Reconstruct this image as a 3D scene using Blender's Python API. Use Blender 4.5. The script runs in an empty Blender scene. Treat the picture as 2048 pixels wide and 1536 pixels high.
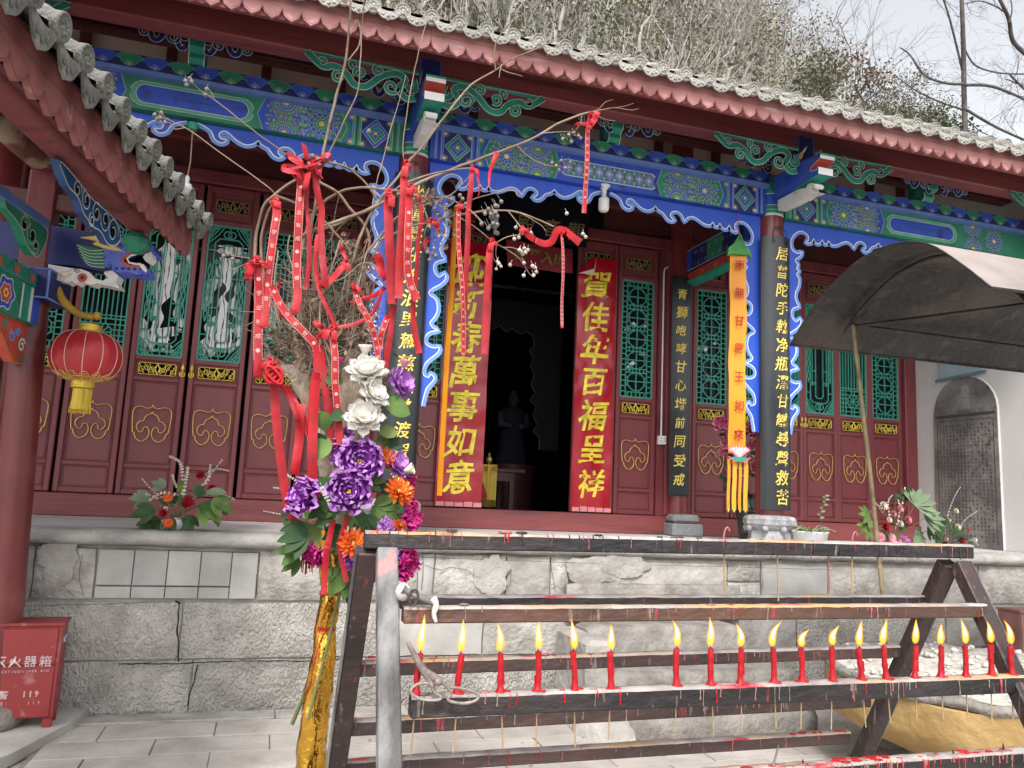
import bpy, bmesh, math, random
from mathutils import Vector, Matrix, noise
from mathutils.geometry import tessellate_polygon
random.seed(7)
R_ = random.random
PI = math.pi
sc = bpy.context.scene
COL = sc.collection

# ------------------------------------------------------------------ camera
F, CX, CY, EYE = 1560.0, 1024.0, 768.0, 1.55
R3 = ((0.9548434109163538, 0.08386397351905978, 0.285027883855628),
      (-0.29356976244665767, 0.11866483503881342, 0.9485438585021907),
      (0.04572587021190436, -0.9893864214101615, 0.13792626262811025))
cam = bpy.data.cameras.new('camera')
camo = bpy.data.objects.new('camera', cam)
COL.objects.link(camo)
m = Matrix.Identity(4)
for i in range(3):
    m[i][0] = R3[i][0]; m[i][1] = -R3[i][1]; m[i][2] = -R3[i][2]
m[2][3] = EYE
camo.matrix_world = m
cam.sensor_width = 36.0
cam.lens = F / 2048 * 36
cam.clip_end = 400
cam.clip_start = 0.05
sc.camera = camo

# ------------------------------------------------------------------ world, sun, exposure
SUN_EL, SUN_AZ = math.radians(51), math.radians(203)      # azimuth: where the sun stands, 0 = +Y, clockwise
w = bpy.data.worlds.new('World'); sc.world = w; w.use_nodes = True
nt = w.node_tree; nt.nodes.clear()
sky = nt.nodes.new('ShaderNodeTexSky'); sky.sky_type = 'NISHITA'; sky.sun_disc = False
sky.sun_elevation = SUN_EL; sky.sun_rotation = SUN_AZ
sky.altitude = 200; sky.air_density = 1.0; sky.dust_density = 4.0; sky.ozone_density = 1.0
hs = nt.nodes.new('ShaderNodeHueSaturation'); hs.inputs['Saturation'].default_value = 0.18
bg = nt.nodes.new('ShaderNodeBackground'); bg.inputs['Strength'].default_value = 0.15
wo = nt.nodes.new('ShaderNodeOutputWorld')
nt.links.new(sky.outputs[0], hs.inputs['Color']); nt.links.new(hs.outputs[0], bg.inputs['Color']); nt.links.new(bg.outputs[0], wo.inputs[0])
sun = bpy.data.lights.new('sun', 'SUN'); sun.energy = 1.5; sun.angle = math.radians(10); sun.color = (1, 0.96, 0.9)
suno = bpy.data.objects.new('sun', sun); COL.objects.link(suno)
sd = Vector((math.sin(SUN_AZ) * math.cos(SUN_EL), math.cos(SUN_AZ) * math.cos(SUN_EL), math.sin(SUN_EL)))
suno.rotation_euler = sd.to_track_quat('Z', 'Y').to_euler()
suno.location = (0, -5, 12)
sc.view_settings.view_transform = 'Standard'; sc.view_settings.look = 'None'
sc.view_settings.gamma = 1; sc.view_settings.exposure = 1.13
try: sc.view_settings.use_curve_mapping = False
except Exception: pass
sc.render.engine = 'CYCLES'
sc.cycles.max_bounces = 6; sc.cycles.diffuse_bounces = 3; sc.cycles.glossy_bounces = 3
sc.cycles.transparent_max_bounces = 6; sc.cycles.transmission_bounces = 3

# ------------------------------------------------------------------ photo measurements -> points of the place
def ray(px, py):
    a, b = px - CX, py - CY
    return Vector([R3[i][0] * a + R3[i][1] * b + R3[i][2] * F for i in range(3)])
def at(px, py, Y):
    d = ray(px, py); t = Y / d.y; return Vector((d.x * t, Y, d.z * t + EYE))
def atX(px, py, X):
    d = ray(px, py); t = X / d.x; return Vector((X, d.y * t, d.z * t + EYE))
def atZ(px, py, Z):
    d = ray(px, py); t = (Z - EYE) / d.z; return Vector((d.x * t, d.y * t, Z))
def atP(px, py, p, n):
    d = ray(px, py); o = Vector((0, 0, EYE)); t = (Vector(p) - o).dot(n) / d.dot(n); return o + d * t

# ------------------------------------------------------------------ materials
MATS = {}
def lin(c): return tuple(c) + (1.0,) if len(c) == 3 else c
def M(name, col, rough=0.6, metal=0.0, var=0.12, scale=6.0, bump=0.0, bscale=40.0, spec=0.5, col2=None, det=4.0, stretch=(1, 1, 1), rnd=0.06, coat=0.0, mix=(0.35, 0.65)):
    if name in MATS: return MATS[name]
    mt = bpy.data.materials.new(name); MATS[name] = mt; mt.use_nodes = True
    n = mt.node_tree; L = n.links; b = n.nodes['Principled BSDF']
    b.inputs['Roughness'].default_value = rough; b.inputs['Metallic'].default_value = metal
    b.inputs['Specular IOR Level'].default_value = spec
    if coat: b.inputs['Coat Weight'].default_value = coat; b.inputs['Coat Roughness'].default_value = 0.2
    tc = n.nodes.new('ShaderNodeTexCoord'); mp = n.nodes.new('ShaderNodeMapping'); mp.inputs['Scale'].default_value = stretch
    L.new(tc.outputs['Object'], mp.inputs[0])
    nz = n.nodes.new('ShaderNodeTexNoise'); nz.inputs['Scale'].default_value = scale; nz.inputs['Detail'].default_value = det
    L.new(mp.outputs[0], nz.inputs['Vector'])
    mr = n.nodes.new('ShaderNodeMapRange'); mr.inputs[1].default_value = mix[0]; mr.inputs[2].default_value = mix[1]; L.new(nz.outputs['Fac'], mr.inputs[0])
    mx = n.nodes.new('ShaderNodeMix'); mx.data_type = 'RGBA'
    a = [max(0, c * (1 - var)) for c in col]; c2 = col2 if col2 else [min(1, c * (1 + var)) for c in col]
    mx.inputs[6].default_value = lin(a); mx.inputs[7].default_value = lin(c2); L.new(mr.outputs[0], mx.inputs[0])
    oi = n.nodes.new('ShaderNodeObjectInfo'); hv = n.nodes.new('ShaderNodeHueSaturation')
    m2 = n.nodes.new('ShaderNodeMapRange'); m2.inputs[3].default_value = 1 - rnd; m2.inputs[4].default_value = 1 + rnd
    L.new(oi.outputs['Random'], m2.inputs[0]); L.new(m2.outputs[0], hv.inputs['Value']); L.new(mx.outputs[2], hv.inputs['Color'])
    L.new(hv.outputs[0], b.inputs['Base Color'])
    if bump:
        nb = n.nodes.new('ShaderNodeTexNoise'); nb.inputs['Scale'].default_value = bscale; nb.inputs['Detail'].default_value = 5
        L.new(mp.outputs[0], nb.inputs['Vector'])
        bp = n.nodes.new('ShaderNodeBump'); bp.inputs['Strength'].default_value = bump; bp.inputs['Distance'].default_value = 0.02
        L.new(nb.outputs['Fac'], bp.inputs['Height']); L.new(bp.outputs[0], b.inputs['Normal'])
    mt['_base'] = True
    return mt
def sockets(mt):
    n = mt.node_tree; return n, n.links, n.nodes['Principled BSDF']
def layer(mt, col, scale, lo, hi, stretch=(1, 1, 1), det=6.0, coords='Object', rough=None):
    """a further patch of colour (dirt, chips, wax, moss) where a noise is high"""
    n, L, b = sockets(mt)
    src = b.inputs['Base Color'].links[0].from_socket
    tc = n.nodes.new('ShaderNodeTexCoord'); mp = n.nodes.new('ShaderNodeMapping'); mp.inputs['Scale'].default_value = stretch
    mp.inputs['Location'].default_value = (R_() * 9, R_() * 9, R_() * 9)
    L.new(tc.outputs[coords], mp.inputs[0])
    nz = n.nodes.new('ShaderNodeTexNoise'); nz.inputs['Scale'].default_value = scale; nz.inputs['Detail'].default_value = det
    L.new(mp.outputs[0], nz.inputs['Vector'])
    mr = n.nodes.new('ShaderNodeMapRange'); mr.inputs[1].default_value = lo; mr.inputs[2].default_value = hi; L.new(nz.outputs['Fac'], mr.inputs[0])
    mx = n.nodes.new('ShaderNodeMix'); mx.data_type = 'RGBA'; L.new(mr.outputs[0], mx.inputs[0])
    L.new(src, mx.inputs[6]); mx.inputs[7].default_value = lin(col); L.new(mx.outputs[2], b.inputs['Base Color'])
    return mt

# ------------------------------------------------------------------ mesh builder
WORLD0 = {}
class MB:
    def __init__(s): s.v = []; s.f = []; s.sm = []; s.mi = []; s.cur = 0
    def add(s, vs, fs, smooth=False):
        o = len(s.v); s.v += [tuple(v) for v in vs]
        for f in fs: s.f.append(tuple(i + o for i in f)); s.sm.append(smooth); s.mi.append(s.cur)
        return s
    def box(s, x0, x1, y0, y1, z0, z1, c=0.0):
        if c <= 0:
            vs = [(x, y, z) for z in (z0, z1) for y in (y0, y1) for x in (x0, x1)]
            return s.add(vs, [(0, 2, 3, 1), (4, 5, 7, 6), (0, 1, 5, 4), (2, 6, 7, 3), (0, 4, 6, 2), (1, 3, 7, 5)])
        M_ = Matrix.Translation(((x0 + x1) / 2, (y0 + y1) / 2, (z0 + z1) / 2))
        return s.cbox(x1 - x0, y1 - y0, z1 - z0, c, M_)
    def cbox(s, sx, sy, sz, c, mat=Matrix.Identity(4)):
        hx, hy, hz = sx / 2, sy / 2, sz / 2; c = min(c, hx * .9, hy * .9, hz * .9)
        vs = []
        idx = {}
        for ix in (-1, 1):
            for iy in (-1, 1):
                for iz in (-1, 1):
                    for ax in range(3):
                        p = [ix * hx, iy * hy, iz * hz]
                        for k in range(3):
                            if k != ax: p[k] -= (ix, iy, iz)[k] * c
                        idx[(ix, iy, iz, ax)] = len(vs); vs.append(mat @ Vector(p))
        fs = []
        for ax in range(3):
            a, b2 = [k for k in range(3) if k != ax]
            for sg in (-1, 1):
                q = []
                for (u, v) in ((-1, -1), (1, -1), (1, 1), (-1, 1)):
                    k = [0, 0, 0]; k[ax] = sg; k[a] = u; k[b2] = v; q.append(idx[tuple(k) + (ax,)])
                fs.append(q if (sg > 0) == (ax != 1) else q[::-1])
        for ax in range(3):            # edge chamfers
            a, b2 = [k for k in range(3) if k != ax]
            for u in (-1, 1):
                for v in (-1, 1):
                    q = []
                    for (t, w_) in ((-1, a), (1, a), (1, b2), (-1, b2)):
                        k = [0, 0, 0]; k[ax] = t; k[a] = u; k[b2] = v; q.append(idx[tuple(k) + (w_,)])
                    fs.append(q if (u * v > 0) != (ax == 1) else q[::-1])
        for ix in (-1, 1):
            for iy in (-1, 1):
                for iz in (-1, 1):
                    q = [idx[(ix, iy, iz, k)] for k in range(3)]
                    fs.append(q if ix * iy * iz > 0 else q[::-1])
        return s.add(vs, fs)
    def bar(s, p, q, w_, h, up=(0, 0, 1), c=0.0):
        p, q = Vector(p), Vector(q); d = q - p; L_ = d.length
        if L_ < 1e-6: return s
        d /= L_; u = Vector(up); x = d.cross(u)
        if x.length < 1e-4: x = d.cross(Vector((0, 1, 0)))
        x.normalize(); z = x.cross(d)
        mt = Matrix((( *x, 0), (*d, 0), (*z, 0), (0, 0, 0, 1))).transposed(); mt.translation = (p + q) / 2
        if c > 0: return s.cbox(w_, L_, h, c, mt)
        a, b2, e = w_ / 2, L_ / 2, h / 2
        vs = [mt @ Vector((x_, y_, z_)) for z_ in (-e, e) for y_ in (-b2, b2) for x_ in (-a, a)]
        return s.add(vs, [(0, 2, 3, 1), (4, 5, 7, 6), (0, 1, 5, 4), (2, 6, 7, 3), (0, 4, 6, 2), (1, 3, 7, 5)])
    def tube(s, pts, r, n=6, cap=True, smooth=True, flat=None):
        pts = [Vector(p) for p in pts]; N = len(pts)
        if N < 2: return s
        rs = r if isinstance(r, (list, tuple)) else [r] * N
        up = Vector((0, 0, 1)); vs = []; ref = None
        for i, p in enumerate(pts):
            d = pts[min(i + 1, N - 1)] - pts[max(i - 1, 0)]
            if d.length < 1e-9: d = Vector((0, 0, 1))
            d.normalize()
            if ref is None:
                ref = d.cross(up)
                if ref.length < 0.05: ref = d.cross(Vector((0, 1, 0)))
            ref = ref - d * ref.dot(d)
            if ref.length < 1e-6: ref = d.orthogonal()
            ref.normalize(); b2 = d.cross(ref)
            for k in range(n):
                a = 2 * PI * k / n
                vs.append(p + (ref * math.cos(a) + b2 * math.sin(a)) * rs[i])
        fs = [(i * n + k, i * n + (k + 1) % n, (i + 1) * n + (k + 1) % n, (i + 1) * n + k) for i in range(N - 1) for k in range(n)]
        s.add(vs, fs, smooth)
        if cap: s.add([vs[k] for k in range(n)], [tuple(range(n))[::-1]]); s.add([vs[(N - 1) * n + k] for k in range(n)], [tuple(range(n))])
        return s
    def lathe(s, prof, n=16, c=(0, 0, 0), smooth=True, mat=None, cap=True, a0=0.0, a1=2 * PI):
        c = Vector(c); full = abs(a1 - a0 - 2 * PI) < 1e-6; m_ = n if full else n + 1
        vs = []
        for (r, z) in prof:
            for k in range(m_):
                a = a0 + (a1 - a0) * k / n; p = Vector((r * math.cos(a), r * math.sin(a), z)); vs.append((mat @ p if mat else p) + c)
        fs = []
        for i in range(len(prof) - 1):
            for k in range(n):
                k2 = (k + 1) % m_ if full else k + 1
                fs.append((i * m_ + k, i * m_ + k2, (i + 1) * m_ + k2, (i + 1) * m_ + k))
        s.add(vs, fs, smooth)
        if cap and full:
            s.add(vs[:n], [tuple(range(n))[::-1]]); s.add(vs[-n:], [tuple(range(n))])
        return s
    def ball(s, c, r, n=8, m_=5, sc_=(1, 1, 1)):
        prof = [(max(1e-4, r * math.sin(PI * i / m_)), -r * math.cos(PI * i / m_)) for i in range(m_ + 1)]
        mt = Matrix.Diagonal((*sc_, 1))
        return s.lathe(prof, n, c, True, mt, cap=False)
    def poly(s, pts, fn, d=0.0):
        """filled 2-D outline on a frame fn(u,v,d)"""
        ps = [Vector((p[0], p[1], 0)) for p in pts]
        tr = tessellate_polygon([ps])
        s.add([fn(p[0], p[1], d) for p in pts], [tuple(t) for t in tr]); return s
    def prism(s, pts, fn, d0, d1, smooth=False):
        """2-D outline extruded between offsets d0 (back) and d1 (front)"""
        n = len(pts); ps = [Vector((p[0], p[1], 0)) for p in pts]; tr = tessellate_polygon([ps])
        a = [fn(p[0], p[1], d0) for p in pts]; b2 = [fn(p[0], p[1], d1) for p in pts]
        s.add(b2, [tuple(t) for t in tr]); s.add(a, [tuple(t)[::-1] for t in tr])
        s.add(a + b2, [(i, (i + 1) % n, n + (i + 1) % n, n + i) for i in range(n)], smooth); return s
    def stroke(s, pts, w_, fn, d=0.002, closed=False, taper=False, inside=0.0):
        """flat band along a 2-D line, mitred; inside shifts it sideways"""
        P = [Vector((p[0], p[1])) for p in pts]; N = len(P)
        if N < 2: return s
        vs = []
        for i in range(N):
            if closed: a, c = P[i - 1], P[(i + 1) % N]
            else: a, c = P[max(i - 1, 0)], P[min(i + 1, N - 1)]
            t = c - a
            if t.length < 1e-9: t = Vector((1, 0))
            t.normalize(); nn = Vector((-t.y, t.x))
            hw = w_ / 2 * (max(0.15, math.sin(PI * (i + .5) / N)) if taper else 1)
            q1 = P[i] + nn * (hw + inside); q2 = P[i] + nn * (-hw + inside)
            vs.append(fn(q1.x, q1.y, d)); vs.append(fn(q2.x, q2.y, d))
        fs = [(2 * i, 2 * i + 1, 2 * i + 3, 2 * i + 2) for i in range(N - 1)]
        if closed: fs.append((2 * N - 2, 2 * N - 1, 1, 0))
        return s.add(vs, fs)
    def rib(s, pts, wv, th=0.0):
        """cloth band: centre points and width vectors"""
        vs = []
        for p, w_ in zip(pts, wv): p = Vector(p); w_ = Vector(w_); vs += [p - w_ / 2, p + w_ / 2]
        return s.add(vs, [(2 * i, 2 * i + 1, 2 * i + 3, 2 * i + 2) for i in range(len(pts) - 1)], True)
    def join(s, o, mat):
        return s.add([mat @ Vector(v) for v in o.v], o.f, bool(o.sm and o.sm[0]))
    def build(s, name, mt, parent=None, label=None, cat=None, group=None, kind=None, loc=None, recalc=True):
        me = bpy.data.meshes.new(name)
        o0 = Vector(WORLD0.get(parent.name, (0, 0, 0))) if parent else (Vector(loc) if loc else Vector((0, 0, 0)))
        me.from_pydata([(v[0] - o0.x, v[1] - o0.y, v[2] - o0.z) for v in s.v], [], s.f)
        if s.sm: me.polygons.foreach_set('use_smooth', s.sm)
        for q in (mt if isinstance(mt, (list, tuple)) else [mt]): me.materials.append(q)
        if isinstance(mt, (list, tuple)): me.polygons.foreach_set('material_index', s.mi)
        if recalc:
            bm = bmesh.new(); bm.from_mesh(me); bmesh.ops.recalc_face_normals(bm, faces=bm.faces); bm.to_mesh(me); bm.free()
        ob = bpy.data.objects.new(name, me); COL.objects.link(ob)
        if parent: ob.parent = parent
        else: ob.location = o0
        WORLD0[ob.name] = o0
        return tag(ob, label, cat, group, kind)
def tag(o, label=None, cat=None, group=None, kind=None):
    if label: o['label'] = label
    if cat: o['category'] = cat
    if group: o['group'] = group
    if kind: o['kind'] = kind
    return o
def thing(name, label, cat, loc=(0, 0, 0), group=None, parent=None, rz=0):
    o = bpy.data.objects.new(name, None); COL.objects.link(o); o.location = loc; o.rotation_euler = (0, 0, rz); o.empty_display_size = 0.1
    if parent: o.parent = parent
    WORLD0[o.name] = Vector(loc)
    return tag(o, label, cat, group)
def copy_tree(o, parent=None, loc=None, rot=None, scale=None):
    c = o.copy(); COL.objects.link(c); c.parent = parent
    for ch in o.children: copy_tree(ch, c)
    if loc is not None: c.location = loc
    if rot is not None: c.rotation_euler = rot
    if scale is not None: c.scale = scale
    return c
def drop_tree(o):
    for ch in list(o.children): drop_tree(ch)
    bpy.data.objects.remove(o)
def crom(pts, k=4, closed=False):
    """Catmull-Rom through points (2-D or 3-D)"""
    P = [Vector(p) for p in pts]; N = len(P); out = []
    rng = range(N if closed else N - 1)
    for i in rng:
        p0 = P[(i - 1) % N] if closed else P[max(i - 1, 0)]; p1 = P[i]; p2 = P[(i + 1) % N]; p3 = P[(i + 2) % N] if closed else P[min(i + 2, N - 1)]
        for j in range(k):
            t = j / k
            out.append(0.5 * ((2 * p1) + (p2 - p0) * t + (2 * p0 - 5 * p1 + 4 * p2 - p3) * t * t + (3 * p1 - p0 - 3 * p2 + p3) * t ** 3))
    if not closed: out.append(P[-1])
    return out
def facade(Y):                       # frame on a wall that faces the viewer: u = X, v = Z, d towards the viewer
    return lambda u, v, d=0.0: Vector((u, Y - d, v))
def frame(o, U, V, N):
    o, U, V, N = Vector(o), Vector(U), Vector(V), Vector(N)
    return lambda u, v, d=0.0: o + U * u + V * v + N * d
def arc(cx, cy, r, a0, a1, n=10): return [(cx + r * math.cos(a0 + (a1 - a0) * i / n), cy + r * math.sin(a0 + (a1 - a0) * i / n)) for i in range(n + 1)]
def spiral(cx, cy, r, a0, turns=1.4, n=14, r1=0.15, sgn=1):
    return [(cx + r * (1 - (1 - r1) * i / n) * math.cos(a0 + sgn * 2 * PI * turns * i / n), cy + r * (1 - (1 - r1) * i / n) * math.sin(a0 + sgn * 2 * PI * turns * i / n)) for i in range(n + 1)]
# ------------------------------------------------------------------ lettering
_tc = bpy.data.curves.new('lettering', 'FONT'); _to = bpy.data.objects.new('lettering_tmp', _tc); COL.objects.link(_to)
GL = {}
def glyph(ch, bold=0.0, res=2, ext=0.0):
    k = (ch, bold, res, ext)
    if k in GL: return GL[k]
    _tc.body = ch; _tc.offset = bold; _tc.resolution_u = res; _tc.extrude = ext; _tc.size = 1
    dg = bpy.context.evaluated_depsgraph_get(); dg.update()
    me = bpy.data.meshes.new_from_object(_to.evaluated_get(dg))
    vs = [tuple(v.co) for v in me.vertices]; fs = [tuple(p.vertices) for p in me.polygons]
    bpy.data.meshes.remove(me)
    if vs:
        x0, x1 = min(v[0] for v in vs), max(v[0] for v in vs); y0, y1 = min(v[1] for v in vs), max(v[1] for v in vs)
        vs = [(v[0] - (x0 + x1) / 2, v[1] - (y0 + y1) / 2, v[2]) for v in vs]
    GL[k] = (vs, fs); return GL[k]
def put_char(mb, ch, u, v, size, fn, d=0.003, bold=0.0, res=2, wob=0.0, slant=0.0, sx=1.0, ext=0.0, rot=0.0):
    vs, fs = glyph(ch, bold, res, ext); out = []; ca, sa = math.cos(rot), math.sin(rot); sd_ = R_() * 50
    for (x, y, z) in vs:
        if wob:
            x += wob * noise.noise(Vector((x * 2.2, y * 2.2, sd_))); y += wob * noise.noise(Vector((x * 2.2, y * 2.2, sd_ + 9)))
        x2 = (x + slant * y) * sx; y2 = y + 0.16 * slant * x * 2
        x3, y3 = x2 * ca - y2 * sa, x2 * sa + y2 * ca
        out.append(fn(u + x3 * size, v + y3 * size, d + z * size))
    mb.add(out, fs)
# ================================================================== materials of the place
def stone(name, col, v2, bump=0.5, bscale=30, scale=5, rough=0.9, dirt=(0.22, 0.20, 0.175)):
    mt = M(name, col, rough, var=0.12, scale=scale, bump=bump, bscale=bscale, col2=v2, rnd=0.10, spec=0.2)
    return layer(mt, dirt, 2.3, 0.56, 0.80)
m_stone = stone('rough_stone', (0.28, 0.262, 0.238), (0.40, 0.38, 0.35), 1.0, 26, 6)
def chisel(mt):
    n, L, b = sockets(mt)
    tc = n.nodes.new('ShaderNodeTexCoord'); mp = n.nodes.new('ShaderNodeMapping'); mp.inputs['Scale'].default_value = (34, 34, 20)
    L.new(tc.outputs['Object'], mp.inputs[0])
    nz = n.nodes.new('ShaderNodeTexNoise'); nz.inputs['Scale'].default_value = 1.6; nz.inputs['Detail'].default_value = 3; nz.inputs['Roughness'].default_value = 0.6
    L.new(mp.outputs[0], nz.inputs['Vector'])
    bp = n.nodes.new('ShaderNodeBump'); bp.inputs['Strength'].default_value = 1.0; bp.inputs['Distance'].default_value = 0.045
    old = b.inputs['Normal'].links[0].from_socket; L.new(old, bp.inputs['Normal']); L.new(nz.outputs['Fac'], bp.inputs['Height']); L.new(bp.outputs[0], b.inputs['Normal'])
    return mt
m_chisel = chisel(stone('chiselled_stone', (0.37, 0.347, 0.315), (0.48, 0.453, 0.415), 0.6, 60, 5))
m_mortar = stone('lime_mortar', (0.29, 0.272, 0.25), (0.39, 0.37, 0.345), 0.9, 18, 4)
m_plaster_patch = stone('smooth_render_patch', (0.32, 0.31, 0.29), (0.39, 0.38, 0.36), 0.25, 14, 3)
m_coping = stone('coping_stone', (0.29, 0.276, 0.254), (0.38, 0.366, 0.34), 0.8, 24, 5)
m_pave = stone('paving_stone_pale', (0.32, 0.288, 0.265), (0.40, 0.368, 0.34), 0.35, 20, 3, 0.85, dirt=(0.36, 0.33, 0.29))
m_joint = M('joint_grit', (0.20, 0.18, 0.16), 0.95, bump=0.4, bscale=60)
m_step = stone('step_stone', (0.18, 0.165, 0.150), (0.27, 0.25, 0.23), 0.9, 30, 7)
m_floor = M('porch_floor', (0.42, 0.40, 0.39), 0.8, var=0.1, bump=0.15)
m_white = layer(M('white_plaster', (0.60, 0.585, 0.57), 0.85, var=0.04, scale=1.5, bump=0.1, bscale=30), (0.42, 0.40, 0.38), 1.2, 0.62, 0.85)
m_ground = stone('ground_cement', (0.34, 0.325, 0.30), (0.43, 0.41, 0.385), 0.3, 20, 2, dirt=(0.30, 0.28, 0.25))

def rough_block(mb, x0, x1, y, z0, z1, depth=0.10, amp=0.012, nx=None, nz=None, seed=0):
    """a stone with an uneven face towards -Y"""
    nx = nx or max(3, int((x1 - x0) / 0.10)); nz = nz or max(3, int((z1 - z0) / 0.10))
    vs = []; 
    for j in range(nz + 1):
        for i in range(nx + 1):
            x = x0 + (x1 - x0) * i / nx; z = z0 + (z1 - z0) * j / nz
            e = min(i, nx - i, j, nz - j)
            dx = 0.010 * noise.noise(Vector((x * 7, z * 7, seed + 3))) if e == 0 else 0
            yy = y - amp * (0.6 + noise.noise(Vector((x * 6, z * 6, seed)))) * (1 if e else 0) + (0.014 if e == 0 else 0)
            vs.append((x + dx, yy, z + dx))
    n0 = len(vs); W = nx + 1
    fs = [(j * W + i, j * W + i + 1, (j + 1) * W + i + 1, (j + 1) * W + i) for j in range(nz) for i in range(nx)]
    mb.add(vs, fs, True)
    bl = [(x0, y + depth, z0), (x1, y + depth, z0), (x1, y + depth, z1), (x0, y + depth, z1)]
    per = [i for i in range(W)] + [j * W + nx for j in range(1, nz + 1)] + [nz * W + i for i in range(nx - 1, -1, -1)] + [j * W for j in range(nz - 1, 0, -1)]
    ring = [vs[k] for k in per]; back = [(p[0], y + depth, p[2]) for p in ring]; N = len(ring)
    mb.add(ring + back, [(i, N + i, N + (i + 1) % N, (i + 1) % N) for i in range(N)])
    return mb

# ------------------------------------------------------------------ ground and paving
g = MB(); N_ = 24
g.add([(-120, -120, -0.03), (120, -120, -0.03), (120, 160, -0.03), (-120, 160, -0.03)], [(0, 1, 2, 3)])
ground = g.build('courtyard_ground', m_ground, kind='structure')
pav = MB(); pav.box(-1.15, 9.5, -2.4, 5.84, -0.028, -0.012)
paving = pav.build('courtyard_paving', m_joint, kind='structure')
row = 0
y1 = 5.615
while y1 > 1.2:
    y0 = y1 - 0.305; off = -0.85 if row % 2 == 0 else -0.525
    x = off - 0.65
    while x < 7.6:
        a, b = max(x, -1.12), x + 0.65
        if b - a > 0.08:
            jx = (R_() - .5) * .004; h = -0.001 + (R_() - .5) * 0.004
            s = MB(); s.cbox(b - a - 0.008, 0.305 - 0.008, 0.03, 0.003, Matrix.Translation(((a + b) / 2 + jx, (y0 + y1) / 2, -0.015 + h)) @ Matrix.Rotation((R_() - .5) * .006, 4, 'X') @ Matrix.Rotation((R_() - .5) * .004, 4, 'Y'))
            s.build('paving_stone', m_pave, paving)
        x += 0.65
    y1 = y0; row += 1
x = -1.12
for L_ in (1.28, 0.9, 1.1, 0.9, 1.0, 1.2, 1.1, 1.0):         # the strip along the foot of the platform
    s = MB(); s.cbox(L_ - 0.006, 0.20, 0.04, 0.004, Matrix.Translation((x + L_ / 2, 5.725, -0.014)) @ Matrix.Rotation(-0.03, 4, 'X')); s.build('paving_stone', m_coping, paving); x += L_
lt = MB(); rl = random.Random(3)
for _ in range(170):
    x, y = rl.uniform(-1.1, 5.5), rl.uniform(3.6, 5.8); c = Vector((x, y, .006)); a = rl.uniform(0, 6.28); r = rl.uniform(.004, .016) * (2 if rl.random() < .08 else 1)
    lt.add([c + Vector((r * math.cos(a), r * math.sin(a), .004)), c + Vector((-.4 * r * math.sin(a), .4 * r * math.cos(a), .008 * rl.random())), c - Vector((r * math.cos(a), r * math.sin(a), 0)), c - Vector((-.4 * r * math.sin(a), .4 * r * math.cos(a), 0))], [(0, 1, 2, 3)])
o = lt.build('ground_litter', M('litter_brown', (0.12, 0.09, 0.07), .9, var=.5, scale=9), recalc=False); tag(o, 'specks of dead leaf and grit scattered on the paving', 'litter', kind='stuff')
# cement apron under the side gallery, rising a little at the wall
s = MB(); s.prism([(-3.2, 5.86), (-1.0, 5.86), (-1.03, 5.55), (-1.2, 5.0), (-1.5, 4.3), (-1.9, 3.5), (-3.2, 3.5)], lambda u, v, d=0: Vector((u, v, d)), -0.02, 0.045)
s.build('cement_apron', m_ground, kind='structure')

# ------------------------------------------------------------------ platform
PZ, PY = 1.18, 5.84
platform = thing('platform', None, None, (0, PY, 0)); platform['kind'] = 'structure'
b = MB(); b.box(-6, 10.5, PY + 0.04, 16, -0.02, 1.078); b.build('mortar_core', m_mortar, platform)
b = MB(); b.box(-6, 10.5, PY + 0.30, 8.2, 1.0785, PZ); b.build('porch_floor', m_floor, platform)
xs = [-6, -3.2, -1.9, 0.15, 2.4, 4.1, 5.9, 7.4, 9.0, 10.4]
for i in range(len(xs) - 1):                                  # coping slabs with a hollow-worn nose
    s = MB(); a, b_ = xs[i] + 0.002, xs[i + 1] - 0.002; n = 14
    prof = [(PY + 0.32, 1.079), (PY + 0.02, 1.079), (PY - 0.025, 1.09), (PY - 0.045, 1.115), (PY - 0.04, 1.150), (PY - 0.015, 1.174), (PY + 0.03, 1.182), (PY + 0.32, 1.1815)]
    vs = []
    for k in range(n + 1):
        x = a + (b_ - a) * k / n
        for (y, z) in prof:
            q = noise.noise(Vector((x * 4, y * 9, z * 9))) * (0.015 if y < PY + .2 else 0)
            vs.append((x, y + q, z + q * .6))
    m_ = len(prof)
    s.add(vs, [(k * m_ + j, k * m_ + j + 1, (k + 1) * m_ + j + 1, (k + 1) * m_ + j) for k in range(n) for j in range(m_ - 1)], True)
    s.add(vs[:m_], [tuple(range(m_))]); s.add(vs[-m_:], [tuple(range(m_))[::-1]])
    s.build('coping_slab', m_coping, platform)
G_ = 0.006
def blocks(z0, z1, cuts, mat, amp=0.012, y=PY, nm='stone_block'):
    for i in range(len(cuts) - 1):
        s = MB(); rough_block(s, cuts[i] + G_, cuts[i + 1] - G_, y + R_() * .012, z0 + G_, z1 - G_, amp=amp, seed=cuts[i] * 3 + z0)
        s.build(nm, mat[i % len(mat)] if isinstance(mat, list) else mat, platform)
blocks(-0.02, 0.335, [-2.6, -0.40, 1.28, 2.36], m_chisel, 0.008)
blocks(0.335, 0.715, [-2.6, -0.50, 0.98, 1.62, 2.40], [m_chisel, m_chisel, m_plaster_patch, m_stone], 0.008)
blocks(-0.02, 0.335, [3.70, 4.9, 6.3, 8.2, 10.4], m_chisel, 0.008)
blocks(0.335, 0.715, [3.62, 4.4, 6.0, 7.9, 10.4], [m_mortar, m_chisel, m_mortar, m_chisel], 0.010)
blocks(0.725, 1.07, [-2.6, -1.72, -1.42, -1.06], m_stone, 0.035)
blocks(0.725, 1.07, [-0.03, 0.62, 1.10], m_stone, 0.030)
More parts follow.
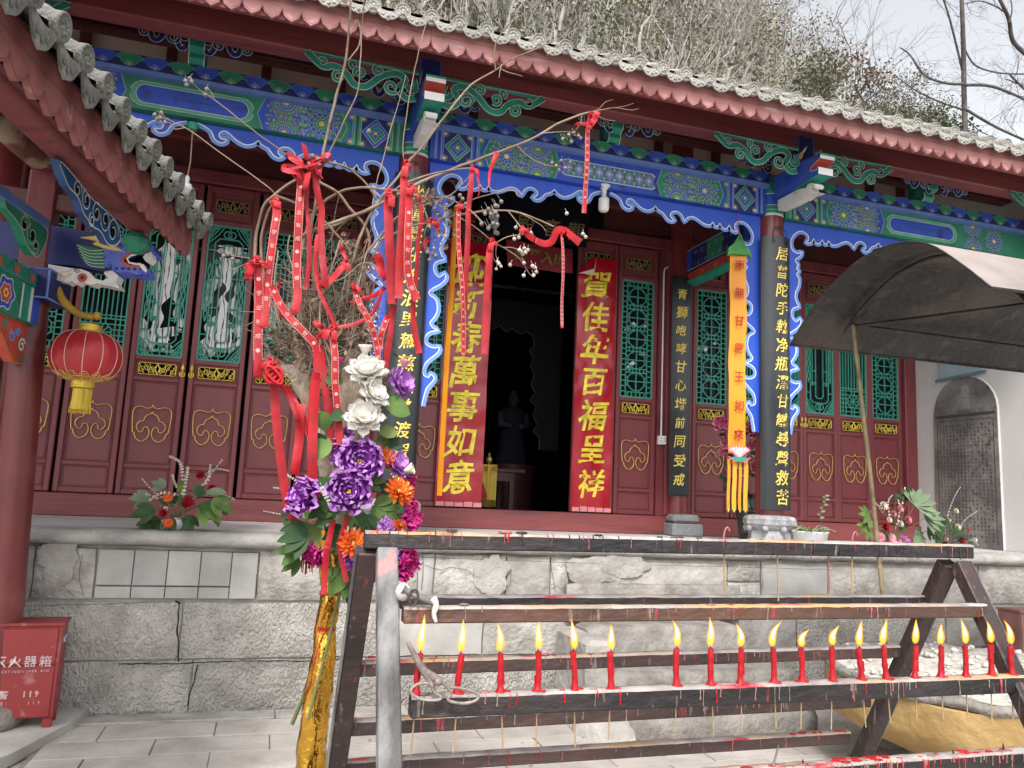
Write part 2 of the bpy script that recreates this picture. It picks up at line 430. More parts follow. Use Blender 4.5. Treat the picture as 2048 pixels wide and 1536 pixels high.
blocks(0.725, 1.07, [1.10, 1.22, 1.78, 2.14, 2.30, 3.72], [m_plaster_patch, m_stone, m_mortar, m_stone, m_mortar], 0.026)
blocks(0.90, 1.07, [3.72, 4.04], m_stone, 0.01); blocks(0.725, 0.895, [3.72, 4.04], m_stone, 0.01)
blocks(0.725, 1.07, [4.04, 4.72, 5.3, 6.4, 7.9, 9.0, 10.4], [m_plaster_patch, m_stone, m_mortar, m_stone, m_mortar], 0.018)
# the rectangle of thin tiles let into the upper course on the left
xs = [-1.05, -0.83, -0.62, -0.41, -0.21, -0.035]
for i in range(5):
    for (z0, z1) in ((0.735, 0.815), (0.820, 1.055)) if i < 4 else ((0.735, 1.055),):
        s = MB(); s.box(xs[i] + .003, xs[i + 1] - .003, PY + 0.004, PY + 0.05, z0 + .0025, z1 - .0025, 0.003); s.build('facing_tile', m_plaster_patch, platform)
# plaster swirl patches smeared over the joints
for (px, py, rx, rz, yy) in ((985, 1150, 0.14, 0.15, PY - 0.018), (1185, 1140, 0.25, 0.12, PY - 0.014), (1250, 1130, 0.2, 0.10, PY - 0.02), (120, 1120, 0.12, 0.15, PY - 0.02)):
    c = at(px, py, yy); n = 44; s = MB(); ring = []
    for k in range(n):
        a = 2 * PI * k / n; q = 1 + 0.35 * noise.noise(Vector((math.cos(a) * 1.5, math.sin(a) * 1.5, px))) + .14 * noise.noise(Vector((math.cos(a) * 5, math.sin(a) * 5, px)))
        ring.append((c.x + rx * q * math.cos(a), c.z + rz * q * math.sin(a)))
    s.prism(ring, lambda u, v, d=0: Vector((u, yy - d, v)), -0.03, 0.0); s.add([(c.x, yy - 0.006, c.z)] + [(p[0], yy - .0008, p[1]) for p in ring], [(0, 1 + k, 1 + (k + 1) % n) for k in range(n)], True)
    s.build('render_patch', m_mortar, platform)

m_crack = M('black_crack', (0.012, 0.011, 0.010), 1.0)
def crack(raw, w_, nm='open_joint', Y=PY - .017):
    pts = crom([Vector((at(x, y, Y).x, at(x, y, Y).z)) for x, y in raw], 6); pts = [(p[0] + .006 * noise.noise(Vector((p[0] * 30, p[1] * 30, 1))), p[1] + .006 * noise.noise(Vector((p[0] * 30, p[1] * 30, 7)))) for p in pts]
    s = MB()
    for i in range(len(pts) - 1):
        w2 = w_ * (.55 + .6 * abs(noise.noise(Vector((pts[i][0] * 12, pts[i][1] * 12, 3))))); s.stroke([pts[i], pts[i + 1]], w2, lambda u, v, d=0.0: Vector((u, Y - d - .0004 * (i % 3), v)), 0)
    s.build(nm, m_crack, platform, recalc=False)
crack([(358, 1208), (357, 1240), (354, 1262), (358, 1290), (356, 1322)], .014); crack([(235, 1328), (300, 1327), (356, 1328), (420, 1324), (500, 1322), (600, 1322), (680, 1318)], .011)
crack([(395, 1330), (388, 1360), (380, 1385), (376, 1412)], .013); crack([(350, 1203), (362, 1206)], .02); crack([(845, 1104), (846, 1140), (843, 1180)], .006); crack([(850, 1130), (880, 1140), (900, 1135), (935, 1142), (955, 1160), (962, 1180), (990, 1186), (1018, 1172), (1022, 1140)], .005)
crack([(700, 1108), (900, 1116), (1100, 1124), (1300, 1130), (1500, 1135), (1660, 1139)], .004); crack([(1100, 1115), (1105, 1150), (1112, 1185)], .005); crack([(513, 1150), (514, 1190)], .006); crack([(60, 1096), (200, 1096), (330, 1100), (520, 1106)], .005); crack([(110, 1120), (118, 1160), (150, 1195)], .004); crack([(165, 1110), (158, 1150), (166, 1190)], .005); crack([(1450, 1162), (1520, 1162)], .006); crack([(1523, 1130), (1526, 1180)], .006); crack([(60, 1212), (200, 1208), (340, 1204)], .004)
# ------------------------------------------------------------------ steps
steps = thing('stone_steps', 'worn grey stone steps leading up to the open middle door', 'steps', (3.05, 5.3, 0))
def slab(x0, x1, y0, y1, z0, z1, mt, amp, nm='step_slab', rr=0.035, sd=0):
    s = MB(); nx = 18
    prof = [(y1, z0), (y0 + .01, z0), (y0, z0 + 0.25 * (z1 - z0)), (y0 - .004, z1 - rr), (y0 + rr * .4, z1 - rr * .25), (y0 + rr * 1.2, z1), ((y0 + y1) / 2, z1), (y1, z1)]
    vs = []; m_ = len(prof)
    for k in range(nx + 1):
        t = k / nx; x = x0 + (x1 - x0) * t; e = min(t, 1 - t) * (x1 - x0); rd = 0.05 * max(0, 1 - e / 0.09) ** 2
        for (y, z) in prof:
            q = amp * noise.noise(Vector((x * 5 + sd, y * 8, z * 8)))
            vs.append((x + q * .3, min(y1, y + q + rd), z0 + (z - z0) * (1 - rd * 1.2) + (q * .5 if z > z0 + .01 else 0)))
    s.add(vs, [(k * m_ + j, k * m_ + j + 1, (k + 1) * m_ + j + 1, (k + 1) * m_ + j) for k in range(nx) for j in range(m_)[:-1]], True)
    s.add(vs[:m_], [tuple(range(m_))]); s.add(vs[-m_:], [tuple(range(m_))[::-1]])
    return s.build(nm, mt, steps)
slab(2.34, 3.78, 4.76, 5.16, -0.02, 0.155, m_step, 0.022, sd=1, rr=.05)
slab(2.38, 3.88, 5.14, 5.47, -0.02, 0.345, m_step, 0.010, sd=5)
slab(2.33, 3.64, 5.45, 5.77, -0.02, 0.605, m_step, 0.009, sd=9)
slab(2.26, 3.80, 5.745, 5.838, 0.60, 0.875, m_step, 0.006, sd=13, rr=.02)
s = MB(); s.lathe([(0.26, -0.02), (0.24, 0.08), (0.17, 0.17), (0.05, 0.21), (0.001, 0.215)], 12, (2.30, 5.02, 0)); s.build('mortar_heap', m_mortar, steps)
s = MB(); s.box(2.20, 2.42, 5.20, 5.84, -0.02, 0.55, 0.03); s.build('cheek_stone', m_mortar, steps)

# ------------------------------------------------------------------ wooded slope behind the hall
m_earth = layer(M('leaf_litter', (0.10, 0.085, 0.06), 1.0, var=0.3, scale=1.2, bump=0.5, bscale=8), (0.05, 0.06, 0.03), 2.0, 0.5, 0.7)
def sky_z(px, py, Y): return at(px, py, Y).z
crest = [(-40, 34)] + [(at(px, py, 34).x, at(px, py, 34).z) for (px, py) in ((100, -900), (800, -520), (1300, -260), (1500, -70), (1590, 90), (1700, 200), (1850, 262), (2200, 310))] + [(60, 12)]
def crest_z(x):
    for i in range(len(crest) - 1):
        if x <= crest[i + 1][0]:
            a, b_ = crest[i], crest[i + 1]; t = (x - a[0]) / (b_[0] - a[0]) if b_[0] != a[0] else 0
            return a[1] + (b_[1] - a[1]) * max(0, min(1, t))
    return crest[-1][1]
def hill_z(x, y):
    t = max(0, min(1, (y - 13) / 21)); return crest_z(x * 34 / max(y, 20)) * (t ** 0.9) * .96 - 0.03 + 0.5 * noise.noise(Vector((x * .15, y * .15, 0)))
s = MB(); nx, ny = 60, 24; vs = []
for j in range(ny + 1):
    for i in range(nx + 1):
        x = -45 + 110 * i / nx; y = 12.5 + 34 * j / ny; z = hill_z(x, min(y, 36)) if y > 13 else -0.2
        vs.append((x, y, z))
s.add(vs, [(j * (nx + 1) + i, j * (nx + 1) + i + 1, (j + 1) * (nx + 1) + i + 1, (j + 1) * (nx + 1) + i) for j in range(ny) for i in range(nx)], True)
s.build('hillside', m_earth, kind='structure', recalc=False)
# ================================================================== the temple hall
m_red = layer(M('oxblood_paint', (0.185, 0.040, 0.046), 0.42, var=0.14, scale=4, bump=0.12, bscale=24, stretch=(1, 1, .25), rnd=0.05), (0.07, 0.018, 0.018), 5, 0.60, 0.82, (1, 1, .3))
m_redbeam = layer(M('red_beam_paint', (0.205, 0.048, 0.048), 0.5, var=0.2, scale=3, bump=0.4, bscale=16, stretch=(.12, 1, 1), rnd=0.04), (0.10, 0.03, 0.028), 9, 0.56, 0.70, (.08, 1, 1))
m_pillar = layer(M('pillar_red_lacquer', (0.165, 0.028, 0.028), 0.28, var=0.15, scale=3, bump=0.06, bscale=10, coat=0.3), (0.10, 0.03, 0.03), 4, 0.6, 0.75)
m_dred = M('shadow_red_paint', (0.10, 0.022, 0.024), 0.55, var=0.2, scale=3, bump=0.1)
m_fascia = layer(M('weathered_pink_paint', (0.36, 0.140, 0.135), 0.7, var=0.12, scale=6, bump=0.35, bscale=30, stretch=(.3, 1, 1), rnd=0.08, col2=(0.46, 0.22, 0.21)), (0.52, 0.36, 0.34), 14, 0.60, 0.74, (.25, 1, 1))
m_tile = layer(layer(M('grey_roof_tile', (0.25, 0.24, 0.215), 0.9, var=0.15, scale=9, bump=0.8, bscale=45, rnd=0.16, col2=(0.39, 0.38, 0.345)), (0.17, 0.17, 0.12), 7, 0.55, 0.7), (0.56, 0.54, 0.50), 12, 0.62, 0.75)
m_tan = layer(M('buff_wall_paint', (0.58, 0.45, 0.385), 0.85, var=0.05, scale=2), (0.42, 0.31, 0.26), 1.5, 0.6, 0.8)
m_gold = M('gold_paint', (0.62, 0.42, 0.13), 0.38, metal=0.55, var=0.15, scale=12, bump=0.2)
m_goldb = M('bright_gold', (0.80, 0.60, 0.10), 0.32, metal=0.6, var=0.2, scale=20, bump=0.3, bscale=60)
m_lat = M('lattice_green', (0.045, 0.28, 0.21), 0.5, var=0.12, scale=8)
m_glass = M('window_glass', (0.010, 0.012, 0.014), 0.08, var=0, spec=0.12)
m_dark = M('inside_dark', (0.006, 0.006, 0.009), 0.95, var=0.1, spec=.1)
m_blue = layer(M('painted_blue', (0.026, 0.078, 0.46), 0.55, var=0.15, scale=5, bump=0.08), (0.02, 0.03, 0.16), 6, 0.6, 0.75)
m_bblue = layer(M('bright_blue_paint', (0.022, 0.085, 0.52), 0.5, var=0.10, scale=3, bump=0.05), (0.012, 0.06, 0.40), 3, 0.55, 0.75)
m_lblue = M('light_blue_paint', (0.13, 0.27, 0.66), 0.6, var=0.08)
m_gblue = M('grey_blue_paint', (0.12, 0.21, 0.52), 0.6, var=0.12)
m_green = layer(M('painted_green', (0.020, 0.205, 0.115), 0.55, var=0.15, scale=5, bump=0.08), (0.01, 0.07, 0.045), 6, 0.6, 0.75)
m_lgreen = M('pale_green_paint', (0.10, 0.36, 0.24), 0.6, var=0.1)
m_teal = M('teal_paint', (0.018, 0.25, 0.18), 0.5, var=0.15)
m_wline = M('white_line_paint', (0.62, 0.66, 0.60), 0.6, var=0.08)
m_wpaint = layer(M('white_gloss_paint', (0.74, 0.73, 0.70), 0.5, var=0.05, bump=0.1), (0.45, 0.43, 0.42), 6, 0.64, 0.8)
m_yel = M('yellow_dot_paint', (0.72, 0.52, 0.16), 0.6, var=0.1)
m_navy = M('navy_paint', (0.012, 0.02, 0.13), 0.55, var=0.15)
m_orange = M('vermilion_paint', (0.52, 0.07, 0.04), 0.6, var=0.15)
m_black = M('black_line_paint', (0.015, 0.014, 0.02), 0.6)

YD, YC = 7.70, 6.20
hall = thing('temple_hall', 'dark red temple hall with painted blue beams, latticed doors and a grey tiled eave', 'building', (2.7, YD, PZ))

# ---- posts of the door wall, sill, lintel, upper wall
FX = (-2.47, 1.0, 4.22, 7.66)
b = MB(); b.box(-6, 7.47, YD - 0.10, YD + 0.10, PZ + .002, 1.375, 0.006); b.build('door_sill', m_redbeam, hall)
b = MB(); b.box(-6, 7.47, YD - 0.06, YD + 0.10, 4.335, 4.46, 0.006); b.build('lintel', m_red, hall)
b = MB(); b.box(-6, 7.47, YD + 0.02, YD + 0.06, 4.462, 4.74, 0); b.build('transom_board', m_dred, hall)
b = MB(); b.box(-6, 7.47, YD - 0.05, YD + 0.10, 4.742, 4.83, 0.005); b.build('transom_rail', m_red, hall)
b = MB(); b.box(-6, 10.5, YD + 0.05, YD + 0.12, 4.832, 6.4, 0); b.build('upper_wall', m_tan, hall)
for (z0, z1) in ((5.12, 5.30),):
    b = MB(); b.box(-6, 7.47, YD - 0.04, YD + 0.049, z0, z1, 0.005); b.build('wall_beam', m_dred, hall)
for x in (-3.1, -2.0, -1.25, -0.38, 0.35, 1.0, 1.75, 3.32, 3.95, 4.7, 5.4, 6.1, 6.9, 7.38):
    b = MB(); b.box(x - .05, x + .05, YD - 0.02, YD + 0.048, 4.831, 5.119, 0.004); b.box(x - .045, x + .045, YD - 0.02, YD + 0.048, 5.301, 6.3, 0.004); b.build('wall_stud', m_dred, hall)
# dark board behind the name board, and a dark opening high over the door
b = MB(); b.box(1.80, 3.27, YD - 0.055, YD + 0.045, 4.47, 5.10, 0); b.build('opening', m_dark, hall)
# inner columns in the door wall
for fx in FX[1:3] + (FX[0],):
    b = MB(); b.lathe([(0.125, 1.40), (0.125, 5.6)], 20, (fx, YD - 0.06, 0), cap=False); b.build('inner_column', m_pillar, hall)
    for s_ in (-1, 1):
        b = MB(); b.box(fx + s_ * .125 - .035, fx + s_ * .125 + .035, YD - .075, YD + .08, 1.377, 4.333, 0.008); b.build('door_post', m_red, hall)
for (a, c) in ((0.70, 0.835), (3.972, 4.058), (7.297, 7.299)):
    b = MB(); b.box(a, c, YD - .045, YD + .05, 1.377, 4.333, 0.0005); b.build('door_post', m_red, hall)
b = MB(); b.box(7.30, 7.468, YD - .075, YD + .08, 1.377, 4.333, 0.008); b.build('door_post', m_red, hall)
# rear column foot stones
for fx in (FX[1], FX[2]):
    b = MB(); b.box(fx - .19, fx + .17, YD - .33, YD - .11, PZ + .002, 1.31, 0.012); b.box(fx - .165, fx + .15, YD - .31, YD - .11, 1.312, 1.405, 0.03); b.build('column_foot', M('grey_foot_stone', (0.20, 0.20, 0.205), 0.85, bump=0.6, bscale=30), hall)

# ---- door leaves
LW = 0.478; HL = 2.945
def in_lat(s, segs, w_=0.0105, y0=0.0, dp=0.018):
    for (x0, z0, x1, z1) in segs:
        s.bar((x0, y0, z0), (x1, y0, z1), dp, w_, up=(0, 0, 1) if abs(x1 - x0) > abs(z1 - z0) else (1, 0, 0)) if False else s.add(*segbox(x0, z0, x1, z1, w_, y0, dp))
def segbox(x0, z0, x1, z1, w_, y0, dp):
    d = Vector((x1 - x0, z1 - z0)); L_ = max(d.length, 1e-6); d /= L_; n_ = Vector((-d.y, d.x)) * w_ / 2; e = d * w_ * .3
    j = (abs(x0 * 37 + z1 * 91 + x1 * 13) % 1.0) * 0.0016
    c = [(x0 - e.x + n_.x, z0 - e.y + n_.y), (x0 - e.x - n_.x, z0 - e.y - n_.y), (x1 + e.x - n_.x, z1 + e.y - n_.y), (x1 + e.x + n_.x, z1 + e.y + n_.y)]
    vs = [(p[0], y0 - dp / 2 - j, p[1]) for p in c] + [(p[0], y0 + dp / 2 + j, p[1]) for p in c]
    return vs, [(0, 1, 2, 3), (7, 6, 5, 4), (0, 4, 5, 1), (1, 5, 6, 2), (2, 6, 7, 3), (3, 7, 4, 0)]
def pl(pts): return [(pts[i][0], pts[i][1], pts[i + 1][0], pts[i + 1][1]) for i in range(len(pts) - 1)]
Z0, Z1, HX = 1.262, 2.555, 0.182      # lattice opening in the leaf
def lat_A():
    S = []; h = Z1 - Z0; hx = HX; q = .125
    for x in (-q, q): S.append((x, Z0, x, Z1))
    n = 22
    for i in range(1, n):
        z = Z0 + h * i / n
        S += [(-hx, z, -q, z), (q, z, hx, z)]
    for z in (Z0 + .055, Z1 - .055): S.append((-q, z, q, z))
    for k in range(5):
        x = -q + 2 * q * (k + .5) / 5; S += [(x, Z0, x, Z0 + .055), (x, Z1 - .055, x, Z1)]
    zz0, zz1 = Z0 + .055, Z1 - .055; K = 5; p = (zz1 - zz0) / K; r = p * .42; a = r * .42
    S.append((0, zz0, 0, zz1))
    for k in range(K):
        c = zz0 + p * (k + .5)
        o = [(a, r), (r, a), (r, -a), (a, -r), (-a, -r), (-r, -a), (-r, a), (-a, r), (a, r)]
        S += pl([(x, c + z) for x, z in o]); S.append((-q, c, q, c))
        S += [(r, c + a, q, c + a), (r, c - a, q, c - a), (-r, c + a, -q, c + a), (-r, c - a, -q, c - a)]
        if k < K - 1:
            e = c + p / 2; S += [(-q, e + .022, q, e + .022), (-q, e - .022, q, e - .022), (-a, e - .04, -a, e + .04), (a, e - .04, a, e + .04)]
            S += [(-.09, e - .022, -.09, e + .022), (.09, e - .022, .09, e + .022)]
    return S
def lat_B():
    S = []; hx = HX; n = 9
    for i in range(1, n):
        x = -hx + 2 * hx * i / n; S.append((x, Z0 + (0.0 if i in (2, 7) else .30), x, Z1 - (0.0 if i in (2, 7) else .30)))
        if i in (1, 8): S.append((x, Z0, x, Z1))
    for base, sg in ((Z0, 1), (Z1, -1)):
        for k in range(1, 7):
            z = base + sg * .05 * k
            if k in (3, 4): S += [(-hx, z, -.08, z), (.08, z, hx, z)]
            else: S.append((-hx, z, hx, z))
        for x in (-.02, .02): S.append((x, base, x, base + sg * .10)); S.append((x, base + sg * .25, x, base + sg * .3))
        c = base + sg * .175; r = .075; a = .03
        S += pl([(x, c + z) for x, z in [(a, r), (r, a), (r, -a), (a, -r), (-a, -r), (-r, -a), (-r, a), (-a, r), (a, r)]])
        S += [(-r, c, r, c), (0, c - r, 0, c + r), (-r * .7, c - r * .7, r * .7, c + r * .7), (-r * .7, c + r * .7, r * .7, c - r * .7)]
    for z in (Z0 + .33, Z1 - .33): S.append((-hx, z, hx, z))
    return S
def lat_C():
    S = []; hx = HX; m_ = (Z0 + Z1) / 2
    for sg, e in ((1, Z0), (-1, Z1)):
        b0 = e + sg * .15
        for q, t in ((.125, 0), (.052, .07)):
            S += pl([(-q, m_), (-q, e + sg * (.16 + t)), (-q + .04, e + sg * (.12 + t)), (q - .04, e + sg * (.12 + t)), (q, e + sg * (.16 + t)), (q, m_)] if q > .1 else [(-q, m_), (-q, e + sg * .20), (-q + .022, e + sg * .175), (q - .022, e + sg * .175), (q, e + sg * .20), (q, m_)])
        for s_ in (-1, 1):
            S += pl([(s_ * .02 + x, e + sg * .075 + z) for x, z in arc(0, 0, .034, 0, 2 * PI, 12)])
            S += pl([(s_ * hx, e + sg * .17), (s_ * .10, e + sg * .085), (s_ * .05, e)])
            for k in range(4):
                t = k / 3; S.append((s_ * (.10 + .05 * t), e + sg * (.02 + .02 * t), s_ * (.15 + .02 * t), e + sg * (.02 + .09 * t))); S.append((s_ * (.08 + .03 * k), e, s_ * hx, e + sg * (.14 - .035 * k)))
            S += [(s_ * .125, e + sg * .34, s_ * .052, e + sg * .34), (s_ * .125, e + sg * .36, s_ * .052, e + sg * .36), (s_ * hx, e + sg * .24, s_ * .125, e + sg * .24)]
            for c, hh in ((e + sg * .44, .075), (e + sg * .585, .075)):
                S += pl([(s_ * .152, c - hh), (s_ * .168, c), (s_ * .152, c + hh), (s_ * .136, c), (s_ * .152, c - hh)])
            S += [(s_ * .052, e + sg * .5, s_ * .125, e + sg * .5)]
        S.append((0, e, 0, e + sg * .04))
    for s_ in (-1, 1): S += [(s_ * .10, Z0 + .32, s_ * .10, Z1 - .32)]
    return S
fm = facade(0)
def cloud_pts():
    half = [(0, 0), (8, 22), (28, 36), (60, 40), (100, 27), (138, 26), (170, 42), (186, 78), (186, 150), (180, 230), (172, 290), (165, 300), (152, 306), (150, 328), (136, 358), (110, 382), (80, 390), (45, 372), (18, 335), (13, 285), (30, 245), (55, 236), (72, 258), (78, 284), (100, 293), (126, 274), (140, 240), (130, 203), (103, 178), (76, 172), (66, 140), (44, 112), (15, 100), (0, 78)]
    k = 0.335 / 390
    R = [(x * k, 2.19 - PZc - y * k) for x, y in half]
    return R
PZc = 1.38
def ornament(s, r=0.0055):
    R = cloud_pts()
    c1 = crom(R, 3)
    for sg in (1, -1): s.tube([(sg * p[0], -0.0245 + .0, p[1]) for p in c1], r, 6)
def scrollwork(s, w_, h, zc, seed, y=-0.022):
    rr = random.Random(seed)
    fr = facade(0)
    def tub(pts, r=0.0035): s.tube([(p[0], y, p[1]) for p in pts], r, 5, smooth=True)
    a, b_ = w_ / 2, h / 2
    c = .012
    tub([(-a + c, zc - b_), (a - c, zc - b_), (a, zc - b_ + c), (a, zc + b_ - c), (a - c, zc + b_), (-a + c, zc + b_), (-a, zc + b_ - c), (-a, zc - b_ + c), (-a + c, zc - b_)], .004)
    for s_ in (-1, 1):
        for k in range(3):
            cx = s_ * (a * .28 + a * .27 * k); cz = zc + (b_ * .25 if k % 2 else -b_ * .25)
            tub([(x, z) for x, z in spiral(cx, cz, b_ * .62, rr.random() * 6, 1.2, 9, .2, s_ * (1 if k % 2 else -1))], .0045)
            tub([(cx - .02 * s_, zc - b_ * .9), (cx, cz), (cx + .025 * s_, zc + b_ * .9)], .0035)
        tub([(0, zc - b_), (s_ * a * .12, zc), (0, zc + b_)], .005); tub([(s_ * a * .05, zc - b_ * .6), (s_ * a * .25, zc), (s_ * a * .05, zc + b_ * .6)], .004)
def make_leaf(kind):
    t = MB(); w_ = LW / 2
    for s_ in (-1, 1):
        t.box(s_ * w_ - (0.046 if s_ > 0 else 0), s_ * w_ + (0 if s_ > 0 else 0.046), -.022, .022, 0.002, HL - .002, .006)
        t.box(s_ * (w_ - .053) - .004, s_ * (w_ - .053) + .004, -.017, 0, .05, 1.21, .003)
    for (z0, z1) in ((0.002, .048), (.238, .275), (1.025, 1.062), (1.215, 1.252), (2.565, 2.61), (2.885, 2.943)):
        t.box(-w_ + .0465, w_ - .0465, -.0205, .0205, z0, z1, .005)
    for (z0, z1) in ((.048, .238), (.275, 1.025), (1.062, 1.215), (2.61, 2.885)):
        t.box(-w_ + .048, w_ - .048, -.004, .008, z0 - .001, z1 + .001)
        for zz in (z0 + .012, z1 - .012): t.box(-w_ + .062, w_ - .062, -.013, -.0035, zz - .005, zz + .005, .003)
        for s_ in (-1, 1): t.box(s_ * (w_ - .067) - .005, s_ * (w_ - .067) + .005, -.0125, -.0035, z0 + .018, z1 - .018, .003)
    leaf = t.build('door_leaf', m_red, None); leaf.name = 'door_leaf'
    if kind != 'plain':
        L_ = MB(); in_lat(L_, {'A': lat_A, 'B': lat_B, 'C': lat_C}[kind]())
        for s_ in (-1, 1): L_.box(s_ * (HX + .005) - .009, s_ * (HX + .005) + .009, -.014, .010, Z0 - .005, Z1 + .005)
        for z in (Z0 - .001, Z1 + .001): L_.box(-HX, HX, -.0135, .0095, z - .009, z + .009)
        o = L_.build('lattice', m_lat, leaf)
        p = MB(); p.box(-w_ + .045, w_ - .045, .0205, .024, 1.25, 2.567); p.build('glass_pane', m_glass, leaf)
    o = MB(); ornament(o); o.build('cloud_ornament', m_gold, leaf)
    q = MB(); q.box(-.155, .155, -.010, -.0042, 1.088, 1.188); q.build('plaque_ground', m_dark, leaf); q = MB(); q.box(-.145, .145, -.009, -.0042, 2.70, 2.81); q.build('plaque_ground', m_dark, leaf)
    q = MB(); scrollwork(q, .315, .105, 1.138, {'A': 3, 'B': 5, 'C': 8}[kind], -.014); q.build('carved_plaque', m_goldb, leaf)
    q = MB(); scrollwork(q, .295, .115, 2.755, 4, -.013); q.build('carved_plaque', M('dull_gold', (0.36, 0.25, 0.10), 0.5, metal=.4), leaf)
    return leaf
protos = {k: make_leaf(k) for k in 'ABC'}
def put_leaf(k, x, swing=0.0, dy=0.0):
    c = copy_tree(protos[k], hall, (x - 2.7, dy, PZc - PZ), (0, 0, swing)); return c
# left bay
for k, x in (('A', -2.07), ('B', -1.565), ('C', -1.072), ('C', -0.565), ('B', -0.055), ('A', 0.455)): put_leaf(k, x)
put_leaf('B', -2.86); put_leaf('A', -3.35)
for x in (-2.57 + 0, 0.775, ): pass
# middle bay
put_leaf('A', 1.365); put_leaf('A', 3.725)
put_leaf('A', 1.80); put_leaf('A', 3.235)
# right bay
for k, x in (('A', 4.655), ('B', 5.145), ('C', 5.630), ('C', 6.108), ('B', 6.585), ('A', 7.055)): put_leaf(k, x)
for k in protos.values(): drop_tree(k)
leaves = [c for c in hall.children if c.name.startswith('door_leaf')]
# ring handles on the two meeting pairs
for hx in (-0.815, 5.87):
    for s_ in (-1, 1):
        near = min(leaves, key=lambda o: abs((o.location.x + 2.7) - (hx + s_ * .24)))
        b = MB(); x = s_ * -.215
        b.lathe([(.012, -.02), (.016, -.005), (.012, .01), (.005, .03), (.001, .035)], 8, (x, -.028, 1.17)); b.tube([(x, -.024, 1.12), (x, -.032, 1.15), (x, -.03, 1.17)], .007, 6)
        b.tube([(x + .022 * math.cos(a), -.034, 1.105 + .022 * math.sin(a)) for a in [2 * PI * i / 12 for i in range(13)]], .006, 6)
        b.ball((x, -.026, 1.105), .014, 8, 5)
        o = b.build('ring_handle', m_goldb, None); o.parent = near
# pale gnarled sheets at the panes, with the glass reflections painted into their colour
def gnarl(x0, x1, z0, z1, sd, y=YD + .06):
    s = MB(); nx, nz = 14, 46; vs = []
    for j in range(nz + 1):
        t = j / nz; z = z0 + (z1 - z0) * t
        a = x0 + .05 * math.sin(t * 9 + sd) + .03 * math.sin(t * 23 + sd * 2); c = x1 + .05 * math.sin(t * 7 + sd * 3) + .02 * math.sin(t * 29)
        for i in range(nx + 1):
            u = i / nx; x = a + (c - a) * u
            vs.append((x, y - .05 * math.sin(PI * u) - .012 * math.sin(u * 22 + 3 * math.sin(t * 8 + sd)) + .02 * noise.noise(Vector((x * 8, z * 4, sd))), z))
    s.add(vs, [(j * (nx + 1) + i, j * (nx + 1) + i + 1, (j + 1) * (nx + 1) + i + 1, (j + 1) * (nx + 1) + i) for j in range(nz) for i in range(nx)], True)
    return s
m_refl = M('painted_reflection', (0.80, 0.80, 0.80), 0.7, var=0.05, bump=0.3, rnd=0)
def streaks(mt):
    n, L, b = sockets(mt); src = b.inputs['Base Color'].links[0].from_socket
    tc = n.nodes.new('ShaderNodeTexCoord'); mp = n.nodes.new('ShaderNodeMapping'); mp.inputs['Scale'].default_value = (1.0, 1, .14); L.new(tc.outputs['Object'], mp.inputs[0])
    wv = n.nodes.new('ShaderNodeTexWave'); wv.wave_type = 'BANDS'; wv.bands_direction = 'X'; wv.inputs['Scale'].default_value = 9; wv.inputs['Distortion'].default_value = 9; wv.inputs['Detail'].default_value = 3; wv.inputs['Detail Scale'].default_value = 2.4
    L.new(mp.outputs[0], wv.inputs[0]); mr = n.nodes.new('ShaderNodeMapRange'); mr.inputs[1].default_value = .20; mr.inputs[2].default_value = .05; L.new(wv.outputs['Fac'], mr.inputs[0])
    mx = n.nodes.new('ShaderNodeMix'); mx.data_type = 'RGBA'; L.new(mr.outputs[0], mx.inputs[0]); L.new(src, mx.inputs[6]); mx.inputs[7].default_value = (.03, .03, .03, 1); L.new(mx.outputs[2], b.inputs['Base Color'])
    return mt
streaks(m_refl)
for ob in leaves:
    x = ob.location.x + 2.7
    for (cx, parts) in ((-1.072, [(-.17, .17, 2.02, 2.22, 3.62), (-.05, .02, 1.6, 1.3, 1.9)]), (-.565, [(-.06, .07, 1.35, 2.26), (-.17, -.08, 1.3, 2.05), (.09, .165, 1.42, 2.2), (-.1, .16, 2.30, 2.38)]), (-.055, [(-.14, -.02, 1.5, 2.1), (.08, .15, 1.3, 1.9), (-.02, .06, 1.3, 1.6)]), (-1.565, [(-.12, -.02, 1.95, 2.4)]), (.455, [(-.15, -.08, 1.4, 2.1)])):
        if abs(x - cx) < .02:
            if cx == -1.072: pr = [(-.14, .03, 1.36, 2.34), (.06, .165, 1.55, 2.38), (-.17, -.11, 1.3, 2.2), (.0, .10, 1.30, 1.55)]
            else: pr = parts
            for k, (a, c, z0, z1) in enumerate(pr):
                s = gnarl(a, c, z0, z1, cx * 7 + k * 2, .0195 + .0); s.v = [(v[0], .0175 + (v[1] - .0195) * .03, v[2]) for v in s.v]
                o = s.build('gnarled_reflection', m_refl, None, recalc=False); o.parent = ob
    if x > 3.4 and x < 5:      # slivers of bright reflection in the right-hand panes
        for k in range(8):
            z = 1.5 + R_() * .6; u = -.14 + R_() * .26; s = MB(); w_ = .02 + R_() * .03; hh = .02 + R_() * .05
            s.add([(u - w_, .018, z), (u + w_ * .2, .018, z - hh * .4), (u + w_, .018, z + hh * .3), (u + w_ * .1, .018, z + hh)], [(0, 1, 2, 3)]); o = s.build('pane_reflection', M('pale_reflection', (.7, .72, .75), .5), None, recalc=False); o.parent = ob

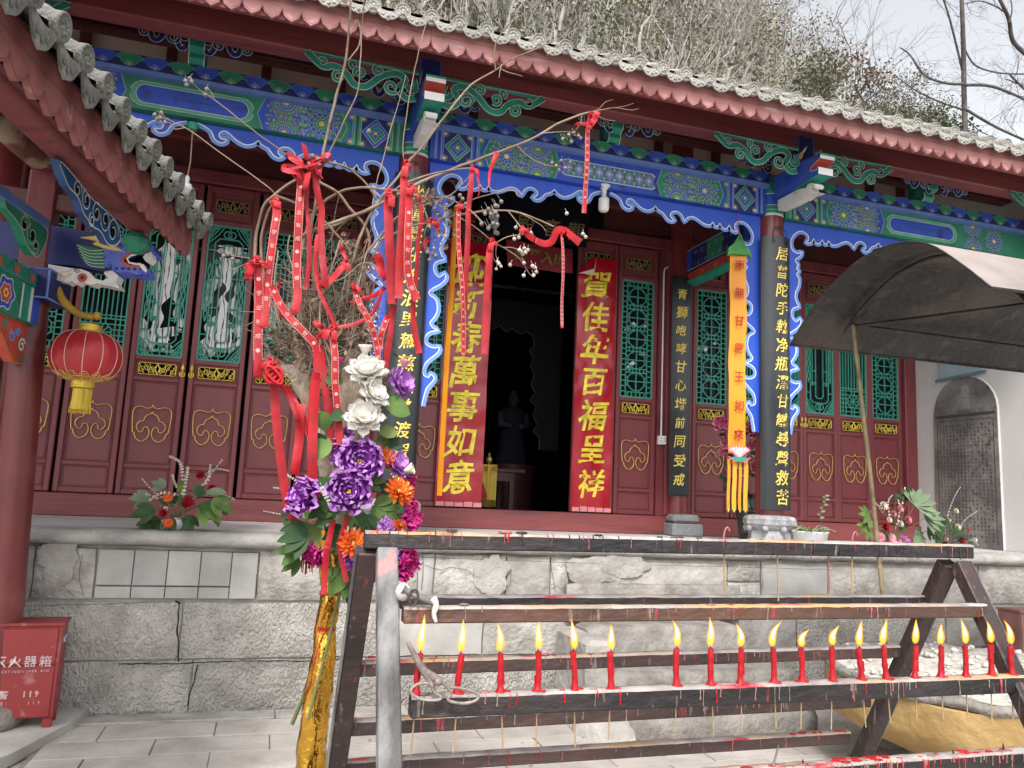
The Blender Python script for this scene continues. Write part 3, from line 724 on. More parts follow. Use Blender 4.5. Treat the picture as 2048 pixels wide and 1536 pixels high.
# ---- front columns, foot drums
CXS = (-2.53, 0.92, 4.37)
for i, fx in enumerate(CXS):
    b = MB(); b.lathe([(0.125, 1.40), (0.125, 4.262)], 28, (fx, YC, 0), cap=False); b.build('front_column', m_pillar, hall)
    for (z0, z1, mt, r) in ((4.262, 4.285, m_wline, .1275), (4.285, 4.31, m_teal, .128), (4.31, 4.325, m_lgreen, .129), (4.325, 4.36, m_green, .128), (4.36, 4.365, m_wline, .1295), (4.365, 4.47, m_blue, .128), (4.47, 4.478, m_wline, .1295), (4.478, 4.51, m_teal, .128), (4.51, 4.66, m_green, .128)):
        b = MB(); b.lathe([(r, z0), (r, z1)], 28, (fx, YC, 0), cap=False); b.build('painted_band', mt, hall)
    b = MB(); n = 8
    b.lathe([(0.20, PZ + .003), (0.205, PZ + .01), (0.205, 1.235), (.19, 1.245), (.188, 1.32), (.215, 1.345), (.236, 1.375), (.236, 1.42), (.215, 1.445), (.15, 1.455), (.127, 1.456)], 8 if i else 24, (fx, YC, 0), smooth=False, cap=False)
    for k in range(8): a = PI / 8 + k * PI / 4; b.ball((fx + .208 * math.cos(a - PI / 8), YC + .208 * math.sin(a - PI / 8), 1.335), .03, 8, 5)
    b.build('column_drum', stone('drum_granite', (0.30, 0.30, 0.31), (0.42, 0.42, 0.43), 0.6, 60, 12, dirt=(.2, .2, .2)), hall)

# ---- painted beam
BZ0, BZ1 = 4.262, 4.512
YB = 6.10
fb = facade(YB)
bays = [(-2.40, 0.79, 'G'), (1.05, 4.24, 'B'), (4.50, 7.465, 'G')]
def hexband(s, x, sg, w_, d, fn=fb):       # chevron '<' pointing by sg
    zc = (BZ0 + BZ1) / 2; t = .048 * sg
    s.add([fn(x, BZ1, d), fn(x + t, zc, d), fn(x, BZ0, d), fn(x + w_, BZ0, d), fn(x + w_ + t, zc, d), fn(x + w_, BZ1, d)], [(0, 1, 4, 5), (1, 2, 3, 4)])
class Paint:
    def __init__(s): s.m = {}
    def __getitem__(s, k): return s.m.setdefault(k.name, (MB(), k))[0]
    def flush(s, nm, parent):
        for mb, mt in s.m.values():
            if mb.v: mb.build(nm, mt, parent, recalc=False, kind='stuff')
def clipz(pts, z0=BZ0 + .002, z1=BZ1 - .002): return [(p[0], min(z1, max(z0, p[1]))) for p in pts]
def rosette(P, cx, cz, r, flip, half=0, fn=fb, curls=True):
    """yellow heart, petal rings and a ring of little curls"""
    A0, A1 = (0, 2 * PI) if not half else ((0, PI) if half > 0 else (PI, 2 * PI))
    c1, c2 = (m_green, m_blue) if flip else (m_blue, m_green)
    def disc(rad, mt, d):
        pts = arc(cx, cz, rad, A0, A1, 24); P[mt].poly(pts[:-1] if not half else pts, fn, d)
    disc(r * .98, c2, .0024); disc(r * .74, c1, .0028); disc(r * .50, c2, .0034)
    for rad, nn, w_ in ((r * .68, 12, .0022), (r * .48, 10, .0022), (r * .30, 8, .002)):
        for k in range(nn):
            a = A0 + (A1 - A0) * (k + .5) / nn; da = (A1 - A0) / nn / 2; rr = rad * da * .95
            P[m_wline].stroke(arc(cx + (rad - rr * .55) * math.cos(a), cz + (rad - rr * .55) * math.sin(a), rr, a - PI / 2, a + PI / 2, 5), w_, fn, .0042)
            P[m_wline].stroke([(cx + (rad - rr * .5) * math.cos(a - da), cz + (rad - rr * .5) * math.sin(a - da)), (cx + rad * .72 * math.cos(a - da), cz + rad * .72 * math.sin(a - da))], w_ * .7, fn, .0043)
    pts = arc(cx, cz, r * .17, A0, A1, 16); P[m_yel].poly(pts[:-1] if not half else pts, fn, .005)
    P[m_lgreen].stroke(arc(cx, cz, r * .2, A0, A1, 14), .003, fn, .0045)
    if curls:
        nn = 16 if not half else 9
        for k in range(nn):
            a = A0 + (A1 - A0) * (k + .5) / nn; x, z = cx + r * .86 * math.cos(a), cz + r * .86 * math.sin(a)
            P[c1 if k % 2 else c2].poly(arc(x, z, r * .17, 0, 2 * PI, 10)[:-1], fn, .0030 + .0002 * (k % 2))
            P[m_yel if flip else m_wline].stroke(spiral(x, z, r * .16, a, 1.2, 9, .2), .0022, fn, .0046)
def petal_flower(P, cx, cz, r, mt, fn=fb, d=.004):
    for k in range(4):
        a = k * PI / 2 + PI / 2; c, s_ = math.cos(a), math.sin(a)
        pts = [(cx, cz), (cx + c * r * .5 - s_ * r * .33, cz + s_ * r * .5 + c * r * .33), (cx + c * r, cz + s_ * r), (cx + c * r * .5 + s_ * r * .33, cz + s_ * r * .5 - c * r * .33)]
        P[mt].poly(pts, fn, d); P[m_wline].stroke(pts, .0018, fn, d + .0008, closed=True)
    P[m_yel].poly(arc(cx, cz, r * .25, 0, 2 * PI, 10)[:-1], fn, d + .0012)
def half_decor(P, fx, sg, typ, extent, fn=fb):
    """pattern from the column face fx inwards (direction sg)"""
    c1, c2 = (m_blue, m_green) if typ == 'B' else (m_green, m_blue)
    X = lambda u: fx + sg * u
    def rect(u0, u1, mt, d, z0=BZ0, z1=BZ1):
        a, b_ = sorted((X(u0), X(u1))); P[mt].add([fn(a, z0, d), fn(b_, z0, d), fn(b_, z1, d), fn(a, z1, d)], [(0, 1, 2, 3)])
    for u0 in (.018, .325):
        rect(u0, u0 + .08, c1, .002)
        for k, (a, mt) in enumerate(((.004, m_wline), (.012, m_gblue if typ == 'B' else m_lgreen), (.055, m_wline), (.066, m_gblue if typ == 'B' else m_lgreen))): rect(u0 + a, u0 + a + (.003 if mt is m_wline else .010), mt, .003)
        rect(u0 + .034, u0 + .040, m_black, .0032)
    zc = (BZ0 + BZ1) / 2; hh = (BZ1 - BZ0) / 2
    rect(.098, .325, m_navy, .002)
    u = .2115
    for r, mt, d in ((1.0, m_wline, .0026), (.965, c2, .0030), (.72, m_wline, .0034), (.69, c1, .0038)):
        P[mt].add([fn(X(u - .112 * r), zc, d), fn(X(u), zc - hh * r, d), fn(X(u + .112 * r), zc, d), fn(X(u), zc + hh * r, d)], [(0, 1, 2, 3) if sg > 0 else (3, 2, 1, 0)])
    petal_flower(P, X(u), zc, .050, c2, fn, .0044)
    for (uu, zz) in ((.105, BZ0 + .02), (.315, BZ0 + .02), (.105, BZ1 - .02), (.315, BZ1 - .02), (.41, BZ0 + .02), (.41, BZ1 - .02)):
        P[m_yel].poly(arc(X(uu), zz, .015, 0, 2 * PI, 9)[:-1], fn, .0036); P[m_wline].stroke(arc(X(uu), zz, .026, 0, 2 * PI, 9), .0018, fn, .0037)
    # hexagon field with one whole and two half rosettes
    rect(.405, extent, m_blue if typ != 'B' else m_green, .0016)
    cen = [(X(.64), zc), (X(.92), BZ1), (X(.92), BZ0)]
    for i in range(18):
        for j in range(7):
            x, z = X(.50 + .0335 * i + (.0167 if j % 2 else 0)), BZ0 + .017 + .036 * j
            if .49 < sg * (x - fx) < 1.06 and all(math.hypot(x - a, z - b_) > .118 for a, b_ in cen):
                P[(m_blue, m_green)[(i + j) % 2]].poly(arc(x, z, .0155, 0, 2 * PI, 9)[:-1], fn, .0022)
                P[m_wline if (i + j) % 3 else m_yel].stroke(spiral(x, z, .014, i + j * 2, 1.25, 9, .2), .0022, fn, .0040)
    for u0, mt, dd in ((.418, c2, .0024), (.452, c1, .0030), (.487, m_wline, .0034), (.491, c2 if typ == 'B' else m_green, .0030)):
        w_ = .034 if mt is not m_wline else .003
        x = X(u0) if sg > 0 else X(u0) - w_
        hexband(P[mt], x, -sg, w_, dd, fn)
    rosette(P, X(.64), zc + .0, .128, typ == 'B', 0, fn)
    rosette(P, X(.92), BZ1 - .002, .125, typ != 'B', -1, fn); rosette(P, X(.92), BZ0 + .002, .125, typ != 'B', 1, fn)
    for k in range(4):
        for q in (-1, 1):
            x, z = X(.775 + .012 * (k % 2)), BZ0 + .03 + .062 * k
            P[c1 if k % 2 else c2].poly(arc(x + q * .012, z, .024, 0, 2 * PI, 9)[:-1], fn, .0031 + .0003 * q); P[m_wline].stroke(spiral(x + q * .012, z, .022, k + q, 1.2, 9, .2), .002, fn, .0046)
    for u0, mt, dd in ((1.045, c2, .0040), (1.079, m_wline, .0044), (1.082, c1, .0040)):
        w_ = .034 if mt is not m_wline else .003
        x = X(u0) if sg > 0 else X(u0) - w_
        hexband(P[mt], x, sg, w_, dd, fn)
def rounded(cx0, cx1, zc, hh, n=8):
    return [(cx1 - hh * .6 + 0 * 1, zc + hh), (cx1 - hh * .2, zc + hh * .75), (cx1 - .0, zc + hh * .45), (cx1 + hh * .12, zc), (cx1, zc - hh * .45), (cx1 - hh * .2, zc - hh * .75), (cx1 - hh * .6, zc - hh),
            (cx0 + hh * .6, zc - hh), (cx0 + hh * .2, zc - hh * .75), (cx0, zc - hh * .45), (cx0 - hh * .12, zc), (cx0, zc + hh * .45), (cx0 + hh * .2, zc + hh * .75), (cx0 + hh * .6, zc + hh)]
for (x0, x1, typ) in bays:
    b = MB(); b.box(x0 - .02, min(x1 + .02, 7.465), YB + .0, YB + .2, BZ0, BZ1); beam = b.build('lintel_beam', m_green if typ == 'G' else m_blue, hall, recalc=True)
    P = Paint(); x1e = x1 if x1 < 7.4 else 7.69
    half_decor(P, x0, 1, typ, 1.10)
    if x1 < 7.4: half_decor(P, x1, -1, typ, 1.10)
    else: rosette(P, 6.75, BZ1 - .002, .125, False, -1); rosette(P, 6.75, BZ0 + .002, .125, False, 1); rosette(P, 7.03, (BZ0 + BZ1) / 2, .128, True)
    ca, cb = x0 + 1.14, x1e - 1.14; zc = (BZ0 + BZ1) / 2
    if typ == 'G':
        P[m_wline].poly(rounded(ca + .02, cb - .02, zc, .098), fb, .0024); P[m_lgreen].poly(rounded(ca + .023, cb - .023, zc, .095), fb, .0028); P[m_wline].poly(rounded(ca + .06, cb - .06, zc, .073), fb, .0032); P[m_blue].poly(rounded(ca + .064, cb - .064, zc, .069), fb, .0036)
        P[m_black].stroke([(ca + .3, zc + .004), ((ca + cb) / 2, zc - .006), (cb - .28, zc)], .005, fb, .0040, taper=True)
    else:
        P[m_wline].poly(rounded(ca - .01, cb + .01, zc, .076), fb, .0024); P[m_lblue].poly(rounded(ca, cb, zc, .070), fb, .0028)
        P[m_gblue].poly(rounded(ca + .004, cb - .004, zc, .066), fb, .0032)
        n = 9; st = (cb - ca - .04) / n
        for k in range(n):
            cx = ca + .02 + st * (k + .5)
            for q in (-1, 1):
                if k < n - 1:
                    xx = cx + st / 2
                    P[m_green].add([fb(xx - st * .42, zc + q * .063, .0036), fb(xx + st * .42, zc + q * .063, .0036), fb(xx, zc + q * .006, .0036)], [(0, 1, 2)])
                    for a in (-.5, 0, .5): P[m_wline].stroke([(xx, zc + q * .060), (xx + math.sin(a) * .030, zc + q * (.060 - .030 * math.cos(a)))], .005, fb, .0042, taper=True)
                    P[m_orange].poly(arc(xx, zc, .007, 0, 2 * PI, 7)[:-1], fb, .0046)
            for j in range(8):
                a = j * PI / 4; P[m_wline].stroke([(cx + .006 * math.cos(a), zc + .006 * math.sin(a)), (cx + (.036 if j % 2 == 0 else .026) * math.cos(a), zc + (.036 if j % 2 == 0 else .026) * math.sin(a))], .0045, fb, .0042 + .0002 * j)
            P[m_wline].poly(arc(cx, zc, .008, 0, 2 * PI, 8)[:-1], fb, .0062)
            for q in (-1, 1): P[m_orange].stroke([(cx - st / 2, zc), (cx, zc + q * .063), (cx + st / 2, zc)], .0028, fb, .0039)
    P.flush('beam_painting', beam)
    # projecting plate with cloud petals
    b = MB(); b.box(x0 - .02, min(x1 + .02, 7.465), YB - .062, YB + .22, 4.5125, 4.545); b.build('plate_edge', m_gblue, hall)
    b = MB(); b.box(x0 - .02, min(x1 + .02, 7.465), YB - .055, YB + .22, 4.546, 4.655); pb = b.build('petal_plate', m_navy, hall)
    P = Paint(); fp = facade(YB - .055); n = int((min(x1, 7.46) - x0) / .178); st = .178
    for k in range(n + 1):
        cx = x0 + .07 + k * st; g = (k % 2 == 0)
        if cx > min(x1, 7.46) - .05: continue
        mt = m_green if g else m_blue
        pts = [(cx - .088, 4.628), (cx - .070, 4.640), (cx - .045, 4.650), (cx, 4.654), (cx + .045, 4.650), (cx + .070, 4.640), (cx + .088, 4.628), (cx + .086, 4.612), (cx + .066, 4.606), (cx + .055, 4.585), (cx + .030, 4.562), (cx, 4.552), (cx - .030, 4.562), (cx - .055, 4.585), (cx - .066, 4.606), (cx - .086, 4.612)]
        P[mt].poly(pts, fp, .0016 + .0006 * g); P[m_lgreen if g else m_gblue].stroke([(p[0], p[1]) for p in pts], .0035, fp, .0030 + .0004 * g, closed=True, inside=0)
        for a in (-1.2, -.6, 0, .6, 1.2):
            z = 4.562; P[m_wline].stroke([(cx, z), (cx + math.sin(a) * .034, z + .040 * math.cos(a))], .0036, fp, .0040, taper=True)
    P.flush('petal_painting', pb)

# ---- blue cut-out aprons under the beam and down the columns
YA = 6.16
fa = facade(YA)
def half_apron_px():
    z3 = lambda x, y: at(1180 + x / 5.12, 230 + y / 5.12, YA)
    raw = [(205, 790), (235, 805), (275, 830), (312, 862), (326, 895), (345, 935), (385, 962), (415, 955), (432, 935), (402, 928), (378, 912), (372, 885), (388, 862), (420, 858), (452, 880), (490, 920), (535, 955), (585, 975), (630, 965), (655, 948), (670, 935), (688, 960), (720, 985), (752, 1005), (778, 1045), (800, 1070), (830, 1085), (862, 1074), (838, 1058), (822, 1030), (832, 1000), (862, 986), (900, 990), (932, 1015), (955, 1050), (966, 1088), (985, 1060), (1020, 1042), (1062, 1044), (1110, 1072), (1155, 1105), (1200, 1125), (1238, 1122), (1258, 1096), (1270, 1128), (1295, 1142), (1318, 1132), (1328, 1106), (1345, 1140), (1375, 1165), (1408, 1158), (1425, 1126), (1440, 1162), (1470, 1188), (1510, 1196), (1484, 1165), (1482, 1125), (1500, 1100), (1535, 1090), (1580, 1100), (1622, 1135), (1655, 1185), (1672, 1240), (1666, 1295), (1640, 1330), (1600, 1335), (1570, 1322), (1555, 1306), (1562, 1340), (1580, 1365), (1612, 1398)]
    out = []
    for x, y in raw:
        p = z3(x, y); out.append((4.24 - p.x, p.z))
    return out
HA = half_apron_px()
def side_px():
    raw = [(510, 205), (525, 235), (560, 262), (580, 258), (572, 285), (545, 305), (560, 330), (548, 350), (565, 368), (545, 385), (562, 412), (556, 455), (535, 490), (528, 525), (538, 560), (553, 580), (515, 588), (496, 612), (500, 650), (525, 675), (555, 655), (557, 685), (530, 712), (495, 730), (470, 752), (478, 772), (508, 795), (515, 850), (496, 890), (475, 915), (490, 942), (520, 955), (480, 962), (452, 985), (448, 1015), (465, 1038), (500, 1050), (523, 1045), (520, 1070), (490, 1095), (455, 1125), (438, 1165), (444, 1195), (470, 1205), (480, 1188), (498, 1205), (490, 1225), (462, 1255), (448, 1290), (432, 1355)]
    out = []
    for x, y in raw:
        p = at(680 + x / 2.647, 300 + y / 2.647, YA); out.append((max(.004, p.x - 1.05), p.z))
    return out
SA = side_px()
def apron(x0, x1, left=True, right=True, stop=None):
    zt = 4.258
    L_ = [(x0 + u, z) for u, z in HA]; Rr = [(x1 - u, z) for u, z in HA]
    zend = HA[-1][1]
    sdL = [(x0 + u, z) for u, z in SA if z < zend - .02]; sdR = [(x1 - u, z) for u, z in SA if z < zend - .02]
    edge_l = (L_ + sdL) if left else L_[:40]; edge_r = (Rr + sdR) if right else Rr[:0]
    for side, E in (('l', edge_l), ('r', edge_r)):
        if not E: continue
        xf = x0 if side == 'l' else x1; xc = (x0 + x1) / 2
        if side == 'l' and not right: E = E
        pts = [(xc if right or side == 'r' else E[0][0], zt), ] + ([(xc, E[0][1])] if (right) else []) + E + [(xf, E[-1][1] - .01), (xf, zt)]
        s = MB(); s.prism(pts, fa, -0.022, 0.0); o = s.build('wave_apron', m_bblue, hall)
        q = 1 if side == 'l' else -1
        fine = crom(E, 2)
        # pale band drawn inside the edge, white rim on the edge itself
        band = MB(); band.stroke(fine, .030, fa, .0022, inside=(.015 if side == 'r' else -.015) * -1)
        band.build('apron_band', m_lblue, o, recalc=False)
        rim = MB(); rim.tube([fa(p[0], p[1], -.001) for p in fine], .0055, 6); rim.build('apron_rim', m_wpaint, o)
apron(1.05, 4.24); apron(-2.40, .79); apron(4.50, 7.69, True, False)

# ---- green scroll brackets and dragon-headed beam ends on every column
YP = 5.66
def curl(P, pts, w_, fn, mt, th=.018):
    c = crom(pts, 5); 
    s = P[mt]; a = MB(); a.stroke(c, w_, lambda u, v, d=0: Vector((u, v, 0)), 0, taper=False)
    N = len(c)
    Lp, Rp = [a.v[2 * i][:2] for i in range(N)], [a.v[2 * i + 1][:2] for i in range(N)]
    fr = [fn(p[0], p[1], th) for p in Lp] + [fn(p[0], p[1], th) for p in Rp]; bk = [fn(p[0], p[1], 0) for p in Lp] + [fn(p[0], p[1], 0) for p in Rp]
    s.add(fr, [(i, i + 1, N + i + 1, N + i) for i in range(N - 1)])
    s.add(fr + bk, [(i, i + 1, 2 * N + i + 1, 2 * N + i) for i in range(N - 1)] + [(N + i, N + i + 1, 3 * N + i + 1, 3 * N + i) for i in range(N - 1)])
    for e in (Lp, Rp): P[m_wline].stroke([(p[0], p[1]) for p in e], .0045, fn, th + .001)
def scroll_bracket(x0, sg, L_=.86, zt=4.735, H=.23, Y=YP, mt=m_teal, nm='scroll_bracket', k=1.0):
    fn = facade(Y); X = lambda u: x0 + sg * u * L_; Z = lambda v: zt - v * H
    P = Paint(); P[mt].prism([(X(0), zt), (X(1.0), zt), (X(.93), Z(.10)), (X(0), Z(.10))], fn, 0, .018)
    P[m_wline].stroke([(X(0), Z(.10)), (X(1.0), Z(.02))], .004, fn, .0195)
    w_ = .050 * k
    curl(P, [(X(.02), Z(.95)), (X(.10), Z(1.02)), (X(.17), Z(.75)), (X(.12), Z(.40)), (X(.20), Z(.22)), (X(.33), Z(.42)), (X(.45), Z(.85)), (X(.56), Z(.88)), (X(.64), Z(.55)), (X(.74), Z(.38)), (X(.84), Z(.45)), (X(.98), Z(.06))], w_, fn, mt)
    curl(P, [(X(.04), Z(.30)), (X(.02), Z(.65)), (X(.07), Z(.72)), (X(.10), Z(.55))], w_ * .8, fn, mt)
    for (cu, cv, r, a, t, q) in ((.24, .72, .045, 0, 1.1, 1), (.36, .22, .030, 2, 1.0, -1), (.52, .45, .034, 4, 1.1, 1), (.70, .72, .034, 1, 1.1, -1), (.84, .30, .02, 3, .9, 1), (.58, .2, .022, 5, .9, 1)):
        curl(P, [(p[0], p[1]) for p in spiral(X(cu), Z(cv), r * 1.35 * k, a, t, 7, .3, q * sg)], w_ * .55, fn, mt)
    first = None
    for mb, mm in P.m.values():
        if mb.v:
            o = mb.build(nm if first is None else 'bracket_outline', mm, hall if first is None else first, recalc=False); first = first or o
def dragon(fx):
    w_ = .075
    X0, X1 = fx - w_, fx + w_
    fn = lambda u, v, d=0.0: Vector((d, u, v))
    z2 = lambda x, y: (lambda p: (p.y, p.z))(atX(1380 + x / 5.12, 230 + y / 5.12, 4.295))
    outline = [z2(*p) for p in [(850, 640), (940, 590), (1030, 545), (1150, 470), (1240, 430), (1335, 385), (1330, 440), (1290, 480), (1235, 545), (1240, 580), (1290, 565), (1315, 530), (1440, 560) if False else (1312, 600), (1180, 680), (1060, 760), (870, 850)]]
    s = MB(); s.prism(outline, fn, X0, X1); dr = s.build('dragon_beam_end', m_blue, hall)
    # scales on both flanks, mane and jaw colours on the front faces
    P = Paint()
    def inside(y, z):
        c = False; n = len(outline)
        for i in range(n):
            (a, b_), (c2, d2) = outline[i], outline[i - 1]
            if (b_ > z) != (d2 > z) and y < (c2 - a) * (z - b_) / (d2 - b_) + a: c = not c
        return c
    for q, xx in ((-1, X0), (1, X1)):
        f2 = lambda u, v, d=0.0, xx=xx, q=q: Vector((xx + q * d, u, v))
        for j in range(20):
            for i in range(34):
                y = 5.42 + .021 * i + (.0105 if j % 2 else 0); z = 4.30 + .022 * j
                if all(inside(y + a, z + c) for a in (-.012, .012) for c in (-.012, .012)) and not (5.66 < y < 5.86 and z < 4.66 - (5.86 - y) * .3 + .02 and z > 4.44):
                    P[m_gblue].stroke(arc(y, z, .009, -.4, PI - .4, 4), .0035, f2, .0016)
        for k in range(9): P[m_green].stroke([(5.68 + .016 * k, 4.50 + .008 * k), (5.70 + .016 * k, 4.56), (5.72 + .015 * k, 4.62 - .005 * k)], .010, f2, .0022 + .0001 * k); P[m_lgreen].stroke([(5.685 + .016 * k, 4.50 + .008 * k), (5.705 + .016 * k, 4.56), (5.725 + .015 * k, 4.62 - .005 * k)], .0025, f2, .0036)
        P[m_yel].poly([(5.62, 4.62), (5.70, 4.665), (5.66, 4.68), (5.56, 4.70)], f2, .0024); P[m_wpaint].poly([(5.56, 4.675), (5.60, 4.665), (5.585, 4.70), (5.54, 4.71)], f2, .003)
        mouth = [z2(*p) for p in [(1330, 440), (1290, 480), (1235, 545), (1240, 580), (1290, 565), (1315, 530)]]
        P[m_wpaint].stroke(mouth, .008, f2, .002); P[m_orange].stroke([(a + .008, b_) for a, b_ in mouth], .006, f2, .003)
    ff = lambda y0: (lambda u, v, d=0.0: Vector((u, y0 - d, v)))
    def quad(p, q, mt, d=.0022):
        (ya, za), (yb, zb) = p, q; nn = Vector((0, -(zb - za), (yb - ya))); nn.normalize(); nn = nn if nn.y < 0 or (abs(nn.y) < .2 and nn.z < 0) else -nn
        o = nn * d; P[mt].add([Vector((X0, ya, za)) + o, Vector((X1, ya, za)) + o, Vector((X1, yb, zb)) + o, Vector((X0, yb, zb)) + o], [(0, 1, 2, 3)])
    O = outline; mid = lambda a, b_, t: (a[0] + (b_[0] - a[0]) * t, a[1] + (b_[1] - a[1]) * t)
    quad(O[4], O[5], m_teal)
    # front of the upper jaw: green, white, red ; then the lower jaw: white, green
    quad(O[5], mid(O[5], O[6], .35), m_teal); quad(mid(O[5], O[6], .35), O[6], m_wpaint); quad(O[6], O[7], m_orange); quad(O[7], O[8], m_orange); quad(O[9], O[10], m_orange); quad(O[10], O[11], m_wpaint)
    quad(O[11], O[12], m_wpaint); quad(O[12], O[13], m_teal); quad(O[13], O[14], m_teal); quad(O[14], O[15], m_teal)
    P.flush('dragon_painting', dr)
    # white elephant corbel under it
    e = [z2(*p) for p in [(870, 868), (960, 820), (1060, 765), (1110, 748), (1160, 742), (1175, 705), (1205, 690), (1240, 695), (1255, 722), (1240, 745), (1218, 742), (1215, 722), (1196, 735), (1205, 772), (1270, 785), (1225, 806), (1190, 812), (1150, 838), (1120, 862), (1095, 860), (1075, 880), (935, 945), (875, 972)]]
    e = [(a, b_) for a, b_ in e]
    s = MB(); s.prism(e, fn, fx - .045, fx + .045); el = s.build('elephant_corbel', m_wpaint, hall)
    s = MB()
    for q in (-1, 1):
        f2 = lambda u, v, d=0.0, q=q: Vector((fx + q * (.0455 + d), u, v)); c = z2(1055, 790)
        s.stroke(arc(c[0], c[1], .010, 0, 2 * PI, 10), .003, f2, .001); s.poly(arc(c[0], c[1], .004, 0, 2 * PI, 8)[:-1], f2, .001)
        for k in range(26):
            yy = 5.86 + .2 * R_(); zz = c[1] - .11 - (yy - 5.88) * .35 + .07 * R_(); s.stroke([(yy, zz), (yy + .008, zz + .004)], .002, f2, .0008)
    s.build('elephant_markings', m_black, el, recalc=False)
    # block that carries the purlin
    s = MB(); s.box(fx - .085, fx + .085, YP - .005, YP + .19, 4.60, 4.87, 0.004); bl = s.build('bearing_block', m_navy, hall)
    s = MB(); fz = facade(YP - .005)
    s.stroke([(fx - .080, 4.64), (fx - .080, 4.865), (fx + .080, 4.865), (fx + .080, 4.62)], .005, fz, .001); s.build('block_outline', m_gblue, bl, recalc=False)
for fx in (0.92, 4.37): 
    dragon(fx)
    scroll_bracket(fx - .088, -1); scroll_bracket(fx + .088, 1)
scroll_bracket(-2.53 + .09, 1); dragon(-2.53); scroll_bracket(7.75, -1, 1.0)
# smaller blue fret brackets behind, and the green humped struts in mid bay
for cx in (-0.805, 2.645, 6.10):
    s = MB(); fn = lambda u, v, d=0.0: Vector((cx + d, u, v))
    out = [(6.22, 4.656), (6.03, 4.656), (6.00, 4.69), (6.01, 4.73), (5.95, 4.76), (5.95, 4.81), (5.88, 4.83), (5.87, 4.89), (5.82, 4.93), (5.82, 4.98), (6.22, 4.98)]
    s.prism(out, fn, -.055, .055); o = s.build('humped_strut', m_teal, hall)
    s = MB()
    for q in (-1, 1): s.tube([fn(p[0] - .001, p[1], q * .055) for p in out[:10]], .0035, 5)
    for q in (-1, 1):
        f2 = lambda u, v, d=0.0, q=q: Vector((cx + q * (.0555 + d), u, v))
        for (a, b_, r) in ((6.10, 4.74, .035), (6.05, 4.84, .04), (5.97, 4.90, .03)): s.stroke(spiral(a, b_, r, 1, 1.3, 12), .003, f2, .001)
    s.build('strut_outline', m_wline, o, recalc=False)
    for q in (-1, 1): scroll_bracket(cx + q * .06, q, .42, 4.965, .26, 5.93, m_navy, 'fret_bracket', .8)
for fx in (0.92, 4.37):
    for q in (-1, 1): scroll_bracket(fx + q * .14, q, .42, 4.90, .26, 6.0, m_navy, 'fret_bracket', .8)
# ---- purlins
b = MB(); b.box(-6, 8.6, YP, YP + .17, 4.736, 5.02, .012); b.build('eave_purlin', m_redbeam, hall)
b = MB(); b.box(-6, 8.6, 5.90, 6.06, 4.97, 5.10, .01); b.build('inner_purlin', m_redbeam, hall)
b = MB(); b.box(-6, 7.45, YC + .02, YC + .16, 4.70 + .22, 5.12, .01); b.build('inner_purlin', m_dred, hall)
# cross beams from the inner to the front columns, with their painted faces
for fx in (0.96, 4.30):
    b = MB(); b.box(fx - .07, fx + .07, YC + .1, YD - .12, 4.06, 4.32, .004); cb = b.build('cross_beam', m_navy, hall)
    P = Paint()
    for q in (-1, 1):
        f2 = lambda u, v, d=0.0, q=q: Vector((fx + q * (.07 + d), u, v))
        for (y0, y1, mt) in ((6.32, 6.42, m_blue), (7.42, 7.55, m_blue), (6.8, 7.1, m_green)):
            P[mt].add([f2(y0, 4.075, .002), f2(y1, 4.075, .002), f2(y1, 4.305, .002), f2(y0, 4.305, .002)], [(0, 1, 2, 3)])
        for k in range(26): P[m_wline if k % 2 else m_gblue].stroke(spiral(6.5 + .9 * (k % 13) / 13, 4.12 + .12 * (k // 13), .030, k, 1.3, 9), .003, f2, .0035)
        P[m_wline].stroke([(6.32, 4.075), (7.55, 4.075)], .005, f2, .0036); P[m_wline].stroke([(6.32, 4.305), (7.55, 4.305)], .005, f2, .0036)
    P.flush('beam_painting', cb)
    b = MB(); b.box(fx - .055, fx + .055, YC + .1, YD - .12, 3.965, 4.058, .003); rb = b.build('red_carved_board', m_orange, hall)
    P = Paint()
    for q in (-1, 1):
        f2 = lambda u, v, d=0.0, q=q: Vector((fx + q * (.055 + d), u, v))
        for k in range(12): P[m_black if k % 3 else m_yel].stroke(spiral(6.4 + 1.1 * k / 12, 4.012, .028, k * 1.7, 1.3, 9), .004, f2, .002)
    P.flush('board_scrolls', rb)
    b = MB(); b.box(fx - .075, fx + .075, YC + .1, YD - .12, 3.935, 3.963, .003); b.build('beam_fillet', m_teal, hall)

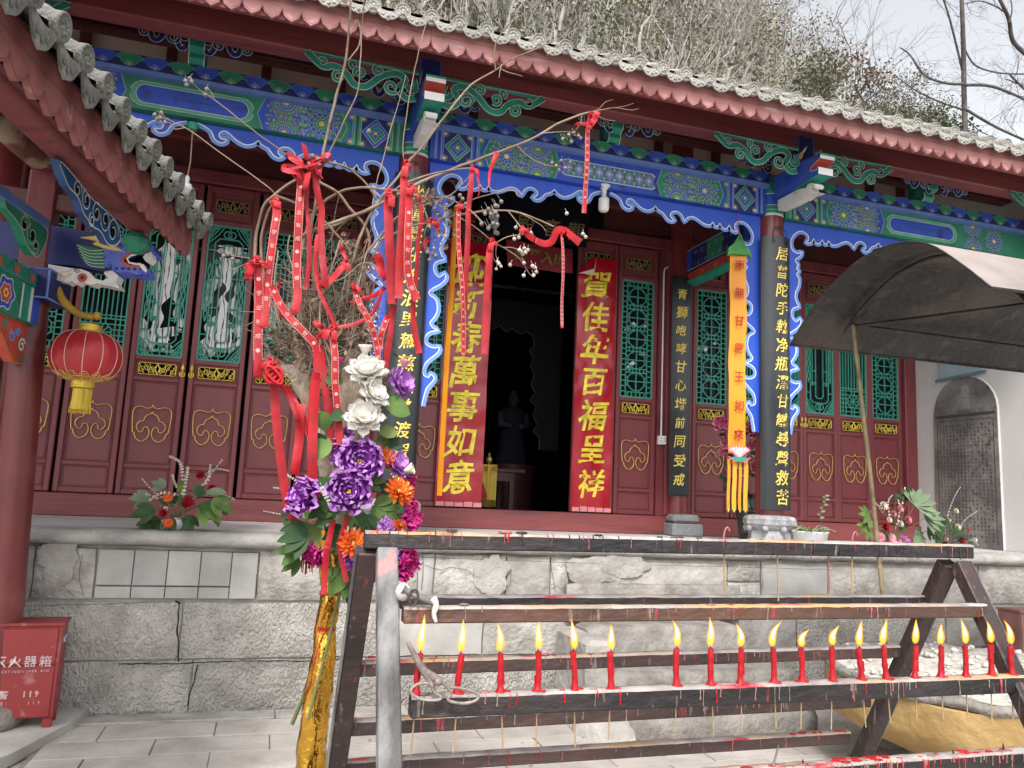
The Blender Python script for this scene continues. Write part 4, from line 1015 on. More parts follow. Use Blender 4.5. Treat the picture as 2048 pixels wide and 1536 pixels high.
# ---- roof: soffit, scalloped fascia boards, tiles
roof_z = lambda y: 4.80 + (y - 5.0) * .52
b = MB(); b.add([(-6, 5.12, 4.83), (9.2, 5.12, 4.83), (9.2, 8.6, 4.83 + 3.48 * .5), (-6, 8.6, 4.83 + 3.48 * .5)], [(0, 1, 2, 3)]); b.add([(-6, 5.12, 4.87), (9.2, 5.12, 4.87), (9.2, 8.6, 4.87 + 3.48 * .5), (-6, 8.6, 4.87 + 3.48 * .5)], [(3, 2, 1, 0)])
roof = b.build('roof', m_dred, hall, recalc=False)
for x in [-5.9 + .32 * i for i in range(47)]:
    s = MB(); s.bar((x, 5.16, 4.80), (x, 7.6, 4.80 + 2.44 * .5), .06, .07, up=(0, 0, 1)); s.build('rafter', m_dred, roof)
def scallop_board(x0, n, sgrp, fnm, parent, z_tip=4.605, pitch=.1262, top=.205, mt=None):
    pts = [(x0, z_tip + top)]; low = []
    for k in range(n):
        a = x0 + k * pitch
        for (u, v) in ((0.0, .072), (.06, .050), (.14, .030), (.27, .020), (.38, .010), (.47, .003), (.5, 0), (.53, .003), (.62, .010), (.73, .020), (.86, .030), (.94, .050)):
            low.append((a + u * pitch, z_tip + v))
    low.append((x0 + n * pitch, z_tip + .072))
    pts = low + [(x0 + n * pitch, z_tip + top), (x0, z_tip + top)]
    s = MB(); s.prism(pts, fnm, -.026, 0); o = s.build('fascia_board', mt or m_fascia, parent)
    g_ = MB(); g_.stroke([(p[0], p[1] + .011) for p in low], .0022, fnm, .0012)
    g_.stroke([(x0 + .002, z_tip + top * .58 + .01 * R_()), (x0 + n * pitch - .002, z_tip + top * .58)], .0022, fnm, .0012); g_.build('groove', m_dred, o, recalc=False)
    return o
YF = 5.10
x = -5.5; k = 0
while x < 9.1:
    n = random.choice((8, 9, 10, 12)); scallop_board(x + .001, n, 0, facade(YF + .002 * (k % 2)), roof); x += n * .1262 + .002; k += 1
b = MB(); b.box(-5.6, 9.2, YF + .028, YF + .06, 4.62, 4.80); b.build('fascia_backing', m_redbeam, roof)
def cap_tile(L_=.55, r=.050):
    s = MB(); n = 12
    # barrel (upper half) running back along +Y and up, with a moulded disc on its end
    Z = lambda y: y * .52
    vs = []
    for j in range(3):
        y = [0, L_ * .5, L_][j]
        for k in range(n + 1):
            a = -.25 + (PI + .5) * k / n; vs.append((r * math.cos(a), y, Z(y) + r * math.sin(a)))
    s.add(vs, [(j * (n + 1) + k, j * (n + 1) + k + 1, (j + 1) * (n + 1) + k + 1, (j + 1) * (n + 1) + k) for j in range(2) for k in range(n)], True)
    mt = Matrix.Rotation(PI / 2 + .12, 4, 'X')
    R_s = r * 1.10
    s.lathe([(R_s * .98, -.02), (R_s * 1.0, .002), (R_s * .97, .010), (R_s * .86, .011), (R_s * .80, .003), (R_s * .62, .004), (R_s * .58, .010), (R_s * .50, .010), (R_s * .42, .004), (R_s * .2, .008), (.001, .011)], 20, (0, -.004, .004), True, mt, cap=False)
    for i in range(7): a = 2 * PI * i / 7; s.ball((R_s * .42 * math.cos(a), -.012, .004 + R_s * .42 * math.sin(a)), .010, 6, 4)
    return s
def drip_tile(w_=.092):
    s = MB(); n = 10; vs = []; 
    for j, (y, dz) in enumerate(((0, 0), (.16, .083), (.5, .26))):
        for k in range(n + 1):
            u = -1 + 2 * k / n; vs.append((u * w_, y, -.026 + dz + .022 * u * u))
    s.add(vs, [(j * (n + 1) + k, j * (n + 1) + k + 1, (j + 1) * (n + 1) + k + 1, (j + 1) * (n + 1) + k) for j in range(2) for k in range(n)], True)
    tp = []; lo = []
    for k in range(n + 1):
        u = -1 + 2 * k / n; z0 = -.026 + .022 * u * u + .004; z1 = z0 - .016 - .044 * (1 - abs(u)) ** .7 - (.006 if abs(abs(u) - .5) < .15 else 0); tp.append((u * w_, z0)); lo.append((u * w_, z1))
    s.prism(tp + lo[::-1], lambda u, v, d=0: Vector((u, -d - .15 * (v + .05), v)), 0.0, .012)
    for q in (-1, 0, 1): s.ball((q * .035, -.014, -.046 - .010 * (q == 0)), .010, 6, 4, (1.3, .6, 1))
    return s
ct = cap_tile().build('cap_tile', m_tile, roof); dt = drip_tile().build('drip_tile', m_tile, roof)
ct.location = Vector((-5.4, 5.0, 4.81)); dt.location = Vector((-5.3, 5.0, 4.81))
WR = Vector(WORLD0['temple_hall'])
i = 0; x = -5.4
T0 = Vector(WORLD0[roof.name])
def place_tile(proto, x, y, z, first):
    o = proto if first else proto.copy()
    if not first: COL.objects.link(o)
    o.location = (x, y, z); o.rotation_euler = ((R_() - .5) * .04, (R_() - .5) * .10, (R_() - .5) * .05); return o
# tile meshes were built in world units round the origin of the roof: bring them home
for o in (ct, dt):
    for v in o.data.vertices: v.co += WR
k = 0
while x < 9.1:
    place_tile(ct, x - WR.x + (R_() - .5) * .008, 5.03 - WR.y + (R_() - .5) * .012, 4.805 - WR.z + (R_() - .5) * .008, k == 0); place_tile(dt, x + .1 - WR.x, 5.03 - WR.y + (R_() - .5) * .01, 4.80 - WR.z, k == 0)
    x += .2; k += 1
s = MB(); n = 76 * 6; vs = []                              # the rest of the roof plane as one corrugated sheet
for j, y in enumerate((5.45, 8.6)):
    for i in range(n + 1):
        xx = -5.4 + .2 * i / 6 - .1 * 0; vs.append((xx, y, roof_z(y) + .01 + .045 * max(0, math.cos(2 * PI * (xx + 5.4) / .2)) ** .6))
s.add(vs, [(i, i + 1, n + 1 + i + 1, n + 1 + i) for i in range(n)]); so = s.build('upper_tiling', m_tile, roof, recalc=False); so['kind'] = 'stuff'
s = MB(); s.box(-5.6, 9.2, 8.5, 8.75, 6.5, 6.8, .05); s.build('ridge', m_tile, roof)
s = MB(); s.add([(-5.6, 8.7, 6.6), (9.2, 8.7, 6.6), (9.2, 12.5, 4.6), (-5.6, 12.5, 4.6)], [(0, 1, 2, 3)]); s.build('rear_slope', m_tile, roof, recalc=False)
# enclosing walls of the hall, and the white plaster end wall of the porch
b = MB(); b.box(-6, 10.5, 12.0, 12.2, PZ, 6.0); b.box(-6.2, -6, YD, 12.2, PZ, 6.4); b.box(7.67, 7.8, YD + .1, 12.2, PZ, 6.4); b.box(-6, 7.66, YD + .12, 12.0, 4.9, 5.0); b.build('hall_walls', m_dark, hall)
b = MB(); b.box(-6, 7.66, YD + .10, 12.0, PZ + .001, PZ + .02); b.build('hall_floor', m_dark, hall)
b = MB(); b.prism([(PY + .05, PZ + .004), (YD + .1, PZ + .004), (YD + .1, 6.1), (PY - .1, 5.15), (5.2, 4.9), (5.2, 4.7), (PY + .05, 4.6)], lambda u, v, d=0: Vector((d, u, v)), 7.47, 7.66); b.build('end_wall', m_white, hall)
b = MB(); b.box(7.661, 10.5, PY + .10, PY + .25, PZ + .004, 4.9); b.build('end_wall', m_white, hall)
# ================================================================== boards, banners, papers, lamps on the hall
m_blk = layer(M('black_lacquer_board', (0.012, 0.016, 0.020), 0.30, var=0.2, scale=5, bump=0.12, bscale=30, stretch=(1, 1, .2), coat=.2), (0.05, 0.055, 0.055), 5, 0.5, 0.75, (1, 1, .12))
m_gilt = M('gilt_letters', (0.84, 0.64, 0.14), 0.42, metal=0.25, var=0.15, scale=30, bump=0.25, bscale=80)
m_rpaper = M('red_foil_paper', (0.36, 0.004, 0.016), 0.24, var=0.12, scale=3, bump=0.0, spec=0.6)
m_gfoil = layer(M('gold_foil_letters', (0.82, 0.66, 0.05), 0.34, metal=0.2, var=0.2, scale=14, bump=0.5, bscale=26), (0.50, 0.46, 0.04), 10, 0.52, 0.66)
m_orsilk = M('orange_silk', (0.68, 0.27, 0.015), 0.45, var=0.12, scale=6, bump=0.2, bscale=10, stretch=(1, 1, .15))
m_redthread = M('red_thread', (0.38, 0.02, 0.01), 0.6)
m_wire = M('black_wire', (0.02, 0.02, 0.02), 0.5)
m_plastic = M('white_plastic', (0.72, 0.73, 0.73), 0.35, var=0.03)
m_copper = M('lamp_flex', (0.35, 0.24, 0.18), 0.5)

def board_text(par, txt, zs, u, size, fn, bold=.02, wob=.10, slant=.08, d=.004, ext=.004, sx=1.0):
    for ch, z in zip(txt, zs): mb = MB(); put_char(mb, ch, u + (R_() - .5) * size * .06, z, size * (0.94 + .14 * R_()), fn, d, bold, 2, wob, slant * (.6 + .8 * R_()), sx, ext); mb.build('character', m_gilt, par, recalc=False)
def lerp(a, b, n): return [a + (b - a) * i / (n - 1) for i in range(n)]

def curved_couplet(fx, txt, zt, zb, label, Y=None):
    """board bent round the front of a column"""
    t = thing('couplet_board', label, 'couplet board', (fx, YC - .15, zb), 'black and gold couplet boards')
    R0, half = 0.20, 0.185; yc = YC + .03
    def fn(u, v, d=0.0):
        a = u / R0; return Vector((fx + (R0 + d) * math.sin(a), yc - (R0 + d) * math.cos(a), v))
    s = MB(); n = 18; vs = []
    for dd in (0.0, -0.022):
        for z in (zb, zt):
            for i in range(n + 1): vs.append(fn(-half + 2 * half * i / n, z, dd))
    m_ = n + 1
    s.add(vs, [(i, i + 1, m_ + i + 1, m_ + i) for i in range(n)] + [(2 * m_ + i, 3 * m_ + i, 3 * m_ + i + 1, 2 * m_ + i + 1) for i in range(n)] + [(i, 2 * m_ + i, 2 * m_ + i + 1, i + 1) for i in range(n)] + [(m_ + i, m_ + i + 1, 3 * m_ + i + 1, 3 * m_ + i) for i in range(n)] + [(0, m_, 3 * m_, 2 * m_), (n, 2 * m_ + n, 3 * m_ + n, m_ + n)])
    s.build('board', m_blk, t)
    N = len(txt); board_text(t, txt, lerp(zt - .17, zb + .115, N), .02, .142, fn, .010, .045, .12)
    s = MB()
    for q in (-1, 1):
        pts = [fn(q * .07, zt - .05, .002), fn(q * .075, zt + .02, .004), fn(q * .06, zt + .07, -.01), fn(q * .02, zt + .10, -.02), fn(-q * .03, zt + .07, -.02)]
        s.tube(crom(pts, 4), .004, 5); s.tube([fn(q * .07 + .014 * math.cos(a), zt - .055 + .014 * math.sin(a), .003) for a in [2 * PI * i / 10 for i in range(11)]], .003, 5)
    s.build('hanging_wire', m_wire, t)
    return t
curved_couplet(4.37, '居普陀手執净瓶灑甘露尋聲救苦', 4.045, 1.505, 'black couplet board curved round the right-hand column, beginning 居普陀')
curved_couplet(0.92, '坐蓮臺在洛浪里駕慈航普渡眾生', 4.09, 1.53, 'black couplet board curved round the column behind the ribboned tree')
# flat board on the inner column
def flat_board(cx, w_, zb, zt, Y, txt, label, size=.135):
    t = thing('couplet_board', label, 'couplet board', (cx, Y, zb), 'black and gold couplet boards')
    s = MB(); s.box(cx - w_ / 2, cx + w_ / 2, Y, Y + .025, zb, zt, .004); s.build('board', m_blk, t)
    board_text(t, txt, lerp(zt - .20, zb + .17, len(txt)), cx, size, facade(Y), .010, .045, .12)
flat_board(4.165, .235, 1.60, 4.005, 7.50, '青獅咆哮甘心堦前同受戒', 'flat black couplet board on the inner column, beginning 青獅, left of the orange banner')

# red new-year papers on the two leaves beside the opening
def paper(x0, x1, zb, zt, Y, txt, label, curl_corner=False, faded=2):
    t = thing('spring_couplet', label, 'paper couplet', ((x0 + x1) / 2, Y, zb), 'red and gold paper couplets')
    s = MB(); nx, nz = 12, 70; vs = []
    def yy(x, z): return Y - .010 - .016 * noise.noise(Vector((x * 5, z * 2.6, 3))) - .009 * noise.noise(Vector((x * 16, z * 6, 8))) - .012 * abs(noise.noise(Vector((x * 3 + z, z * 5, 1))))
    for j in range(nz + 1):
        for i in range(nx + 1):
            x = x0 + (x1 - x0) * i / nx; z = zb + (zt - zb) * j / nz
            vs.append((x + .006 * noise.noise(Vector((z * 2, 0, 5))), yy(x, z), z))
    fs = []
    for j in range(nz):
        for i in range(nx):
            if curl_corner and (i + .5) / nx * (x1 - x0) < .20 - (nz - j) * (zt - zb) / nz * 1.0: continue
            fs.append((j * (nx + 1) + i, j * (nx + 1) + i + 1, (j + 1) * (nx + 1) + i + 1, (j + 1) * (nx + 1) + i))
    s.add(vs, fs, True); s.build('paper', m_rpaper, t, recalc=False)
    if curl_corner:
        s = MB(); a = Vector((x0 + .20, Y - .018, zt)); b_ = Vector((x0, Y - .018, zt - .20)); c = Vector((x0 + .17, Y - .040, zt - .20))
        mid_ = (a + b_) / 2 + Vector((.02, -.03, -.02))
        s.add([a, b_, c, mid_ + Vector((.04, -.01, -.02))], [(0, 3, 2), (3, 1, 2)], True); s.build('folded_corner', M('paper_back', (0.62, 0.55, 0.53), 0.6), t, recalc=False)
    fn = lambda u, v, d=0.0: Vector((u, yy(u, v) - d, v))
    cx = (x0 + x1) / 2; W_ = (x1 - x0)
    zs = lerp(zt - .30, zb + .29, len(txt))
    for k, (ch, z) in enumerate(zip(txt, zs)): s = MB(); put_char(s, ch, cx + (R_() - .5) * .02, z, W_ * .74 * (0.95 + .1 * R_()), fn, .0035, .018, 2, .07, .16, .95); s.build('character', m_gfoil, t, recalc=False)
    s = MB()
    for k in range(5):        # clear tape and plastic edge, torn shine at the foot
        z = zb - .002 + .0; s.box(x0 + .01 + k * W_ / 5, x0 + .01 + (k + .9) * W_ / 5, Y - .030, Y - .028, zb - .004, zb + .035 + .015 * R_())
    s.build('tape', M('clear_tape', (0.62, 0.22, 0.25), 0.12, spec=.8), t)
paper(1.555, 2.03, 1.395, 4.11, 7.655, '迎新春萬事如意', 'red paper couplet with gold characters left of the open doorway')
paper(2.99, 3.435, 1.395, 4.13, 7.655, '賀佳年百福呈祥', 'red paper couplet right of the open doorway, its top corner folded over', True)
t = thing('door_lintel_paper', 'wide dim red paper with small gold characters hung across the top of the doorway', 'paper banner', (2.5, 7.62, 3.9))
s = MB(); p0, p1, p2, p3 = at(1012, 478, 7.62), at(1145, 500, 7.62), at(1145, 548, 7.62), at(1015, 532, 7.62)
nx = 12; vs = []
for i in range(nx + 1):
    u = i / nx; a = p0.lerp(p1, u); c = p3.lerp(p2, u); o = Vector((0, -.01 * math.sin(u * 9), .006 * math.sin(u * 14)))
    vs += [a + o, c + o]
s.add(vs, [(2 * i, 2 * i + 1, 2 * i + 3, 2 * i + 2) for i in range(nx)], True); s.build('paper', M('shaded_red_paper', (0.20, 0.006, 0.015), .5, var=.15), t, recalc=False)  # paper and lettering coloured darker for the shade under the lintel
s = MB(); U = (p1 - p0).normalized()
for k, ch in enumerate('安平入出'):
    c = (p0.lerp(p1, .2 + .2 * k) + p3.lerp(p2, .2 + .2 * k)) / 2; put_char(s, ch, 0, 0, .15, frame(c, U, (0, 0, 1), (0, -1, 0)), .016, .035, 2, .15, .1)
s.build('gold_lettering', M('shaded_foil_letters', (0.20, 0.15, 0.02), 0.5), t, recalc=False)
# black name board above the door
t = thing('name_board', 'black name board with outlined gold characters above the doorway', 'sign', (2.5, 7.5, 4.2))
tilt = Vector((0, -.28, 1)).normalized(); nb = frame((2.50, 7.42, 4.36), (1, 0, 0), tilt, Vector((0, -1, -.28)).normalized())
s = MB(); s.prism([(-.72, -.20), (.50, -.20), (.50, .36), (-.72, .36)], nb, -.04, 0); s.build('board', m_dark, t)
for ch, u in (('殿', -.20), ('音', .09), ('觀', .36)): s = MB(); put_char(s, ch, u, -.05, .20, nb, .004, .004, 2, .04, .05, 1, .004); s.build('character', M('old_gilt', (0.16, 0.12, 0.06), 0.5, metal=.3), t, recalc=False)

# orange silk banners hanging in front of the columns
def banner(pc, w_, Y, zt, zb, txt, label, side=False):
    cx = pc
    t = thing('silk_banner', label, 'banner', (cx, Y, zb), 'orange silk banners')
    s = MB(); n = 40; pts = []; wv = []
    for i in range(n + 1):
        z = zt + (zb - zt) * i / n
        pts.append((cx + .003 * math.sin(i * .17), Y + .006 * math.sin(i * .37), z)); wv.append((w_ * (.35 if side else 1), -w_ * (.7 if side else .10) + .008 * math.sin(i * .8), 0))
    s.rib(pts, wv); s.build('cloth', m_orsilk, t, recalc=False)
    if not side:
        fn = facade(Y - .028)
        for ch, z in zip(txt, lerp(zt - .10, zb + .17, len(txt))): s = MB(); put_char(s, ch, cx, z, .105, fn, .0, .012, 2, .05, .06); s.build('character', m_redthread, t, recalc=False)
        # little green roof
        s = MB(); out = [(cx - .125, zt - .03), (cx - .10, zt - .005), (cx + .10, zt + .005), (cx + .12, zt - .02), (cx + .115, zt + .04), (cx + .05, zt + .10), (cx + .005, zt + .20), (cx - .06, zt + .10), (cx - .12, zt + .045)]
        s.prism(out, fn, -.02, .004); r0 = s.build('canopy_cap', M('cap_green', (0.06, 0.30, 0.06), 0.55, var=.2, scale=20), t)
        s = MB()
        for k in range(9): s.stroke([(cx - .10 + .025 * k, zt), (cx - .07 + .017 * k, zt + .07), (cx, zt + .18)], .004, fn, .006)
        s.build('cap_lines', M('dark_green', (0.01, 0.10, 0.03), 0.6), r0, recalc=False)
        s = MB(); s.tube([(cx + .005, Y, zt + .20), (cx + .01, YA - .02, 4.27)], .003, 5); s.build('cord', m_redthread, t)
        # lotus and streamers
        P = Paint(); mp_, mw = M('lotus_pink_thread', (0.62, 0.10, 0.20), 0.6), m_wpaint
        for k in range(-4, 5):
            a = k * .36; c = (cx + .07 * math.sin(a), zb + .02 + .02 * math.cos(a)); tip = (cx + .125 * math.sin(a), zb + .055 * math.cos(a) + .02 + (abs(k) * .004)); nn = Vector((math.cos(a), -math.sin(a))) * .022
            o = .004 + .0012 * (4 - abs(k)) + .0003 * k
            P[mp_].poly([(cx + .01 * math.sin(a), zb - .045), (c[0] - nn.x, c[1] - nn.y), tip, (c[0] + nn.x, c[1] + nn.y)], fn, o); P[mw].poly([(cx + .01 * math.sin(a), zb - .04), (c[0] - nn.x * .6, c[1] - nn.y * .6), (tip[0] * .85 + cx * .15, tip[1] * .85 + zb * .15), (c[0] + nn.x * .6, c[1] + nn.y * .6)], fn, o + .0006)
        P[m_teal].poly([(cx - .08, zb - .055), (cx - .06, zb - .030), (cx + .06, zb - .030), (cx + .08, zb - .055), (cx, zb - .075)], fn, .013); P[mp_].poly([(cx - .125, zb - .03), (cx - .06, zb - .075), (cx + .06, zb - .075), (cx + .125, zb - .03), (cx, zb - .05)], fn, .0115)
        P.flush('lotus_emblem', t)
        for k in range(4):
            s = MB(); x = cx - .09 + .058 * k; s.rib([(x + .004 * math.sin(j), Y - .01, zb - .05 - .45 * j / 6) for j in range(7)], [(.036, .01 * (-1) ** k, 0)] * 7); o = s.build('streamer', m_orsilk, t, recalc=False)
            s = MB(); s.ball((x, Y - .01, zb - .51), .010, 6, 4, (1, 1, 1.4)); s.build('bead', m_goldb, o)
banner(3.975, .165, 6.12, 3.83, 1.99, '南無甘露王如來', 'orange silk banner reading 南無甘露王如來 with green cap and lotus foot')
banner(1.31, .085, 6.25, 3.95, 1.50, '', 'thin edge-on orange banner beside the left red couplet', True)

# conduit and switch
t = thing('conduit', 'white conduit with a square socket at its foot on the door post', 'conduit', (3.99, 7.65, 2.2))
s = MB(); c0, c1 = at(1328, 545, 7.64), at(1322, 880, 7.64); s.tube([at(1340, 533, 7.64), at(1330, 537, 7.64), c0, c1], .010, 6); s.build('pipe', m_plastic, t)
s = MB(); s.box(c1.x - .045, c1.x + .045, 7.60, 7.653, c1.z - .05, c1.z + .045, .006); o = s.build('socket', m_plastic, t)
s = MB(); [s.box(c1.x + a - .008, c1.x + a + .008, 7.5975, 7.5995, c1.z + b_ - .004, c1.z + b_ + .004) for a in (-.02, .02) for b_ in (-.015, .015)]; s.build('socket_slots', m_black, o)

# bare bulbs
def bulb(px, py_top, py_bot, Y, label, flex, w_=.040):
    a, c = at(px, py_top, Y), at(px, py_bot, Y); H = a.z - c.z
    t = thing('light_bulb', label, 'light bulb', (c.x, Y, c.z), 'light bulbs')
    s = MB(); s.lathe([(.001, 0), (w_ * .7, .004), (w_ * .95, .02), (w_, .05), (w_, .11), (w_ * .92, .125), (w_ * .45, .135), (w_ * .42, .17), (w_ * .3, .19), (.001, .192)], 16, c); s.build('bulb', m_plastic, t)
    if flex:
        top = at(flex[0], flex[1], Y); s = MB(); s.tube([c + Vector((0, 0, .19)), (c.lerp(top, .5) + Vector((.01, 0, 0))), top], .005, 5); s.build('flex', m_copper, t)
        s = MB(); s.lathe([(.03, -.05), (.045, -.01), (.045, .0)], 12, top); s.build('ceiling_rose', m_teal, t)
    else:
        s = MB(); s.lathe([(.02, .17), (.022, .205), (.05, .225), (.055, .235), (.055, .243)], 16, c); s.build('lamp_holder', m_plastic, t)
bulb(1207, 383, 424, 6.13, 'white bulb in a holder under the middle beam', None, .048)
bulb(370, 345, 400, 6.13, 'white bulb hanging on a long flex under the left beam', (386, 248))

# stele let into the white end wall, scroll above it
XE = 7.47
fe = lambda u, v, d=0.0: Vector((XE - d, u, v))
t = thing('stone_stele', 'tall round-headed grey stone stele with rows of carved characters in the white wall', 'stele', (XE, 6.93, PZ))
m_stele = layer(layer(M('stele_stone', (0.13, 0.12, 0.115), 0.8, var=0.2, scale=5, bump=0.5, bscale=24), (0.26, 0.245, 0.23), 3, 0.45, 0.7), (0.07, 0.065, 0.065), 7, 0.6, 0.75)
ou = [(6.50, PZ + .004), (6.51, 2.70)] + [(6.93 + .42 * math.cos(a), 2.70 + .40 * math.sin(a)) for a in [PI - PI * i / 14 for i in range(1, 14)]] + [(7.36, 2.70), (7.375, PZ + .004)]
s = MB(); s.prism(ou, fe, -.05, .018); st = s.build('slab', m_stele, t)
s = MB(); s.stroke([(6.53, 2.66), (6.9, 2.655), (7.34, 2.655)], .03, fe, .021); s.stroke([(6.56, PZ + .05), (6.56, 2.60), (7.31, 2.60), (7.31, PZ + .05)], .010, fe, .0205); s.build('carved_rule', M('stele_groove', (0.06, 0.055, 0.055), 0.9), t, recalc=False)
s = MB(); rr = random.Random(4); pool = '大清乾隆年重修觀音殿碑記山寺前古人心善士捐銀功德無量永遠流傳後世子孫同立石文字信眾合鄉老少'
for col in range(15):
    for row_ in range(34):
        if rr.random() < (.06 if col < 8 else .3): continue
        put_char(s, rr.choice(pool), 6.60 + col * .047, 2.54 - row_ * .0385, .030, lambda u, v, d=0.0: fe(13.87 - u, v, d), .0195, 0, 1)
o = s.build('carved_text', M('stele_letters', (0.05, 0.047, 0.045), 0.9), t, recalc=False); o['kind'] = 'stuff'
s = MB()
for k, ch in enumerate('皇清'): put_char(s, ch, 6.96, 2.93 - .15 * k, .14, lambda u, v, d=0.0: fe(13.87 - u, v, d), .0195, .01, 1)
s.build('heading', M('stele_heading', (0.32, 0.31, 0.30), 0.9), t, recalc=False)
s = MB(); s.tube([fe(p[0], p[1], .004) for p in ou], .014, 5); s.build('mortar_edge', m_white, t)
t = thing('hanging_scroll', 'pale blue paper scroll hanging on the white wall above the stele', 'scroll', (XE, 6.9, 3.1))
q0, q1 = atX(1872, 763, XE - .03), atX(1972, 742, XE - .03)
s = MB(); up_ = Vector((0, 0, .9)); a, c = q0.lerp(q1, .06), q0.lerp(q1, .94)
s.add([a, c, c + up_, a + up_, a + Vector((.012, 0, 0)), c + Vector((.012, 0, 0)), c + up_ + Vector((.012, 0, 0)), a + up_ + Vector((.012, 0, 0))], [(0, 1, 2, 3), (4, 7, 6, 5), (0, 4, 5, 1), (1, 5, 6, 2), (3, 2, 6, 7), (0, 3, 7, 4)]); s.build('sheet', M('blue_grey_paper', (0.30, 0.38, 0.42), 0.8, var=.08), t)
s = MB(); s.tube([q0, q1], .017, 8); s.build('roller', M('scroll_rod', (0.12, 0.2, 0.23), 0.5), t)

# ------------------------------------------------------------------ dim things inside the doorway
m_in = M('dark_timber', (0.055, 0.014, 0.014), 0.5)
t = thing('offering_table', 'dark red offering table just inside the doorway', 'table', (2.55, 8.6, PZ))
YT = 8.6; a, c = at(985, 938, YT), at(1030, 945, YT)
s = MB(); s.box(a.x - .75, c.x + .12, YT - .02, YT + .6, a.z - .03, a.z + .012, .005); s.build('table_top', m_in, t)
s = MB(); s.box(a.x - .70, c.x - .01, YT + .0, YT + .03, a.z - .13, a.z - .031); s.build('apron_rail', m_in, t)
for (x, y) in ((c.x - .06, YT), (c.x - .06, YT + .5), (a.x - .70, YT), (a.x - .7, YT + .5)): s = MB(); s.box(x, x + .055, y, y + .055, PZ + .02, a.z - .031, .004); s.build('leg', m_in, t)
t = thing('altar_cloth', 'yellow silk altar cloth with fringe hanging from the offering table', 'altar cloth', (2.2, YT - .05, 1.5))
a, c = at(965, 928, YT - .06), at(994, 930, YT - .06); zb = at(985, 1000, YT - .06).z
s = MB(); n = 18; vs = []
for i in range(n + 1):
    x = a.x - .25 + (c.x - a.x + .25) * i / n; y = YT - .06 + .018 * math.sin(i * 1.7)
    vs += [(x, y, zb), (x, y - .003, a.z)]
s.add(vs, [(2 * i, 2 * i + 1, 2 * i + 3, 2 * i + 2) for i in range(n)], True); s.build('cloth', M('yellow_silk', (0.62, 0.43, 0.05), 0.45, var=.1, bump=.3), t, recalc=False)
s = MB()
for i in range(40): x = a.x - .25 + (c.x - a.x + .25) * i / 39; s.tube([(x, YT - .075 + .01 * R_(), zb + .01), (x + .004 * (R_() - .5), YT - .075, zb - .075 - .01 * R_())], .0028, 3)
o = s.build('fringe', M('yellow_fringe', (0.58, 0.42, 0.06), 0.6), t); o['kind'] = 'stuff'
s = MB()
for k in range(4): put_char(s, '佛光普照'[k], a.x - .16 + .10 * k, a.z - .05, .06, facade(YT - .085), 0, .01, 1)
for k in range(3): s.poly([(a.x + .0 + .03 * math.cos(q) + .02 * k, zb + .14 + .05 * math.sin(q) - .05 * k) for q in [2 * PI * i / 8 for i in range(8)]], facade(YT - .084), .001 * k)
s.build('embroidery', m_redthread, t, recalc=False)
t = thing('incense_burner', 'small brass burner standing on the offering table', 'incense burner', (2.2, YT + .1, 1.62))
c = at(978, 928, YT + .1); s = MB(); s.lathe([(.03, 0), (.02, .02), (.015, .05), (.035, .07), (.04, .11), (.02, .13), (.01, .17), (.001, .18)], 10, (c.x, YT + .1, at(985, 938, YT).z + .013)); s.build('bowl', m_gold, t)
# porcelain bodhisattva-like standing figure far inside, its gloom painted into near-black colours
t = thing('standing_statue', 'dim standing statue in a pale robe deep inside the hall', 'statue', (3.0, 10.4, PZ))
YS = 10.0; hd = at(1027, 803, YS); k_ = 1.0
s = MB(); base = hd.z - .85
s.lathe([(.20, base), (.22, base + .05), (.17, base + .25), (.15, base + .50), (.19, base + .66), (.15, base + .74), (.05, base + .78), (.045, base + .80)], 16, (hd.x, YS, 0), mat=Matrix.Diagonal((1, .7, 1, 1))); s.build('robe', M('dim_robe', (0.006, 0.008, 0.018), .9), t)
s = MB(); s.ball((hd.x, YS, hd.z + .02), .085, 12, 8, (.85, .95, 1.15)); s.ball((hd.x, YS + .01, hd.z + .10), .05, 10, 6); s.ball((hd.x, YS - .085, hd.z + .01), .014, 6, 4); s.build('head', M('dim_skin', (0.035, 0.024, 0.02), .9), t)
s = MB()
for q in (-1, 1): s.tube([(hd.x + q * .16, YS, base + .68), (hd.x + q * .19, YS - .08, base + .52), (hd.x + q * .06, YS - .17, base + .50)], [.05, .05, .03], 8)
s.build('sleeves', M('dim_sleeve', (0.035, 0.04, 0.055), .9), t)
s = MB(); s.lathe([(.32, 0), (.34, .05), (.30, .3), (.34, base - PZ - .02)], 12, (hd.x, YS, PZ + .02)); s.build('plinth', m_in, t)
# pale-edged inner apron frame with the gloom put into its colours
t = thing('inner_curtain_frame', 'dark scalloped inner screen with a thin pale edge inside the doorway', 'screen', (3.0, 9.2, PZ))
YI = 9.2; raw = [(985, 660), (1000, 652), (1012, 664), (1025, 658), (1040, 668), (1052, 664), (1064, 672), (1068, 692), (1058, 700), (1066, 716), (1060, 732), (1068, 748), (1062, 770), (1070, 785), (1060, 800), (1072, 812), (1066, 830), (1074, 850), (1066, 862), (1078, 876), (1078, 900)]
s = MB(); s.tube([at(x, y, YI) for x, y in [(p[0], p[1]) for p in crom([Vector(q) for q in raw], 3)]], .004, 5); s.build('pale_edge', M('dim_edge', (0.10, 0.11, 0.13), .7), t)
pts = [(at(x, y, YI + .02).x, at(x, y, YI + .02).z) for x, y in raw]; s = MB(); s.prism(pts + [(pts[-1][0] + .25, pts[-1][1]), (pts[-1][0] + .25, pts[0][1] + .4), (pts[0][0] - .3, pts[0][1] + .4), (pts[0][0] - .3, pts[0][1])], facade(YI + .02), -.02, 0); s.build('panel', M('dim_panel', (0.005, 0.006, 0.010), .9), t)
